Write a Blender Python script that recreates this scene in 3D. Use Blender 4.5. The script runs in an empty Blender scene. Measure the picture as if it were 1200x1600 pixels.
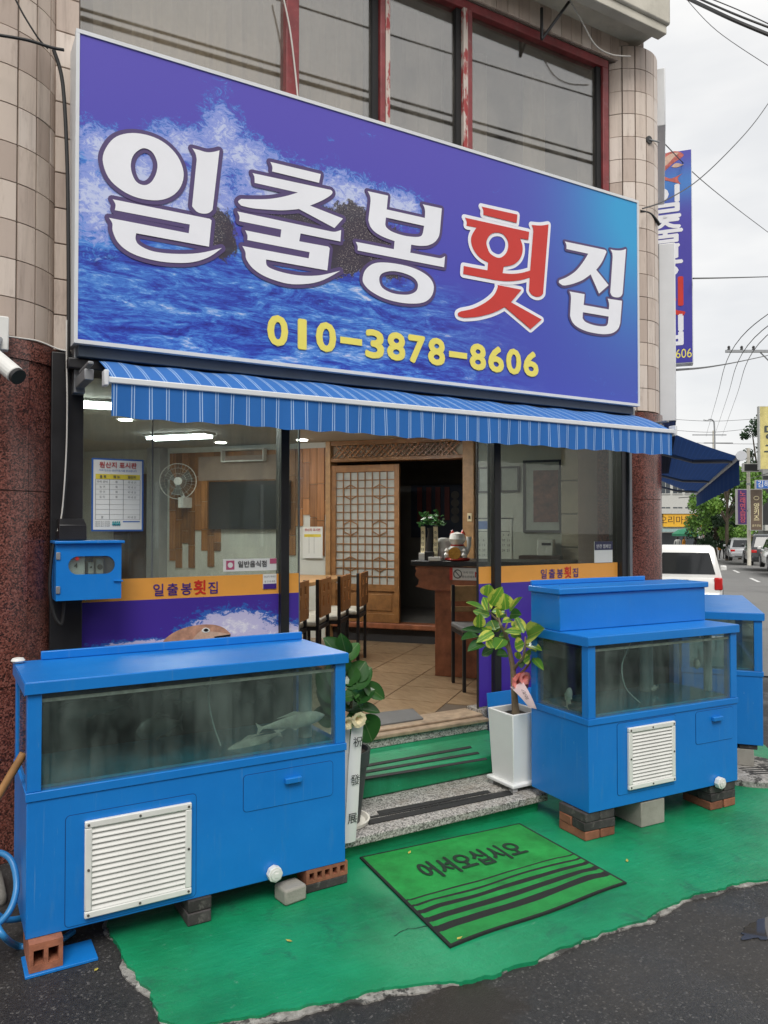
import bpy, bmesh, math, random
from math import sin, cos, pi, radians, sqrt
from mathutils import Vector, Matrix
from mathutils.geometry import tessellate_polygon
random.seed(7)
sc = bpy.context.scene
COL = sc.collection

# ------------------------------------------------------------------ camera
CAM_H = 1.5
YAW = radians(30.3)
FPX = 1200.0
PITCH = math.atan(22 / 1200)
cam_d = bpy.data.cameras.new('camera')
cam = bpy.data.objects.new('camera', cam_d)
COL.objects.link(cam)
cam_d.sensor_fit = 'VERTICAL'
cam_d.sensor_height = 24
cam_d.lens = 24 * FPX / 1600
cam_d.clip_start = 0.05
cam_d.clip_end = 3000
cam.location = (0, 0, CAM_H)
cam.rotation_euler = (radians(90) + PITCH, 0, -YAW)
sc.camera = cam

# ------------------------------------------------------------------ sky, sun, exposure
SUN_ELEV, SUN_AZ = radians(52), radians(205)      # direction towards the sun: azimuth from +Y clockwise
w = bpy.data.worlds.new('World')
sc.world = w
w.use_nodes = True
nt = w.node_tree
bg = nt.nodes['Background']
sky = nt.nodes.new('ShaderNodeTexSky')
sky.sky_type = 'NISHITA'
sky.sun_disc = False
sky.sun_elevation = SUN_ELEV
sky.sun_rotation = SUN_AZ
sky.dust_density = 4
sky.air_density = 1.0
tc = nt.nodes.new('ShaderNodeTexCoord')
mp = nt.nodes.new('ShaderNodeMapping')
mp.inputs['Scale'].default_value = (1.0, 1.0, 3.2)
nz = nt.nodes.new('ShaderNodeTexNoise')
nz.inputs['Scale'].default_value = 1.7
nz.inputs['Detail'].default_value = 5
nz.inputs['Roughness'].default_value = 0.55
rp = nt.nodes.new('ShaderNodeValToRGB')
rp.color_ramp.elements[0].position = 0.36
rp.color_ramp.elements[0].color = (8.4, 8.45, 8.5, 1)
rp.color_ramp.elements[1].position = 0.64
rp.color_ramp.elements[1].color = (11.2, 11.0, 10.6, 1)
mx = nt.nodes.new('ShaderNodeMix')
mx.data_type = 'RGBA'
mx.inputs[0].default_value = 0.86                  # a closed cloud layer over the clear sky
nt.links.new(tc.outputs['Generated'], mp.inputs[0])
nt.links.new(mp.outputs[0], nz.inputs['Vector'])
nt.links.new(nz.outputs[0], rp.inputs[0])
nt.links.new(sky.outputs[0], mx.inputs[6])
nt.links.new(rp.outputs[0], mx.inputs[7])
nt.links.new(mx.outputs[2], bg.inputs[0])
bg.inputs[1].default_value = 0.077
sun_d = bpy.data.lights.new('sun', 'SUN')
sun_d.energy = 1.45
sun_d.angle = radians(25)
sun_d.color = (1, 0.97, 0.92)
sun = bpy.data.objects.new('sun', sun_d)
COL.objects.link(sun)
sd = Vector((sin(SUN_AZ) * cos(SUN_ELEV), cos(SUN_AZ) * cos(SUN_ELEV), sin(SUN_ELEV)))
sun.rotation_euler = sd.to_track_quat('Z', 'Y').to_euler()
sc.view_settings.view_transform = 'Standard'
sc.view_settings.look = 'None'
sc.view_settings.gamma = 1
sc.view_settings.use_curve_mapping = False
sc.view_settings.exposure = 0.52
sc.cycles.use_denoising = True
sc.cycles.max_bounces = 8
sc.cycles.transparent_max_bounces = 24
sc.cycles.sample_clamp_indirect = 6

# ------------------------------------------------------------------ picture -> place
FWD = Vector((sin(YAW) * cos(PITCH), cos(YAW) * cos(PITCH), sin(PITCH)))
RGT = Vector((cos(YAW), -sin(YAW), 0))
UPV = RGT.cross(FWD)
C0 = Vector((0, 0, CAM_H))
def P(u, v, X=None, Y=None, Z=None, D=None, pl=None):
    d = FWD + RGT * ((u - 600) / FPX) + UPV * ((800 - v) / FPX)
    if X is not None: t = X / d.x
    elif Y is not None: t = Y / d.y
    elif Z is not None: t = (Z - CAM_H) / d.z
    elif D is not None: t = D
    else: t = (pl[0] - C0).dot(pl[1]) / d.dot(pl[1])
    return C0 + d * t
A2 = radians(50)                       # the side street and its wall run this way
D2 = Vector((sin(A2), cos(A2), 0))
N2 = Vector((cos(A2), -sin(A2), 0))
ZV = Vector((0, 0, 1))
B0 = Vector((4.04, 6.9, 0))            # back wall of the dining room runs along N2 through here
def PB(u, v, off=0.0):                 # pixel -> (t along back wall, z), off metres in front of it
    p = P(u, v, pl=(B0 - D2 * off, D2))
    return (p - B0).dot(N2), p.z

# ------------------------------------------------------------------ materials
MATS = {}
class G:
    def __init__(s, m):
        s.t = m.node_tree; s.N = s.t.nodes; s.L = s.t.links
        s.b = s.N.get('Principled BSDF'); s.out = s.N.get('Material Output')
    def new(s, ty, **kw):
        n = s.N.new(ty)
        for k, v in kw.items(): setattr(n, k, v)
        return n
    def put(s, sock, v):
        if isinstance(v, bpy.types.NodeSocket): s.L.new(v, sock)
        elif isinstance(v, (tuple, list)):
            try: sock.default_value = v
            except Exception: sock.default_value = (*v, 1)
        else: sock.default_value = v
    def m(s, op, a, b=0.0, c=0.0, clamp=False):
        n = s.new('ShaderNodeMath', operation=op, use_clamp=clamp)
        for i, x in enumerate((a, b, c)): s.put(n.inputs[i], x)
        return n.outputs[0]
    def mix(s, f, a, b, mode='MIX'):
        n = s.new('ShaderNodeMix', data_type='RGBA', blend_type=mode)
        s.put(n.inputs[0], f)
        for i, x in ((6, a), (7, b)):
            s.put(n.inputs[i], (*x[:3], 1) if isinstance(x, (tuple, list)) else x)
        return n.outputs[2]
    def co(s, which='Object'):
        return s.new('ShaderNodeTexCoord').outputs[which]
    def map(s, vec, scale=(1, 1, 1), loc=(0, 0, 0), rot=(0, 0, 0)):
        n = s.new('ShaderNodeMapping'); s.L.new(vec, n.inputs[0])
        n.inputs['Scale'].default_value = scale; n.inputs['Location'].default_value = loc; n.inputs['Rotation'].default_value = rot
        return n.outputs[0]
    def noise(s, vec, scale=5, detail=4, rough=.55, dist=0):
        n = s.new('ShaderNodeTexNoise')
        if vec is not None: s.L.new(vec, n.inputs['Vector'])
        n.inputs['Scale'].default_value = scale; n.inputs['Detail'].default_value = detail
        n.inputs['Roughness'].default_value = rough; n.inputs['Distortion'].default_value = dist
        return n.outputs[0]
    def vor(s, vec, scale=5, feature='F1', out='Distance', rand=1.0):
        n = s.new('ShaderNodeTexVoronoi', feature=feature)
        if vec is not None: s.L.new(vec, n.inputs['Vector'])
        n.inputs['Scale'].default_value = scale; n.inputs['Randomness'].default_value = rand
        return n.outputs[out]
    def sep(s, vec):
        n = s.new('ShaderNodeSeparateXYZ'); s.L.new(vec, n.inputs[0]); return n.outputs
    def step(s, x, a, b):
        n = s.new('ShaderNodeMapRange', interpolation_type='SMOOTHSTEP')
        s.put(n.inputs[0], x); n.inputs[1].default_value = a; n.inputs[2].default_value = b
        return n.outputs[0]
    def ramp(s, f, stops):
        n = s.new('ShaderNodeValToRGB'); s.put(n.inputs[0], f)
        e = n.color_ramp.elements
        while len(e) < len(stops): e.new(.5)
        for el, (p, c) in zip(e, stops): el.position = p; el.color = (*c, 1)
        return n.outputs[0]
    def bump(s, h, strength=.3, dist=.01):
        n = s.new('ShaderNodeBump'); s.L.new(h, n.inputs['Height'])
        n.inputs['Strength'].default_value = strength; n.inputs['Distance'].default_value = dist
        s.L.new(n.outputs[0], s.b.inputs['Normal'])
    def col(s, c): s.put(s.b.inputs['Base Color'], (*c[:3], 1) if isinstance(c, (tuple, list)) else c)
    def rough(s, r): s.put(s.b.inputs['Roughness'], r)
def newmat(name):
    m = bpy.data.materials.new(name); m.use_nodes = True; MATS[name] = m
    return m, G(m)
def mat(name, c=(.5, .5, .5), rough=.5, metal=0, var=.12, vs=6, bump=0, bs=60, spec=.5, coat=0, emit=0, rnd=0, dirt=0, dirtc=(.08, .07, .06)):
    if name in MATS: return MATS[name]
    m, g = newmat(name)
    o = g.co()
    n = g.noise(o, vs, 6, .6)
    lo = tuple(max(0, x * (1 - var)) for x in c); hi = tuple(min(1, x * (1 + var)) for x in c)
    colr = g.ramp(n, [(.3, lo), (.7, hi)])
    if rnd:
        oi = g.new('ShaderNodeObjectInfo').outputs['Random']
        k = g.m('ADD', 1 - rnd, g.m('MULTIPLY', oi, 2 * rnd))
        cc = g.new('ShaderNodeCombineXYZ')
        for i in range(3): g.put(cc.inputs[i], k)
        colr = g.mix(1.0, colr, cc.outputs[0], 'MULTIPLY')
    if dirt:
        d = g.step(g.noise(o, vs * 2.7, 8, .7, .4), .52, .75)
        colr = g.mix(g.m('MULTIPLY', d, dirt), colr, dirtc)
    g.col(colr)
    g.rough(g.m('ADD', rough - .06, g.m('MULTIPLY', g.noise(o, vs * 3, 5), .12)))
    g.b.inputs['Metallic'].default_value = metal
    g.b.inputs['Specular IOR Level'].default_value = spec
    if coat:
        g.b.inputs['Coat Weight'].default_value = coat; g.b.inputs['Coat Roughness'].default_value = .08
    if emit:
        g.b.inputs['Emission Color'].default_value = (*c, 1); g.b.inputs['Emission Strength'].default_value = emit
    if bump: g.bump(g.noise(o, bs, 6, .6), bump, .004)
    return m
def glass(name, tint=(1, 1, 1), base=.05, fog=0, fogc=(.5, .55, .5), streak=False):
    if name in MATS: return MATS[name]
    m, g = newmat(name)
    lw = g.new('ShaderNodeLayerWeight'); lw.inputs[0].default_value = .5
    fr = g.m('ADD', base, g.m('MULTIPLY', g.m('POWER', lw.outputs['Facing'], 4.0), .85), clamp=True)
    tr = g.new('ShaderNodeBsdfTransparent'); tr.inputs[0].default_value = (*tint, 1)
    gl = g.new('ShaderNodeBsdfGlossy'); gl.inputs['Roughness'].default_value = .015
    sh = tr.outputs[0]
    if fog:
        df = g.new('ShaderNodeBsdfDiffuse'); df.inputs[0].default_value = (*fogc, 1)
        o = g.co()
        f = g.noise(g.map(o, (2.2, 2.2, 1.1)), 2.2, 5, .6)
        f = g.m('MULTIPLY', g.step(f, .25, .8), fog)
        if streak:
            st = g.step(g.noise(g.map(o, (45, 45, 1.6)), 1, 3, .6, .3), .5, .72)
            f = g.m('MULTIPLY', f, g.m('SUBTRACT', 1.0, g.m('MULTIPLY', st, .6)))
        a = g.new('ShaderNodeMixShader'); g.put(a.inputs[0], f); g.L.new(sh, a.inputs[1]); g.L.new(df.outputs[0], a.inputs[2]); sh = a.outputs[0]
    mx = g.new('ShaderNodeMixShader'); g.put(mx.inputs[0], fr); g.L.new(sh, mx.inputs[1]); g.L.new(gl.outputs[0], mx.inputs[2])
    g.L.new(mx.outputs[0], g.out.inputs[0])
    return m

# ------------------------------------------------------------------ mesh building
class MB:
    def __init__(s): s.v = []; s.f = []
    def add(s, vs, fs, M=None):
        k = len(s.v)
        s.v += [tuple(M @ Vector(p)) if M is not None else tuple(p) for p in vs]
        s.f += [tuple(i + k for i in f) for f in fs]
        return s
    def box(s, x0, x1, y0, y1, z0, z1, M=None):
        return s.add([(x0, y0, z0), (x1, y0, z0), (x1, y1, z0), (x0, y1, z0), (x0, y0, z1), (x1, y0, z1), (x1, y1, z1), (x0, y1, z1)],
                     [(0, 3, 2, 1), (4, 5, 6, 7), (0, 1, 5, 4), (1, 2, 6, 5), (2, 3, 7, 6), (3, 0, 4, 7)], M)
    def tube(s, pts, r, n=8, cap=True):
        pts = [Vector(p) for p in pts]; rs = r if isinstance(r, (list, tuple)) else [r] * len(pts)
        k = len(s.v); up = Vector((0, 0, 1)); prev = None
        for i, p in enumerate(pts):
            a = pts[max(i - 1, 0)]; b = pts[min(i + 1, len(pts) - 1)]; t = (b - a).normalized()
            if prev is None:
                x = t.orthogonal().normalized()
            else:
                x = (prev - t * prev.dot(t)).normalized()
            prev = x; y = t.cross(x)
            for j in range(n):
                an = 2 * pi * j / n
                s.v.append(tuple(p + (x * cos(an) + y * sin(an)) * rs[i]))
        for i in range(len(pts) - 1):
            for j in range(n):
                q = (j + 1) % n
                s.f.append((k + i * n + j, k + i * n + q, k + (i + 1) * n + q, k + (i + 1) * n + j))
        if cap:
            s.f.append(tuple(k + j for j in reversed(range(n)))); e = k + (len(pts) - 1) * n
            s.f.append(tuple(e + j for j in range(n)))
        return s
    def cyl(s, p0, p1, r0, r1=None, n=16): return s.tube([p0, p1], [r0, r0 if r1 is None else r1], n)
    def lathe(s, prof, n=20, c=(0, 0, 0), M=None):
        k = len(s.v); vs = []
        for r, z in prof:
            for j in range(n): vs.append((c[0] + r * cos(2 * pi * j / n), c[1] + r * sin(2 * pi * j / n), c[2] + z))
        fs = []
        for i in range(len(prof) - 1):
            for j in range(n):
                q = (j + 1) % n; fs.append((i * n + j, i * n + q, (i + 1) * n + q, (i + 1) * n + j))
        fs.append(tuple(reversed(range(n)))); fs.append(tuple((len(prof) - 1) * n + j for j in range(n)))
        return s.add(vs, fs, M)
    def sheet(s, fn, nu, nv):
        vs = [fn(i / nu, j / nv) for j in range(nv + 1) for i in range(nu + 1)]
        fs = [(j * (nu + 1) + i, j * (nu + 1) + i + 1, (j + 1) * (nu + 1) + i + 1, (j + 1) * (nu + 1) + i) for j in range(nv) for i in range(nu)]
        return s.add(vs, fs)
    def flat(s, loops, fn):              # filled 2-D outline with holes, fn maps (x, y) -> point
        lv = [[Vector((p[0], p[1], 0)) for p in l] for l in loops]
        tris = tessellate_polygon(lv); pts = [p for l in lv for p in l]
        return s.add([fn(p.x, p.y) for p in pts], [tuple(t) for t in tris])
    def prism(s, loop, fn0, fn1):        # outline swept from fn0 to fn1
        n = len(loop); k = len(s.v)
        tris = tessellate_polygon([[Vector((p[0], p[1], 0)) for p in loop]])
        s.v += [tuple(fn0(*p)) for p in loop] + [tuple(fn1(*p)) for p in loop]
        s.f += [tuple(k + i for i in t) for t in tris] + [tuple(k + n + i for i in reversed(t)) for t in tris]
        s.f += [(k + i, k + (i + 1) % n, k + n + (i + 1) % n, k + n + i) for i in range(n)]
        return s
def tag(o, label=None, cat=None, group=None, kind=None):
    if label: o['label'] = label
    if cat: o['category'] = cat
    if group: o['group'] = group
    if kind: o['kind'] = kind
    return o
def obj(name, mb, m, parent=None, bevel=0, smooth=False, world=False, ang=38, recalc=True):
    if isinstance(mb, bpy.types.Mesh): me = mb
    else:
        vs = mb.v
        if world and parent is not None:
            inv = parent.matrix_basis.inverted()
            if parent.parent is not None: inv = inv @ parent.parent.matrix_basis.inverted()
            vs = [tuple(inv @ Vector(p)) for p in vs]
        me = bpy.data.meshes.new(name)
        me.from_pydata(vs, [], mb.f)
        if recalc or bevel:
            bm = bmesh.new(); bm.from_mesh(me)
            if recalc: bmesh.ops.recalc_face_normals(bm, faces=bm.faces)
            if bevel:
                ed = [e for e in bm.edges if len(e.link_faces) == 2 and e.calc_face_angle(0) > .5]
                for f_ in bm.faces: f_.smooth = smooth
                rb_ = bmesh.ops.bevel(bm, geom=ed, offset=bevel, segments=2, affect='EDGES', profile=.5, clamp_overlap=True)
                for f_ in rb_['faces']: f_.smooth = True
            bm.to_mesh(me); bm.free()
        if smooth:
            me.polygons.foreach_set('use_smooth', [True] * len(me.polygons))
            me.set_sharp_from_angle(angle=radians(ang))
        me.materials.append(MATS[m] if isinstance(m, str) else m)
    o = bpy.data.objects.new(name, me)
    COL.objects.link(o)
    if parent is not None: o.parent = parent
    return o
def thing(name, label, cat, loc=(0, 0, 0), rz=0, group=None):
    o = bpy.data.objects.new(name, None); COL.objects.link(o)
    o.empty_display_size = .1
    o.location = loc; o.rotation_euler = (0, 0, rz)
    o.matrix_basis = Matrix.Translation(Vector(loc)) @ Matrix.Rotation(rz, 4, 'Z')
    return tag(o, label, cat, group)
def sub(name, parent, loc=(0, 0, 0)):
    o = bpy.data.objects.new(name, None); COL.objects.link(o); o.parent = parent
    o.empty_display_size = .05
    o.matrix_basis = Matrix.Translation(Vector(loc))
    return o
def share(o, name, parent, M):
    c = bpy.data.objects.new(name, o.data); COL.objects.link(c); c.parent = parent; c.matrix_basis = M
    return c
def copy_tree(o, parent=None):
    c = o.copy(); COL.objects.link(c); c.parent = parent
    for ch in list(o.children): copy_tree(ch, c)
    return c
def ctext(s, size=1.0, align='CENTER', bold=0.0, off=0.0):
    """2-D lettering as vertices (x, y) and faces; origin on the baseline"""
    c = bpy.data.curves.new('lettering', 'FONT'); c.body = s; c.size = size; c.align_x = align; c.offset = off * size
    c.resolution_u = 3
    o = bpy.data.objects.new('lettering', c); COL.objects.link(o)
    me = o.to_mesh(); vs = [(v.co.x, v.co.y) for v in me.vertices]; fs = [tuple(p.vertices) for p in me.polygons]
    o.to_mesh_clear(); bpy.data.objects.remove(o); bpy.data.curves.remove(c)
    return vs, fs
def lettering(name, s, size, m, parent, fn, align='CENTER', bold=0.0, sx=1.0, world=True):
    """fn maps (x, y, lift) to a point; bold thickens by shifted copies a hair apart"""
    vs, fs = ctext(s, size, align)
    mb = MB(); sh = [(0, 0)]
    if bold: sh += [(bold * size, 0), (-bold * size, 0), (0, bold * size), (0, -bold * size)]
    for i, (dx, dy) in enumerate(sh):
        mb.add([fn((x + dx) * sx, y + dy, i * .0004) for x, y in vs], fs)
    return obj(name, mb, m, parent, world=world, recalc=False)
def facing(o, ax, ay, nrm, lift=.003):
    """map for lettering on a plane: origin, right, up, outward normal"""
    o = Vector(o); ax = Vector(ax); ay = Vector(ay); nrm = Vector(nrm)
    return lambda x, y, l=0: o + ax * x + ay * y + nrm * (lift + l)
XV = Vector((1, 0, 0)); YV = Vector((0, 1, 0))
def spline(s, k=4):
    """'x,y' smooth and 'x,y!' corner points -> dense closed outline"""
    pts = []
    for t in s.split():
        c = t.endswith('!'); x, y = t.rstrip('!').split(','); pts.append((Vector((float(x), float(y))), c))
    n = len(pts); out = []
    for i in range(n):
        p1, c1 = pts[i]; p2, c2 = pts[(i + 1) % n]
        p0 = p1 + (p1 - p2) * .0 if c1 else pts[i - 1][0]
        p3 = p2 if c2 else pts[(i + 2) % n][0]
        out.append((p1.x, p1.y))
        if c1 and c2: continue
        for j in range(1, k):
            t = j / k
            q = .5 * ((2 * p1) + (p2 - p0) * t + (2 * p0 - 5 * p1 + 4 * p2 - p3) * t * t + (3 * p1 - p0 - 3 * p2 + p3) * t ** 3)
            out.append((q.x, q.y))
    return out
from mathutils import noise as mnoise
# ================================================================== GROUND
CORNER = Vector((4.95, 4.35, 0))
def lerp_tab(x, tab):
    if x <= tab[0][0]: return tab[0][1]
    for (a, b), (c, d) in zip(tab, tab[1:]):
        if x <= c: return b + (d - b) * (x - a) / (c - a)
    return tab[-1][1]
GT = [(1.0, 0), (4, -.1), (9, -.36), (14, -.55), (40, -.85), (60, -1.1), (90, -1.3), (400, -1.6)]
def gz(p): return lerp_tab((Vector((p[0], p[1], 0)) - CORNER).dot(D2), GT)

m, g = newmat('asphalt')
o = g.co()
sp = g.vor(o, 150, out='Color')
spk = g.m('MULTIPLY', g.step(g.sep(sp)[0], .8, .97), g.step(g.noise(o, 35, 4, .7), .42, .6))
big = g.noise(o, .9, 5, .6)
base = g.ramp(g.noise(o, 60, 6, .7), [(.3, (.012, .012, .0125)), (.7, (.042, .040, .039))])
base = g.mix(g.m('MULTIPLY', spk, .55), base, (.22, .21, .2))
base = g.mix(g.m('MULTIPLY', g.step(big, .45, .7), .5), base, (.06, .054, .048))
wp = P(715, 1588, Z=0); oxy = g.sep(o)
def oval(cx, cy, rx, ry):
    dx = g.m('DIVIDE', g.m('SUBTRACT', oxy[0], cx), rx); dy = g.m('DIVIDE', g.m('SUBTRACT', oxy[1], cy), ry)
    return g.m('ADD', g.m('ADD', g.m('MULTIPLY', dx, dx), g.m('MULTIPLY', dy, dy)), g.m('MULTIPLY', g.m('SUBTRACT', g.noise(o, 6, 6, .65), .5), 2.2))
stain = g.m('SUBTRACT', 1.0, g.step(oval(wp.x, wp.y, .26, .15), .55, 1.15))
base = g.mix(g.m('MULTIPLY', stain, .75), base, (.028, .019, .013))
g.col(base)
wet = g.m('MAXIMUM', g.step(g.noise(o, 1.1, 4, .55), .44, .6), stain)
g.rough(g.m('SUBTRACT', .7, g.m('MULTIPLY', wet, .42)))
g.bump(g.m('ADD', g.noise(o, 150, 5, .7), g.m('MULTIPLY', g.noise(o, 12, 4), .6)), .75, .006)
ss = [-70, -30, -12, -5, -1, 1, 2, 3, 4, 6, 9, 12, 14, 20, 30, 40, 50, 60, 75, 90, 150, 400]
mb = MB(); nn = [-200, -60, -20, -8, -3, 0, 3, 8, 20, 60, 200]
mb.v = [tuple(CORNER + D2 * s_ + N2 * n_ + ZV * lerp_tab(s_, GT)) for s_ in ss for n_ in nn]
mb.f = [(i * len(nn) + j, i * len(nn) + j + 1, (i + 1) * len(nn) + j + 1, (i + 1) * len(nn) + j) for i in range(len(ss) - 1) for j in range(len(nn) - 1)]
tag(obj('asphalt_ground', mb, 'asphalt'), kind='structure')

def rough_edge(pts, amp, step=.012, seed=0, sc_=9.0):
    out = []
    n = len(pts)
    for i in range(n):
        a, b = Vector(pts[i]), Vector(pts[(i + 1) % n]); L = (b - a).length
        k = max(1, int(L / step)); nrm = Vector((b.y - a.y, a.x - b.x)) / max(L, 1e-6)
        for j in range(k):
            p = a + (b - a) * (j / k)
            q = mnoise.fractal(Vector((p.x * sc_ + seed, p.y * sc_, seed)), .8, 2.1, 5)
            out.append(tuple(p + nrm * q * amp))
    return out
edge_px = [(170, 1461), (188, 1490), (203, 1520), (235, 1555), (250, 1600), (300, 1612), (420, 1588), (540, 1564), (606, 1551), (655, 1544), (716, 1542), (776, 1525), (826, 1506), (881, 1484), (952, 1459), (1007, 1440), (1079, 1404), (1145, 1385), (1200, 1379), (1290, 1352), (1400, 1330)]
edge = [P(u, v, Z=.0).xy for u, v in edge_px]
back = [Vector((5.0, 3.4)), Vector((4.75, 4.05)), Vector((.62, 4.05)), Vector((.6, 3.2))]
green = [tuple(p) for p in edge] + [tuple(p) for p in back]
m, g = newmat('green_paint')
o = g.co()
n1 = g.noise(o, 2.1, 6, .6); n2 = g.noise(g.map(o, (3, 18, 1), rot=(0, 0, .7)), 3, 5, .65)
c = g.ramp(n1, [(.3, (.003, .135, .055)), (.48, (.004, .225, .09)), (.68, (.008, .29, .125))])
c = g.mix(g.m('MULTIPLY', g.step(n2, .5, .75), .3), c, (.02, .33, .17))
c = g.mix(g.m('MULTIPLY', g.step(g.noise(o, 5, 9, .75, .6), .54, .68), .6), c, (.012, .10, .06))
c = g.mix(g.m('MULTIPLY', g.step(g.noise(o, 30, 9, .8), .61, .68), .55), c, (.16, .34, .25))
g.col(c)
g.rough(g.m('ADD', .3, g.m('MULTIPLY', g.noise(o, 3, 5), .34)))
g.bump(g.m('ADD', g.noise(o, 22, 8, .7), g.m('MULTIPLY', n2, .7)), .5, .008)
m, g = newmat('cement')
o = g.co()
c = g.ramp(g.noise(o, 28, 8, .75), [(.3, (.12, .115, .105)), (.55, (.36, .345, .32)), (.7, (.6, .58, .55))])
c = g.mix(g.step(g.noise(o, 9, 8, .75), .5, .56), c, (.06, .058, .055))
g.col(c); g.rough(.85); g.bump(g.noise(o, 60, 8, .75), .9, .008)
def off_edge(k):
    out = []
    for i, p in enumerate(edge):
        a = edge[max(i - 1, 0)]; b = edge[min(i + 1, len(edge) - 1)]; t = (b - a).normalized()
        n_ = Vector((t.y, -t.x)); n_ = n_ if n_.y < 0 else -n_
        if i < 4: n_ = Vector((-.9, -.3))
        amt = {0: .02, 1: .02, 2: .02, 3: .015, 4: .01, 5: .03, 6: .05, 7: .055, 8: .05, 9: .03, 10: .012, 11: .014, 12: .018, 13: .016, 14: .022, 15: .045, 16: .05, 17: .03}.get(i, .02)
        out.append(tuple(p + n_ * (amt * .75 - .008)))
    return out
bx_ = lambda loop, z0, z1: MB().prism(loop, lambda x, y: (x, y, z0), lambda x, y: (x, y, z1))
tag(obj('cement_border', bx_(rough_edge(off_edge(1) + [tuple(p) for p in back], .034, seed=3, sc_=6), -.02, .005), 'cement'), kind='structure')
tag(obj('green_pavement', bx_(rough_edge(green, .02, seed=11), -.02, .014), 'green_paint'), kind='structure')
# puddles on the asphalt
m, g = newmat('puddle_water')
g.col((.05, .045, .04)); g.rough(.03); g.b.inputs['Specular IOR Level'].default_value = .6
def puddle(cx, cy, rx, ry, ph, z=.004):
    lp = []
    for i in range(120):
        a = 2 * pi * i / 120; k = 1 + .35 * mnoise.fractal(Vector((cos(a) * 1.3 + ph, sin(a) * 1.3, ph)), .8, 2, 4)
        lp.append((cx + rx * cos(a) * k, cy + ry * sin(a) * k))
    return MB().flat([lp], lambda x, y: (x, y, z))
q = P(1204, 1452, Z=0)
tag(obj('puddle', puddle(q.x, q.y, .15, .06, 2.2), 'puddle_water'), kind='structure')
m, g = newmat('wet_stain')
o = g.co()
g.col(g.ramp(g.noise(o, 40, 6, .7), [(.35, (.014, .012, .010)), (.65, (.045, .036, .028))])); g.rough(.28); g.bump(g.noise(o, 110, 5, .7), .4, .004)
q = P(715, 1585, Z=0)


# ================================================================== MATERIALS FOR THE BUILDING
m, g = newmat('tile_glaze')
o = g.co(); oi = g.new('ShaderNodeObjectInfo').outputs['Random']
c = g.ramp(oi, [(0, (.48, .385, .325)), (.35, (.6, .5, .43)), (.7, (.64, .54, .46)), (1, (.72, .63, .56))])
st = g.step(g.noise(g.map(o, (14, 14, 3)), 1.6, 6, .7), .5, .78)
c = g.mix(g.m('MULTIPLY', st, .6), c, (.34, .26, .21))
ga = g.new('ShaderNodeNewGeometry').outputs['Position']
c = g.mix(g.m('MULTIPLY', g.step(g.noise(g.map(ga, (11, 11, .55)), 1.1, 7, .72, .3), .5, .72), .5), c, (.25, .19, .155))
c = g.mix(g.m('MULTIPLY', g.step(g.noise(o, 38, 8, .8), .67, .75), .8), c, (.09, .075, .06))
g.col(c); g.rough(.38); g.bump(g.noise(o, 9, 4), .15, .01)
mat('grout', (.16, .13, .11), .9, bump=.4)
m, g = newmat('granite_red')
o = g.co()
a = g.vor(o, 165, out='Color'); b = g.noise(o, 210, 5, .75)
c = g.ramp(g.sep(a)[0], [(.05, (.02, .013, .012)), (.3, (.10, .033, .026)), (.6, (.20, .062, .045)), (.9, (.29, .115, .09))])
c = g.mix(g.step(b, .5, .66), c, (.045, .024, .021))
c = g.mix(g.m('MULTIPLY', g.step(g.noise(o, 1.6, 5, .6), .5, .72), .35), c, (.05, .035, .032))
g.col(c); g.rough(g.m('ADD', .16, g.m('MULTIPLY', g.noise(o, 4, 5), .22)))
mat('joint', (.2, .15, .13), .9)
mat('black_metal', (.016, .016, .018), .38, var=.3, bump=.05)
mat('dark_gap', (.01, .01, .011), .7)
mat('red_frame', (.22, .035, .038), .42, var=.3, vs=9, dirt=.25, dirtc=(.4, .3, .27))
m, g = newmat('peeling_paint')
o = g.co()
pk = g.step(g.noise(g.map(o, (8, 8, 2.4)), 2.2, 6, .65), .44, .52)
g.col(g.mix(pk, (.33, .04, .04), (.55, .48, .43))); g.rough(.6)
mat('concrete', (.6, .57, .49), .85, var=.15, vs=3, bump=.3, dirt=.25, dirtc=(.2, .18, .15))
mat('white_metal', (.72, .74, .76), .35, var=.04)
mat('curtain_beige', (.6, .53, .42), .9, var=.2, vs=2)
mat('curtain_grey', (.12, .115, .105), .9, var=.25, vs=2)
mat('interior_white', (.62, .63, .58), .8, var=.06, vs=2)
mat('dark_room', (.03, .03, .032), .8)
m, g = newmat('granite_grey')
o = g.co()
c = g.ramp(g.sep(g.vor(o, 160, out='Color'))[0], [(.1, (.10, .095, .09)), (.5, (.32, .31, .29)), (.85, (.52, .5, .47))])
c = g.mix(g.m('MULTIPLY', g.step(g.noise(o, 5, 7, .7), .48, .7), .5), c, (.24, .19, .14))
g.col(c); g.rough(.6); g.bump(g.noise(o, 90, 5), .25, .004)
glass('pane_glass', (.82, .87, .84), .06, fog=.17, fogc=(.42, .46, .43), streak=True)
glass('side_pane_glass', (.70, .74, .70), .035, fog=.06, fogc=(.3, .32, .3))
glass('upper_glass', (.9, .88, .84), .2, fog=.22, fogc=(.4, .37, .32))

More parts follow.
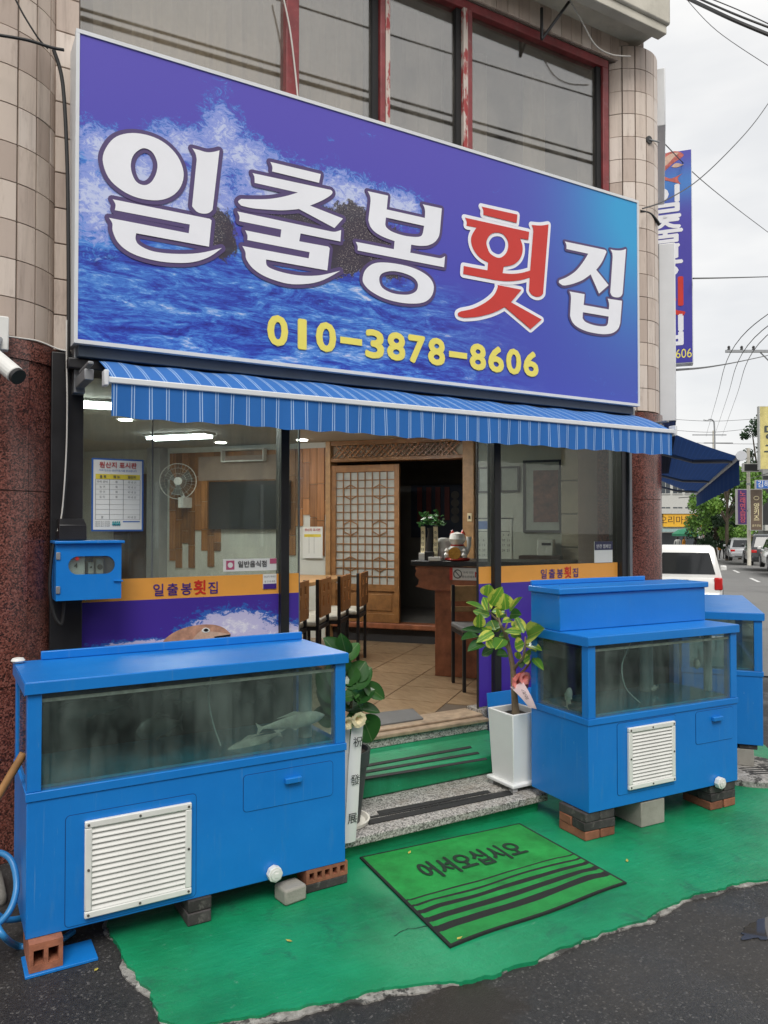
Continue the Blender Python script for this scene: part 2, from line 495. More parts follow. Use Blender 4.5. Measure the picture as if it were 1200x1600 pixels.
# ================================================================== CORNER BUILDING
bld = thing('corner_building', 'corner building with pinkish tiled round columns and red granite column bases', 'building', (2.4, 4.3, 0))
def arc_box(mb, c, r0, r1, a0, a1, z0, z1, n=3):
    vs = []
    for i in range(n + 1):
        a = a0 + (a1 - a0) * i / n
        for r in (r0, r1):
            for z in (z0, z1): vs.append((c[0] + r * sin(a), c[1] - r * cos(a), z))
    fs = []
    for i in range(n):
        b = i * 4; e = b + 4
        fs += [(b + 2, b + 3, e + 3, e + 2), (b, e, e + 1, b + 1), (b + 1, e + 1, e + 3, b + 3), (b, b + 2, e + 2, e)]
    fs += [(0, 1, 3, 2), (n * 4, n * 4 + 2, n * 4 + 3, n * 4 + 1)]
    return mb.add(vs, fs)
ZG = 2.335
def column(c, r, a_from, a_to, ztop, tile_w, tile_h, granite_cuts, a_off=0):
    core = obj('tiled_column', MB().lathe([(r - .012, ZG), (r - .012, ztop)], 40, c), 'grout', bld, world=True, smooth=True)
    da = tile_w / r; a = a_from + a_off; row = 0
    cols = []
    while a < a_to: cols.append(a); a += da
    z = ZG + .025
    while z < ztop - .02:
        for a in cols:
            t = obj('tile', arc_box(MB(), c, r - .02, r + random.uniform(-.001, .0015), a + .0045 / r, a + da - .0045 / r, z + .0025, min(z + tile_h, ztop) - .0025, 2), 'tile_glaze', core, world=True, smooth=True)
        z += tile_h
    gc = obj('granite_column', MB().lathe([(r - .006, 0), (r - .006, ZG)], 40, c), 'joint', bld, world=True, smooth=True)
    for z0, z1 in zip(granite_cuts, granite_cuts[1:]):
        k = 5
        for i in range(k):
            b0 = a_from + (a_to - a_from) * i / k; b1 = a_from + (a_to - a_from) * (i + 1) / k
            obj('granite_panel', arc_box(MB(), c, r - .02, r + .012, b0 + .003, b1 - .003, z0 + .002, z1 - .002, 6), 'granite_red', gc, world=True, smooth=True)
    obj('granite_cap', arc_box(MB(), c, r - .03, r + .022, a_from, a_to, ZG - .075, ZG + .012, 14), 'granite_red', gc, world=True, smooth=True)
LC = (.18, 4.16, 0); RC = (4.62, 4.27, 0)
column(LC, .34, radians(-62), radians(95), 5.02, .098, .176, [0, .78, 1.66, ZG - .075], .03)
column(RC, .31, radians(-75), radians(125), 5.12, .098, .172, [0, .9, 1.7, ZG - .075])
# flat reveal between the left column and the sign
obj('reveal_wall', MB().box(.46, .6, 4.02, 4.3, ZG, 5.02), 'grout', bld, world=True)
z = ZG + .02
while z < 4.9:
    obj('reveal_tile', MB().box(.487, .592, 4.0, 4.03, z, z + .168), 'tile_glaze', bld, world=True, bevel=.002); z += .174
obj('front_wall', MB().box(.6, 4.4, 4.1, 4.3, 2.33, 2.62), 'concrete', bld, world=True)
obj('lintel_wall', MB().box(-1.5, 4.7, 4.06, 4.4, 4.99, 6.2), 'grout', bld, world=True)
x = .6
while x < 4.5:
    obj('lintel_tile', MB().box(x + .002, x + .096, 4.045, 4.07, 5.0, 5.17), 'tile_glaze', bld, world=True, bevel=.002); x += .098
obj('side_wall', MB().box(0, 9, -.2, 0, 0, 6.2, Matrix.Translation(CORNER) @ Matrix.Rotation(pi / 2 - A2, 4, 'Z') @ Matrix.Translation((.0, .2, 0))), 'concrete', bld, world=True)
obj('left_wall', MB().box(-1.6, .1, 4.2, 4.4, 0, 6.2), 'grout', bld, world=True)
sl = obj('canopy_slab', MB().box(-1.6, 4.62, 3.74, 4.5, 5.17, 6.4), 'concrete', bld, world=True, bevel=.015)
obj('drip_edge', MB().box(-1.6, 4.6, 3.76, 3.84, 5.105, 5.17), 'concrete', bld, world=True, bevel=.006)
obj('side_fascia', MB().box(.0, 1.6, -.12, .1, 4.68, 5.15, Matrix.Translation(CORNER + N2 * .1 + D2 * -.15) @ Matrix.Rotation(pi / 2 - A2, 4, 'Z')), 'white_metal', bld, world=True, bevel=.01)
br = MB(); q0 = P(862, 22, Y=3.9); br.tube([q0 + Vector((0, .1, -.12)), q0 + Vector((0, .1, .1))], .012, 6); br.tube([q0 + Vector((0, .1, -.12)), q0 + Vector((.16, .0, .14))], .01, 6)
obj('bracket', br, 'black_metal', bld, world=True)

# upper-floor window band
YW = 4.1
uw = sub('upper_window', bld)
def wx(u, v=150, Y=YW): return P(u, v, Y=Y).x
WX = [wx(97), wx(455), wx(598), wx(726), wx(942)]
ZT = 4.99
fr = MB().box(WX[0] - .05, WX[-1] + .03, YW - .03, YW + .06, ZT - .06, ZT)
obj('frame', fr, 'red_frame', uw, world=True, bevel=.004)
obj('frame', MB().box(WX[0] - .05, WX[0] + .03, YW - .03, YW + .06, 2.62, ZT - .06), 'red_frame', uw, world=True, bevel=.004)
obj('frame', MB().box(WX[4] - .03, WX[4] + .03, YW - .03, YW + .06, 2.62, ZT - .06), 'red_frame', uw, world=True, bevel=.004)
obj('mullion', MB().box(WX[1] - .045, WX[1] + .035, YW - .035, YW + .06, 2.62, ZT - .06), 'red_frame', uw, world=True, bevel=.004)
obj('mullion', MB().box(WX[2] - .035, WX[2], YW - .035, YW + .06, 2.62, ZT - .06), 'red_frame', uw, world=True, bevel=.004)
obj('mullion', MB().box(WX[2] + .002, WX[2] + .032, YW - .04, YW + .06, 2.62, ZT - .06), 'peeling_paint', uw, world=True, bevel=.004)
obj('mullion', MB().box(WX[3] + .002, WX[3] + .04, YW - .035, YW + .06, 2.62, ZT - .06), 'red_frame', uw, world=True, bevel=.004)
obj('mullion', MB().box(WX[3] - .035, WX[3], YW - .04, YW + .06, 2.62, ZT - .06), 'peeling_paint', uw, world=True, bevel=.004)
for i, xx in ((1, WX[2] - .08), (2, WX[3] - .075)):
    obj('sash_edge', MB().box(xx, xx + .042, YW - .01, YW + .05, 2.62, ZT - .06), 'dark_gap', uw, world=True)
obj('sash_edge', MB().box(WX[4] - .075, WX[4] - .032, YW - .01, YW + .05, 2.62, ZT - .06), 'dark_gap', uw, world=True)
for a, b in zip(WX, WX[1:]):
    obj('pane', MB().box(a + .03, b - .03, YW + .012, YW + .018, 2.6, ZT - .05), 'upper_glass', uw, world=True)
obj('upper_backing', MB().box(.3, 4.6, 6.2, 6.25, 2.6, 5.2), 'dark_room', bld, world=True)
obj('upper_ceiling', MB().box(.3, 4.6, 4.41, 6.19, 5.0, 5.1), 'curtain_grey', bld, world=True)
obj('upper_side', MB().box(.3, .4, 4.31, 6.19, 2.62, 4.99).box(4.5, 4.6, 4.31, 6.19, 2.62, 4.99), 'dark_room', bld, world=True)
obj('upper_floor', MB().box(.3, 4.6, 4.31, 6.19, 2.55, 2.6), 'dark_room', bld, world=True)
def curtain(x0, x1, m_, name='curtain', y=4.35):
    obj(name, MB().sheet(lambda a, b: (x0 + (x1 - x0) * a, y + .02 * sin(a * (x1 - x0) * 60) + .01 * sin(a * 17), 2.45 + b * 2.6), int((x1 - x0) * 60), 1), m_, bld, world=True, smooth=True)
curtain(WX[0], WX[1] + .1, 'curtain_beige'); curtain(WX[1] + .05, WX[2] + .02, 'curtain_beige', y=4.42); curtain(WX[2], WX[3], 'curtain_grey'); mat('curtain_dim', (.4, .37, .3), .9, var=.2, vs=2)
curtain(WX[3] + .28, WX[3] + .5, 'curtain_dim', y=4.5)
curtain(WX[3] + .85, WX[3] + 1.05, 'curtain_dim', y=4.5)

# ================================================================== SHOPFRONT
YF = 4.0
mat('orange_vinyl', (.84, .37, .065), .45, var=.05)
mat('purple_print', (.055, .02, .22), .4); mat('red_print', (.62, .03, .02), .4, var=.05)
sh = thing('shopfront', 'black framed glass shopfront with orange and purple printed vinyl strips', 'shopfront', (2.4, YF, 0))
for x0, x1, y0, y1, z0, z1 in ((.47, .615, 3.93, 4.08, .02, 2.33), (1.655, 1.705, 3.96, 4.04, .3, 2.3), (3.15, 3.205, 3.96, 4.04, .3, 2.3), (4.315, 4.37, 3.95, 4.08, .05, 2.33)):
    obj('post', MB().box(x0, x1, y0, y1, z0, z1), 'black_metal', sh, world=True, bevel=.004)
mat('grey_aluminium', (.2, .21, .22), .4, metal=.6, var=.1)
obj('jamb', MB().box(4.372, 4.40, 3.93, 4.08, .05, 2.33), 'grey_aluminium', sh, world=True, bevel=.003)
obj('header', MB().box(.617, 4.315, 3.97, 4.03, 2.25, 2.33), 'black_metal', sh, world=True)
obj('plinth', MB().box(.617, 1.655, 3.95, 4.1, .0, .32), 'granite_grey', sh, world=True)
obj('plinth', MB().box(3.03, 4.315, 3.95, 4.1, .0, .32), 'granite_grey', sh, world=True)
m, g = newmat('sea_vinyl')
o = g.co(); xyz = g.sep(o)
qa = P(365, 968, Y=YF) - Vector((2.4, YF, 0)); qb = P(220, 1005, Y=YF) - Vector((2.4, YF, 0))
def blob(g, xyz, cx, cz, rx, rz):
    dx = g.m('DIVIDE', g.m('SUBTRACT', xyz[0], cx), rx); dz = g.m('DIVIDE', g.m('SUBTRACT', xyz[2], cz), rz)
    return g.m('POWER', 2.718, g.m('MULTIPLY', -1.0, g.m('ADD', g.m('MULTIPLY', dx, dx), g.m('MULTIPLY', dz, dz))))
bl = g.m('MAXIMUM', blob(g, xyz, qa.x, qa.z - .04, .27, .1), blob(g, xyz, qb.x, qb.z - .02, .3, .04))
bl = g.m('MAXIMUM', bl, blob(g, xyz, qa.x + .3, qa.z - .1, .3, .07))
n = g.noise(g.map(o, (1, 1, 1.6)), 26, 8, .75, .6)
f = g.m('ADD', bl, g.m('MULTIPLY', g.m('SUBTRACT', n, .5), 1.5))
c = g.mix(g.step(f, .28, .36), (.062, .03, .32), (.03, .13, .5))
c = g.mix(g.step(f, .46, .56), c, (.55, .52, .78))
c = g.mix(g.step(f, .8, 1.1), c, (.8, .78, .9))
g.col(c); g.rough(.35)
mat('purple_vinyl', (.062, .03, .32), .35, var=.08)
ZS0, ZS1 = 1.125, 1.235
def pane(x0, x1, vm, y=YF, gm='pane_glass'):
    p = obj('glass_pane', MB().box(x0, x1, y - .004, y + .004, .32, 2.26), gm, sh, world=True)
    obj('vinyl_strip', MB().box(x0, x1, y - .0075, y - .0055, ZS0, ZS1), 'orange_vinyl', p, world=True)
    obj('vinyl_panel', MB().box(x0, x1, y - .0075, y - .0055, .33, ZS0), vm, p, world=True)
    return p
pA = pane(.617, 1.653, 'sea_vinyl'); pane(1.71, 1.775, 'sea_vinyl'); pane(3.045, 3.145, 'sea_vinyl'); pB = pane(3.21, 4.31, 'purple_vinyl', gm='side_pane_glass')
obj('glass_joint', MB().box(wx(238, 700, YF) - .003, wx(238, 700, YF) + .003, YF - .008, YF - .0045, ZS1, 2.25), 'grey_aluminium', pA, world=True)
obj('glass_edge', MB().box(1.775, 1.782, YF - .007, YF + .007, .32, 2.26), 'grey_aluminium', sh, world=True)
obj('glass_edge', MB().box(3.036, 3.043, YF - .007, YF + .007, .32, 2.26), 'black_metal', sh, world=True)
# name on the strips, drawn as lettering
def name_strip(u0, u1, pn):
    xa = P(u0, 912, Y=YF).x; xb = P(u1, 890, Y=YF).x; st = (xb - xa) / 5
    for i, ch in enumerate('일출봉횟집'):
        red = ch == '횟'
        lettering('lettering', ch, st * (1.12 if red else .95), 'red_print' if red else 'purple_print', pn, facing((xa + st * (i + .5), YF - .008, ZS0 + .022), XV + ZV * .0, ZV, -YV, .001), bold=.025 if red else .012)
name_strip(236, 343, pA); name_strip(842, 904, pB)
# fish head printed on the vinyl
mat('fish_pink', (.5, .27, .19), .4, var=.35, vs=25); mat('print_black', (.01, .01, .012), .4); mat('print_white', (.78, .78, .76), .45, var=.03)
mat('fish_pale', (.62, .42, .33), .4, var=.2, vs=40)
fz = lambda s_, ox, oy, k, y: [tuple((lambda q: (q.x, q.z))(P(ox + x / k, oy + yy / k, Y=y))) for x, yy in spline(s_, 4)]
def vprint(name, outl, ox, oy, k, m_, parent, lift, y=YF):
    lp = fz(outl, ox, oy, k, y - lift)
    obj(name, MB().flat([lp], lambda a, b: (a, y - lift, b)), m_, parent, world=True)
KZ = 1200 / 370
vprint('fish_print', '470,470! 500,400 545,358 610,328 690,312 760,312 810,328 845,358! 838,372! 800,372 850,460 860,560! 460,560!', 100, 880, KZ, 'fish_pink', pA, .0095)
vprint('fish_print', '640,400! 690,345 740,345 800,352 842,362! 800,378 760,390 700,440 690,560! 560,560!', 100, 880, KZ, 'fish_pale', pA, .011)
vprint('fish_eye', '698,338 715,326 735,332 738,345 720,352 702,348', 100, 880, KZ, 'print_white', pA, .0125)
vprint('fish_eye', '708,338 718,331 730,335 731,343 720,347 711,344', 100, 880, KZ, 'print_black', pA, .014)
vprint('fish_mouth', '760,372! 845,360! 843,368! 765,380!', 100, 880, KZ, 'print_black', pA, .0125)

# ================================================================== STEPS
stp = thing('entrance_steps', 'granite and green painted entrance steps with black grip strips', 'steps', (2.2, 3.5, 0))
obj('step_riser', MB().box(1.45, 2.74, 3.085, 3.95, .0, .065), 'green_paint', stp, world=True, bevel=.01)
obj('step_slab', MB().box(1.42, 2.775, 3.05, 3.5, .067, .107), 'granite_grey', stp, world=True, bevel=.006)
obj('upper_step', MB().sheet(lambda a, b: (1.5 + 1.62 * a, 3.0, b), 1, 1), 'green_paint', stp, world=True) if False else None
obj('upper_step', MB().box(1.5, 3.03, 3.45, 3.945, .108, .212), 'green_paint', stp, world=True, bevel=.012)
obj('threshold_base', MB().box(1.66, 3.03, 3.885, 4.1, .213, .262), 'granite_grey', stp, world=True, bevel=.004)
mat('threshold_stone', (.34, .25, .17), .5, var=.35, vs=14, bump=.2, dirt=.3)
obj('threshold', MB().box(1.66, 3.03, 3.87, 4.12, .263, .288), 'threshold_stone', stp, world=True, bevel=.006)
obj('threshold', MB().box(1.66, 3.03, 3.93, 4.12, .289, .302), 'threshold_stone', stp, world=True, bevel=.004)
mat('grip_rubber', (.012, .012, .013), .7, var=.3, vs=30, bump=.3, bs=200)
def grip(pts_px, z, name='grip_strip'):
    q = [P(u, v, Z=z) for u, v in pts_px]
    obj(name, MB().prism([(p.x, p.y) for p in q], lambda x, y: (x, y, z), lambda x, y: (x, y, z + .003)), 'grip_rubber', stp, world=True)
K4 = 420 / 1200
zz = lambda l: [(480 + x * K4, 900 + y * K4) for x, y in l]
grip(zz([(310, 1052), (805, 958), (820, 968), (322, 1066)]), .108)
grip(zz([(265, 1092), (905, 962), (920, 976), (275, 1112)]), .108)
grip(zz([(255, 1080), (890, 960), (898, 964), (262, 1086)]), .108)
for y0 in (832, 858, 885):
    dx = (y0 - 832) * 1.3
    grip(zz([(150, y0 + 30), (728 + dx, y0 - 72), (735 + dx, y0 - 64), (150, y0 + 42)]), .213)

# kerb stones by the left column
mat('old_stone', (.2, .19, .17), .9, var=.45, vs=9, bump=.8, bs=25)
for i, (x0, x1, y0, y1, h) in enumerate(((-.5, .06, 3.5, 3.8, .13), (-.45, .02, 3.28, 3.48, .07), (.04, .26, 3.4, 3.66, .05))):
    s_ = obj('kerb_stone', MB().box(x0, x1, y0, y1, -.01, h), 'old_stone', None, bevel=.02)
    tag(s_, ['rough grey kerb stone against the foot of the red column', 'low weathered kerb stone lying below the taller one beside the hose', 'small flat kerb stone tucked behind the wide fish tank'][i], 'kerb stone')
# ================================================================== MAIN SIGNBOARD
YS = 3.75
q = [P(117, 53, Y=YS), P(995, 310, Y=YS), P(1000, 630, Y=YS), P(120, 540, Y=YS)]
SX0 = (q[0].x + q[3].x) / 2; SX1 = (q[1].x + q[2].x) / 2; SZ0 = (q[2].z + q[3].z) / 2; SZ1 = (q[0].z + q[1].z) / 2
SW, SHT = SX1 - SX0, SZ1 - SZ0
sg = thing('shop_signboard', 'large blue shop signboard with white and red lettering over crashing waves', 'signboard', (SX0, YS, SZ0))
def S(u, v):
    p = P(u, v, Y=YS); return p.x - SX0, p.z - SZ0
m, g = newmat('sign_sea_print')
o = g.co(); xyz = g.sep(o); X_, Z_ = xyz[0], xyz[2]
sky_c = g.mix(g.step(Z_, .2, SHT), (.055, .065, .47), (.10, .078, .48))
sky_c = g.mix(g.m('MULTIPLY', g.step(X_, 1.6, SW), .55), sky_c, (.05, .085, .47))
cy = blob(g, xyz, SW + .02, SHT - .05, .62, .75)
sky_c = g.mix(g.m('MULTIPLY', cy, 1.15, clamp=True), sky_c, (.03, .36, .70))
# water
wv = g.map(o, (1.0, 1, 4.2))
w1 = g.noise(wv, 3.0, 12, .72, 1.1); w2 = g.noise(g.map(o, (1, 1, 5.0), rot=(0, .12, 0)), 11, 12, .78, .9)
wm = g.m('ADD', g.m('MULTIPLY', w1, .6), g.m('MULTIPLY', w2, .4))
sea = g.ramp(wm, [(.40, (.02, .022, .26)), (.465, (.03, .07, .48)), (.53, (.06, .22, .68)), (.575, (.18, .38, .80)), (.62, (.62, .66, .88))])
hz = g.m('ADD', .70, g.m('MULTIPLY', g.m('SUBTRACT', g.noise(o, 1.7, 3), .5), .25))
hz = g.m('SUBTRACT', hz, g.m('MULTIPLY', X_, .06))
hz = g.m('ADD', hz, g.m('MULTIPLY', g.m('SUBTRACT', 1.0, g.step(X_, 0, .75)), .27))
sea_f = g.m('SUBTRACT', 1.0, g.step(g.m('SUBTRACT', Z_, hz), -.10, .06))
fade = g.m('SUBTRACT', 1.0, g.step(g.m('ADD', X_, g.m('MULTIPLY', Z_, .55)), 1.75, 3.0))
sea_f = g.m('MULTIPLY', sea_f, fade)
c = g.mix(sea_f, sky_c, sea)
# white water
sp = None
for u, v, rx, rz in ((310, 300, .2, .26), (345, 215, .13, .22), (420, 290, .26, .2), (235, 290, .3, .2), (150, 310, .2, .26), (545, 310, .26, .15), (625, 325, .2, .11), (170, 235, .22, .12), (290, 230, .22, .13), (390, 250, .2, .14)):
    x, z = S(u, v); b_ = blob(g, xyz, x, z, rx, rz); sp = b_ if sp is None else g.m('MAXIMUM', sp, b_)
n = g.noise(g.map(o, (1, 1, 1.5)), 17, 14, .82, 1.2); n3 = g.noise(o, 3.5, 4, .6, .5)
f = g.m('ADD', g.m('ADD', g.m('MULTIPLY', sp, .95), g.m('MULTIPLY', g.m('SUBTRACT', n, .5), 2.6)), g.m('MULTIPLY', g.m('SUBTRACT', n3, .5), 1.1))
c = g.mix(g.m('MULTIPLY', g.step(f, .36, .42), .6), c, (.05, .27, .72))
c = g.mix(g.m('MULTIPLY', g.step(f, .5, .6), .75), c, (.33, .38, .80))
c = g.mix(g.m('MULTIPLY', g.step(f, .74, 1.0), .88), c, (.60, .66, .88))
# rocks
rk = None
for u, v, rx, rz in ((345, 365, .1, .14), (460, 348, .3, .08), (560, 355, .24, .15), (590, 400, .24, .16), (525, 400, .2, .14), (425, 340, .16, .07)):
    x, z = S(u, v); b_ = blob(g, xyz, x, z, rx, rz); rk = b_ if rk is None else g.m('MAXIMUM', rk, b_)
rf = g.step(g.m('ADD', rk, g.m('MULTIPLY', g.m('SUBTRACT', g.noise(o, 6.5, 9, .72, .4), .5), 1.9)), .40, .54)
rc = g.mix(g.step(g.noise(o, 120, 4, .7), .54, .62), (.045, .032, .027), (.32, .28, .24))
rc = g.mix(g.step(g.noise(o, 5, 4), .5, .62), rc, (.045, .032, .028))
c = g.mix(g.m('MULTIPLY', rf, .94), c, rc)
g.col(c); g.rough(.34); g.b.inputs['Specular IOR Level'].default_value = .4
mat('sign_frame', (.7, .72, .74), .4, var=.05); mat('letter_white', (.86, .87, .92), .4, var=.03)
mat('letter_outline', (.085, .055, .17), .45, var=.05); mat('letter_red', (.60, .032, .022), .4, var=.05); mat('digit_yellow', (.86, .76, .15), .45, var=.04)
D_ = .2
obj('sign_face', MB().box(.012, SW - .012, .0, .03, .012, SHT - .012), 'sign_sea_print', sg)
obj('sign_box', MB().box(0, SW, .012, D_, 0, SHT), 'sign_frame', sg)
fm = MB(); t = .016
for a in ((-.004, SW + .004, SHT - .012, SHT + .006), (-.004, SW + .004, -.006, .012)): fm.box(a[0], a[1], -.006, .035, a[2], a[3])
for x in (-.004, SW - .012): fm.box(x, x + t, -.0055, .034, .0125, SHT - .0125)
obj('sign_trim', fm, 'sign_frame', sg)
mat('under_grey', (.05, .07, .1), .5)
obj('under_tray', MB().box(.02, SW - .02, .03, .26, -.06, -.007), 'under_grey', sg, bevel=.004)
obj('under_bar', MB().box(-.02, SW - .05, .06, .28, -.11, -.061), 'black_metal', sg, bevel=.006)
GL = [
 ((130, 180, 5.0), .021, 0, [
  ['150,350 185,245 260,170 380,143 520,165 640,225 735,325 782,450 760,560 690,635 580,668 430,650 300,590 195,490', '370,385 395,310 465,262 535,290 575,370 570,450 530,525 475,550 415,525 380,460'],
  ['850,262! 900,275 960,292 1015,290 1062,278! 1008,742! 980,766 935,772 885,757 848,715! 884,350! 875,305'],
  ['228,660! 985,812! 1000,825! 980,1030! 412,925! 408,975 440,1020 540,1065 700,1085 900,1080 1080,1040! 990,1105 880,1145 760,1157 600,1145 450,1110 340,1060 265,990 228,905 226,850 200,805! 822,925! 830,857! 245,745! 250,700']]),
 ((350, 230, 5.7143), .021, 0, [
  ['410,135! 860,243! 845,322! 425,220! 428,180'],
  ['252,235! 950,385! 965,405 945,435 870,480 765,525! 1058,640! 982,725! 665,555! 600,562 500,567 380,560 250,548 150,525! 122,490 150,465! 260,468 400,465 540,442 655,408! 270,322! 268,270'],
  ['115,577! 950,755! 990,758 1042,742! 1035,845! 680,773! 668,843! 925,890! 940,905! 918,1103! 372,1005! 380,1060 440,1095 560,1130 700,1150 860,1145 1035,1105! 940,1160 850,1200 745,1222 600,1225 480,1200 350,1150 250,1080 195,1000 188,940 160,885! 752,995! 760,940! 205,832! 205,790 185,745! 500,808! 508,738! 132,662! 135,620']]),
 ((540, 280, 6.6667), .019, 0, [
  ['225,128! 437,175! 423,318! 820,407! 822,340 815,300 798,265! 997,308! 975,560! 960,610 920,660 850,693 760,697 678,685! 668,768! 950,822! 990,825 1030,805! 1020,920! 120,745! 120,700 100,655! 497,732! 505,648! 400,610 310,560 255,500 232,430! 255,230! 250,180', '415,402! 812,490! 800,560! 780,595 720,605 600,590 480,550 420,505 408,470!'],
  ['172,1040 200,950 280,885 390,870 560,890 720,935 850,1010 910,1100 900,1200 840,1270 740,1297 580,1290 400,1245 260,1170 190,1100', '345,1045 375,985 470,960 580,975 690,1020 745,1085 735,1160 670,1200 580,1205 470,1185 375,1130']]),
 ((700, 300, 6.6667), .022, 1, [
  ['345,155! 718,238! 710,325! 362,240! 362,195'],
  ['170,270! 840,418! 832,500! 745,485! 770,560 768,640 735,710 670,760 575,780! 563,848! 660,855 760,845 850,820! 882,420! 880,380 865,345! 960,352 1042,340! 985,1060! 960,1085 915,1093 865,1070 838,1030! 845,893! 750,920 620,932 500,922 380,900 152,857! 158,773! 405,818! 412,738! 330,690 270,620 238,540 240,460 290,375! 187,355! 188,310', '395,540 410,480 450,437 510,425 570,445 615,510 620,580 595,645 540,687 480,675 425,630'],
  ['510,970! 760,1020! 650,1150! 970,1330! 855,1430! 585,1200! 500,1245 400,1280 280,1305 160,1312! 105,1295 98,1265 130,1245! 260,1215 380,1155 470,1080 510,1000']]),
 ((860, 350, 8.0), .016, 0, [
  ['175,222! 670,325! 692,345 680,385 630,490 565,575! 720,768! 600,873! 495,633! 400,700 290,745 190,770 140,768! 98,735 105,705! 200,665 310,590 400,480 465,375! 192,315! 193,270'],
  ['742,320! 810,332 880,332 938,315! 895,870! 870,910 820,920 765,905 740,860! 770,420! 765,365'],
  ['230,845! 420,880! 408,1015! 722,1070! 725,1000 708,935! 888,962! 865,1240! 840,1310 780,1360 700,1378 600,1375 450,1345 330,1290 265,1225 238,1150! 250,930! 245,880', '398,1105! 720,1160! 712,1240! 690,1275 620,1280 520,1262 430,1225 395,1180!']]),
]
def stroke(mb, loop, w_, y0, y1):
    n = len(loop)
    for i in range(n):
        a = Vector(loop[i]); b = Vector(loop[(i + 1) % n]); d = b - a
        if d.length < 1e-5: continue
        nr = Vector((-d.y, d.x)).normalized() * w_; y = y0 + (y1 - y0) * i / n
        mb.add([(a.x + nr.x, y, a.y + nr.y), (b.x + nr.x, y, b.y + nr.y), (b.x - nr.x, y, b.y - nr.y), (a.x - nr.x, y, a.y - nr.y)], [(0, 1, 2, 3)])
        y += (y1 - y0) * .5 / n
        mb.add([(a.x + w_ * cos(t), y, a.y + w_ * sin(t)) for t in [2 * pi * j / 10 for j in range(10)]], [tuple(range(10))])
def glyph(data, to, parent, mw, mo, mr, mrw, f0, f1, f2, scale=1.0):
    (ox, oy, k), w_, red, shapes = data
    ol = MB(); fl = MB()
    for sh_ in shapes:
        loops = [[to(ox + x / k, oy + y / k) for x, y in spline(s_, 4)] for s_ in sh_]
        for l in loops: stroke(ol, l, w_ * scale, f0, f1)
        if w_ > 0: fl.flat(loops, lambda a, b: (a, f2, b))
    l = obj('letter', fl, mr if red else mw, parent)
    obj('letter_outline', ol, mrw if red else mo, l, recalc=False)
    return l
for d in GL: glyph(d, S, sg, 'letter_white', 'letter_outline', 'letter_red', 'letter_white', -.0015, -.0045, -.0056)
# telephone number
for ch, u0, v0, u1, v1 in (('0', 417, 488, 450, 540), ('1', 462, 495, 480, 544), ('0', 493, 499, 525, 549), ('-', 531, 525, 565, 536), ('3', 570, 511, 600, 558), ('8', 604, 515, 633, 563), ('7', 637, 520, 664, 565), ('8', 668, 524, 695, 570), ('-', 701, 547, 729, 558), ('8', 733, 533, 759, 578), ('6', 762, 537, 787, 582), ('0', 790, 541, 814, 585), ('6', 817, 545, 841, 588)):
    if ch == '-':
        a, b = S(u0, v0), S(u1, v1 + 0)
        zc = (S(u0, v0)[1] + S(u0, v0 + 12)[1]) / 2
        obj('digit', MB().box(a[0], b[0], -.006, -.003, zc - .018, zc + .018), 'digit_yellow', sg); continue
    vs, fs = ctext(ch, 1.0); xs = [p[0] for p in vs]; ys = [p[1] for p in vs]
    um = (u0 + u1) / 2
    x0, x1 = S(u0, v0)[0], S(u1, v1)[0]; zt = S(um, (v0 * .5 + v0 * .5) + 0)[1]; zb = S(um, v1)[1]
    zt = S(u0, v0 + 2)[1]; zb = zt - .166
    mb = MB(); bw = .0085
    if ch == '1': x0 += .01; x1 -= .004
    for i, (dx, dz) in enumerate(((0, 0), (bw, 0), (-bw, 0), (0, bw), (0, -bw), (bw * .7, bw * .7), (-bw * .7, bw * .7), (bw * .7, -bw * .7), (-bw * .7, -bw * .7))):
        mb.add([(x0 + bw + (p[0] - min(xs)) / (max(xs) - min(xs)) * (x1 - x0 - 2 * bw) + dx, -.003 - i * .0004, zb + bw + (p[1] - min(ys)) / (max(ys) - min(ys)) * (zt - zb - 2 * bw) + dz) for p in vs], fs)
    obj('digit', mb, 'digit_yellow', sg, recalc=False)

# ================================================================== FRONT AWNING
m, g = newmat('awning_stripe')
o = g.co(); x = g.sep(o)[0]
ph = g.m('FRACT', g.m('DIVIDE', g.m('ADD', x, .0), .0762))
def band(g, ph, a, b): return g.m('MULTIPLY', g.m('GREATER_THAN', ph, a), g.m('LESS_THAN', ph, b))
st = g.m('MAXIMUM', band(g, ph, .11, .16), band(g, ph, .26, .31))
c = g.mix(st, (.008, .135, .46), (.42, .58, .8))
c = g.mix(g.m('MULTIPLY', g.noise(o, 9, 6, .7), .25), c, (.01, .09, .3))
g.col(c); g.rough(.75); g.bump(g.noise(o, 700, 2), .2, .001)
g.b.inputs['Sheen Weight'].default_value = .1
aw = thing('front_awning', 'blue awning with thin double white stripes and white bar below the big sign', 'awning', (.66, 3.5, 2.15))
AL = 3.63
def awn(a, b):
    y = .38 * (1 - b); z = .155 * (1 - b) + .016 * sin(pi * b) * (.7 + .3 * sin(a * 7)) + .0045 * sin(a * 63 + 2 * sin(a * 9)) * (1 - .5 * b)
    return (AL * a, y, z)
fab = MB().sheet(awn, 120, 10)
obj('fabric', fab, 'awning_stripe', aw, smooth=True, recalc=False)
def val(a, b):
    return (AL * a, -.012 + (.006 * sin(a * 95) + .004 * sin(a * 41 + 1)) * b, -.022 - .15 * b + (.0035 * sin(a * 131) + .003 * sin(a * 37 + 2)) * b)
obj('valance', MB().sheet(val, 240, 6), 'awning_stripe', aw, smooth=True, recalc=False)
obj('front_bar', MB().box(-.03, AL + .02, -.022, .02, -.026, .002), 'white_metal', aw, bevel=.005)
for x in (-.034, AL + .015): obj('bar_end', MB().box(x, x + .02, -.03, .028, -.04, .03), 'white_metal', aw, bevel=.005)
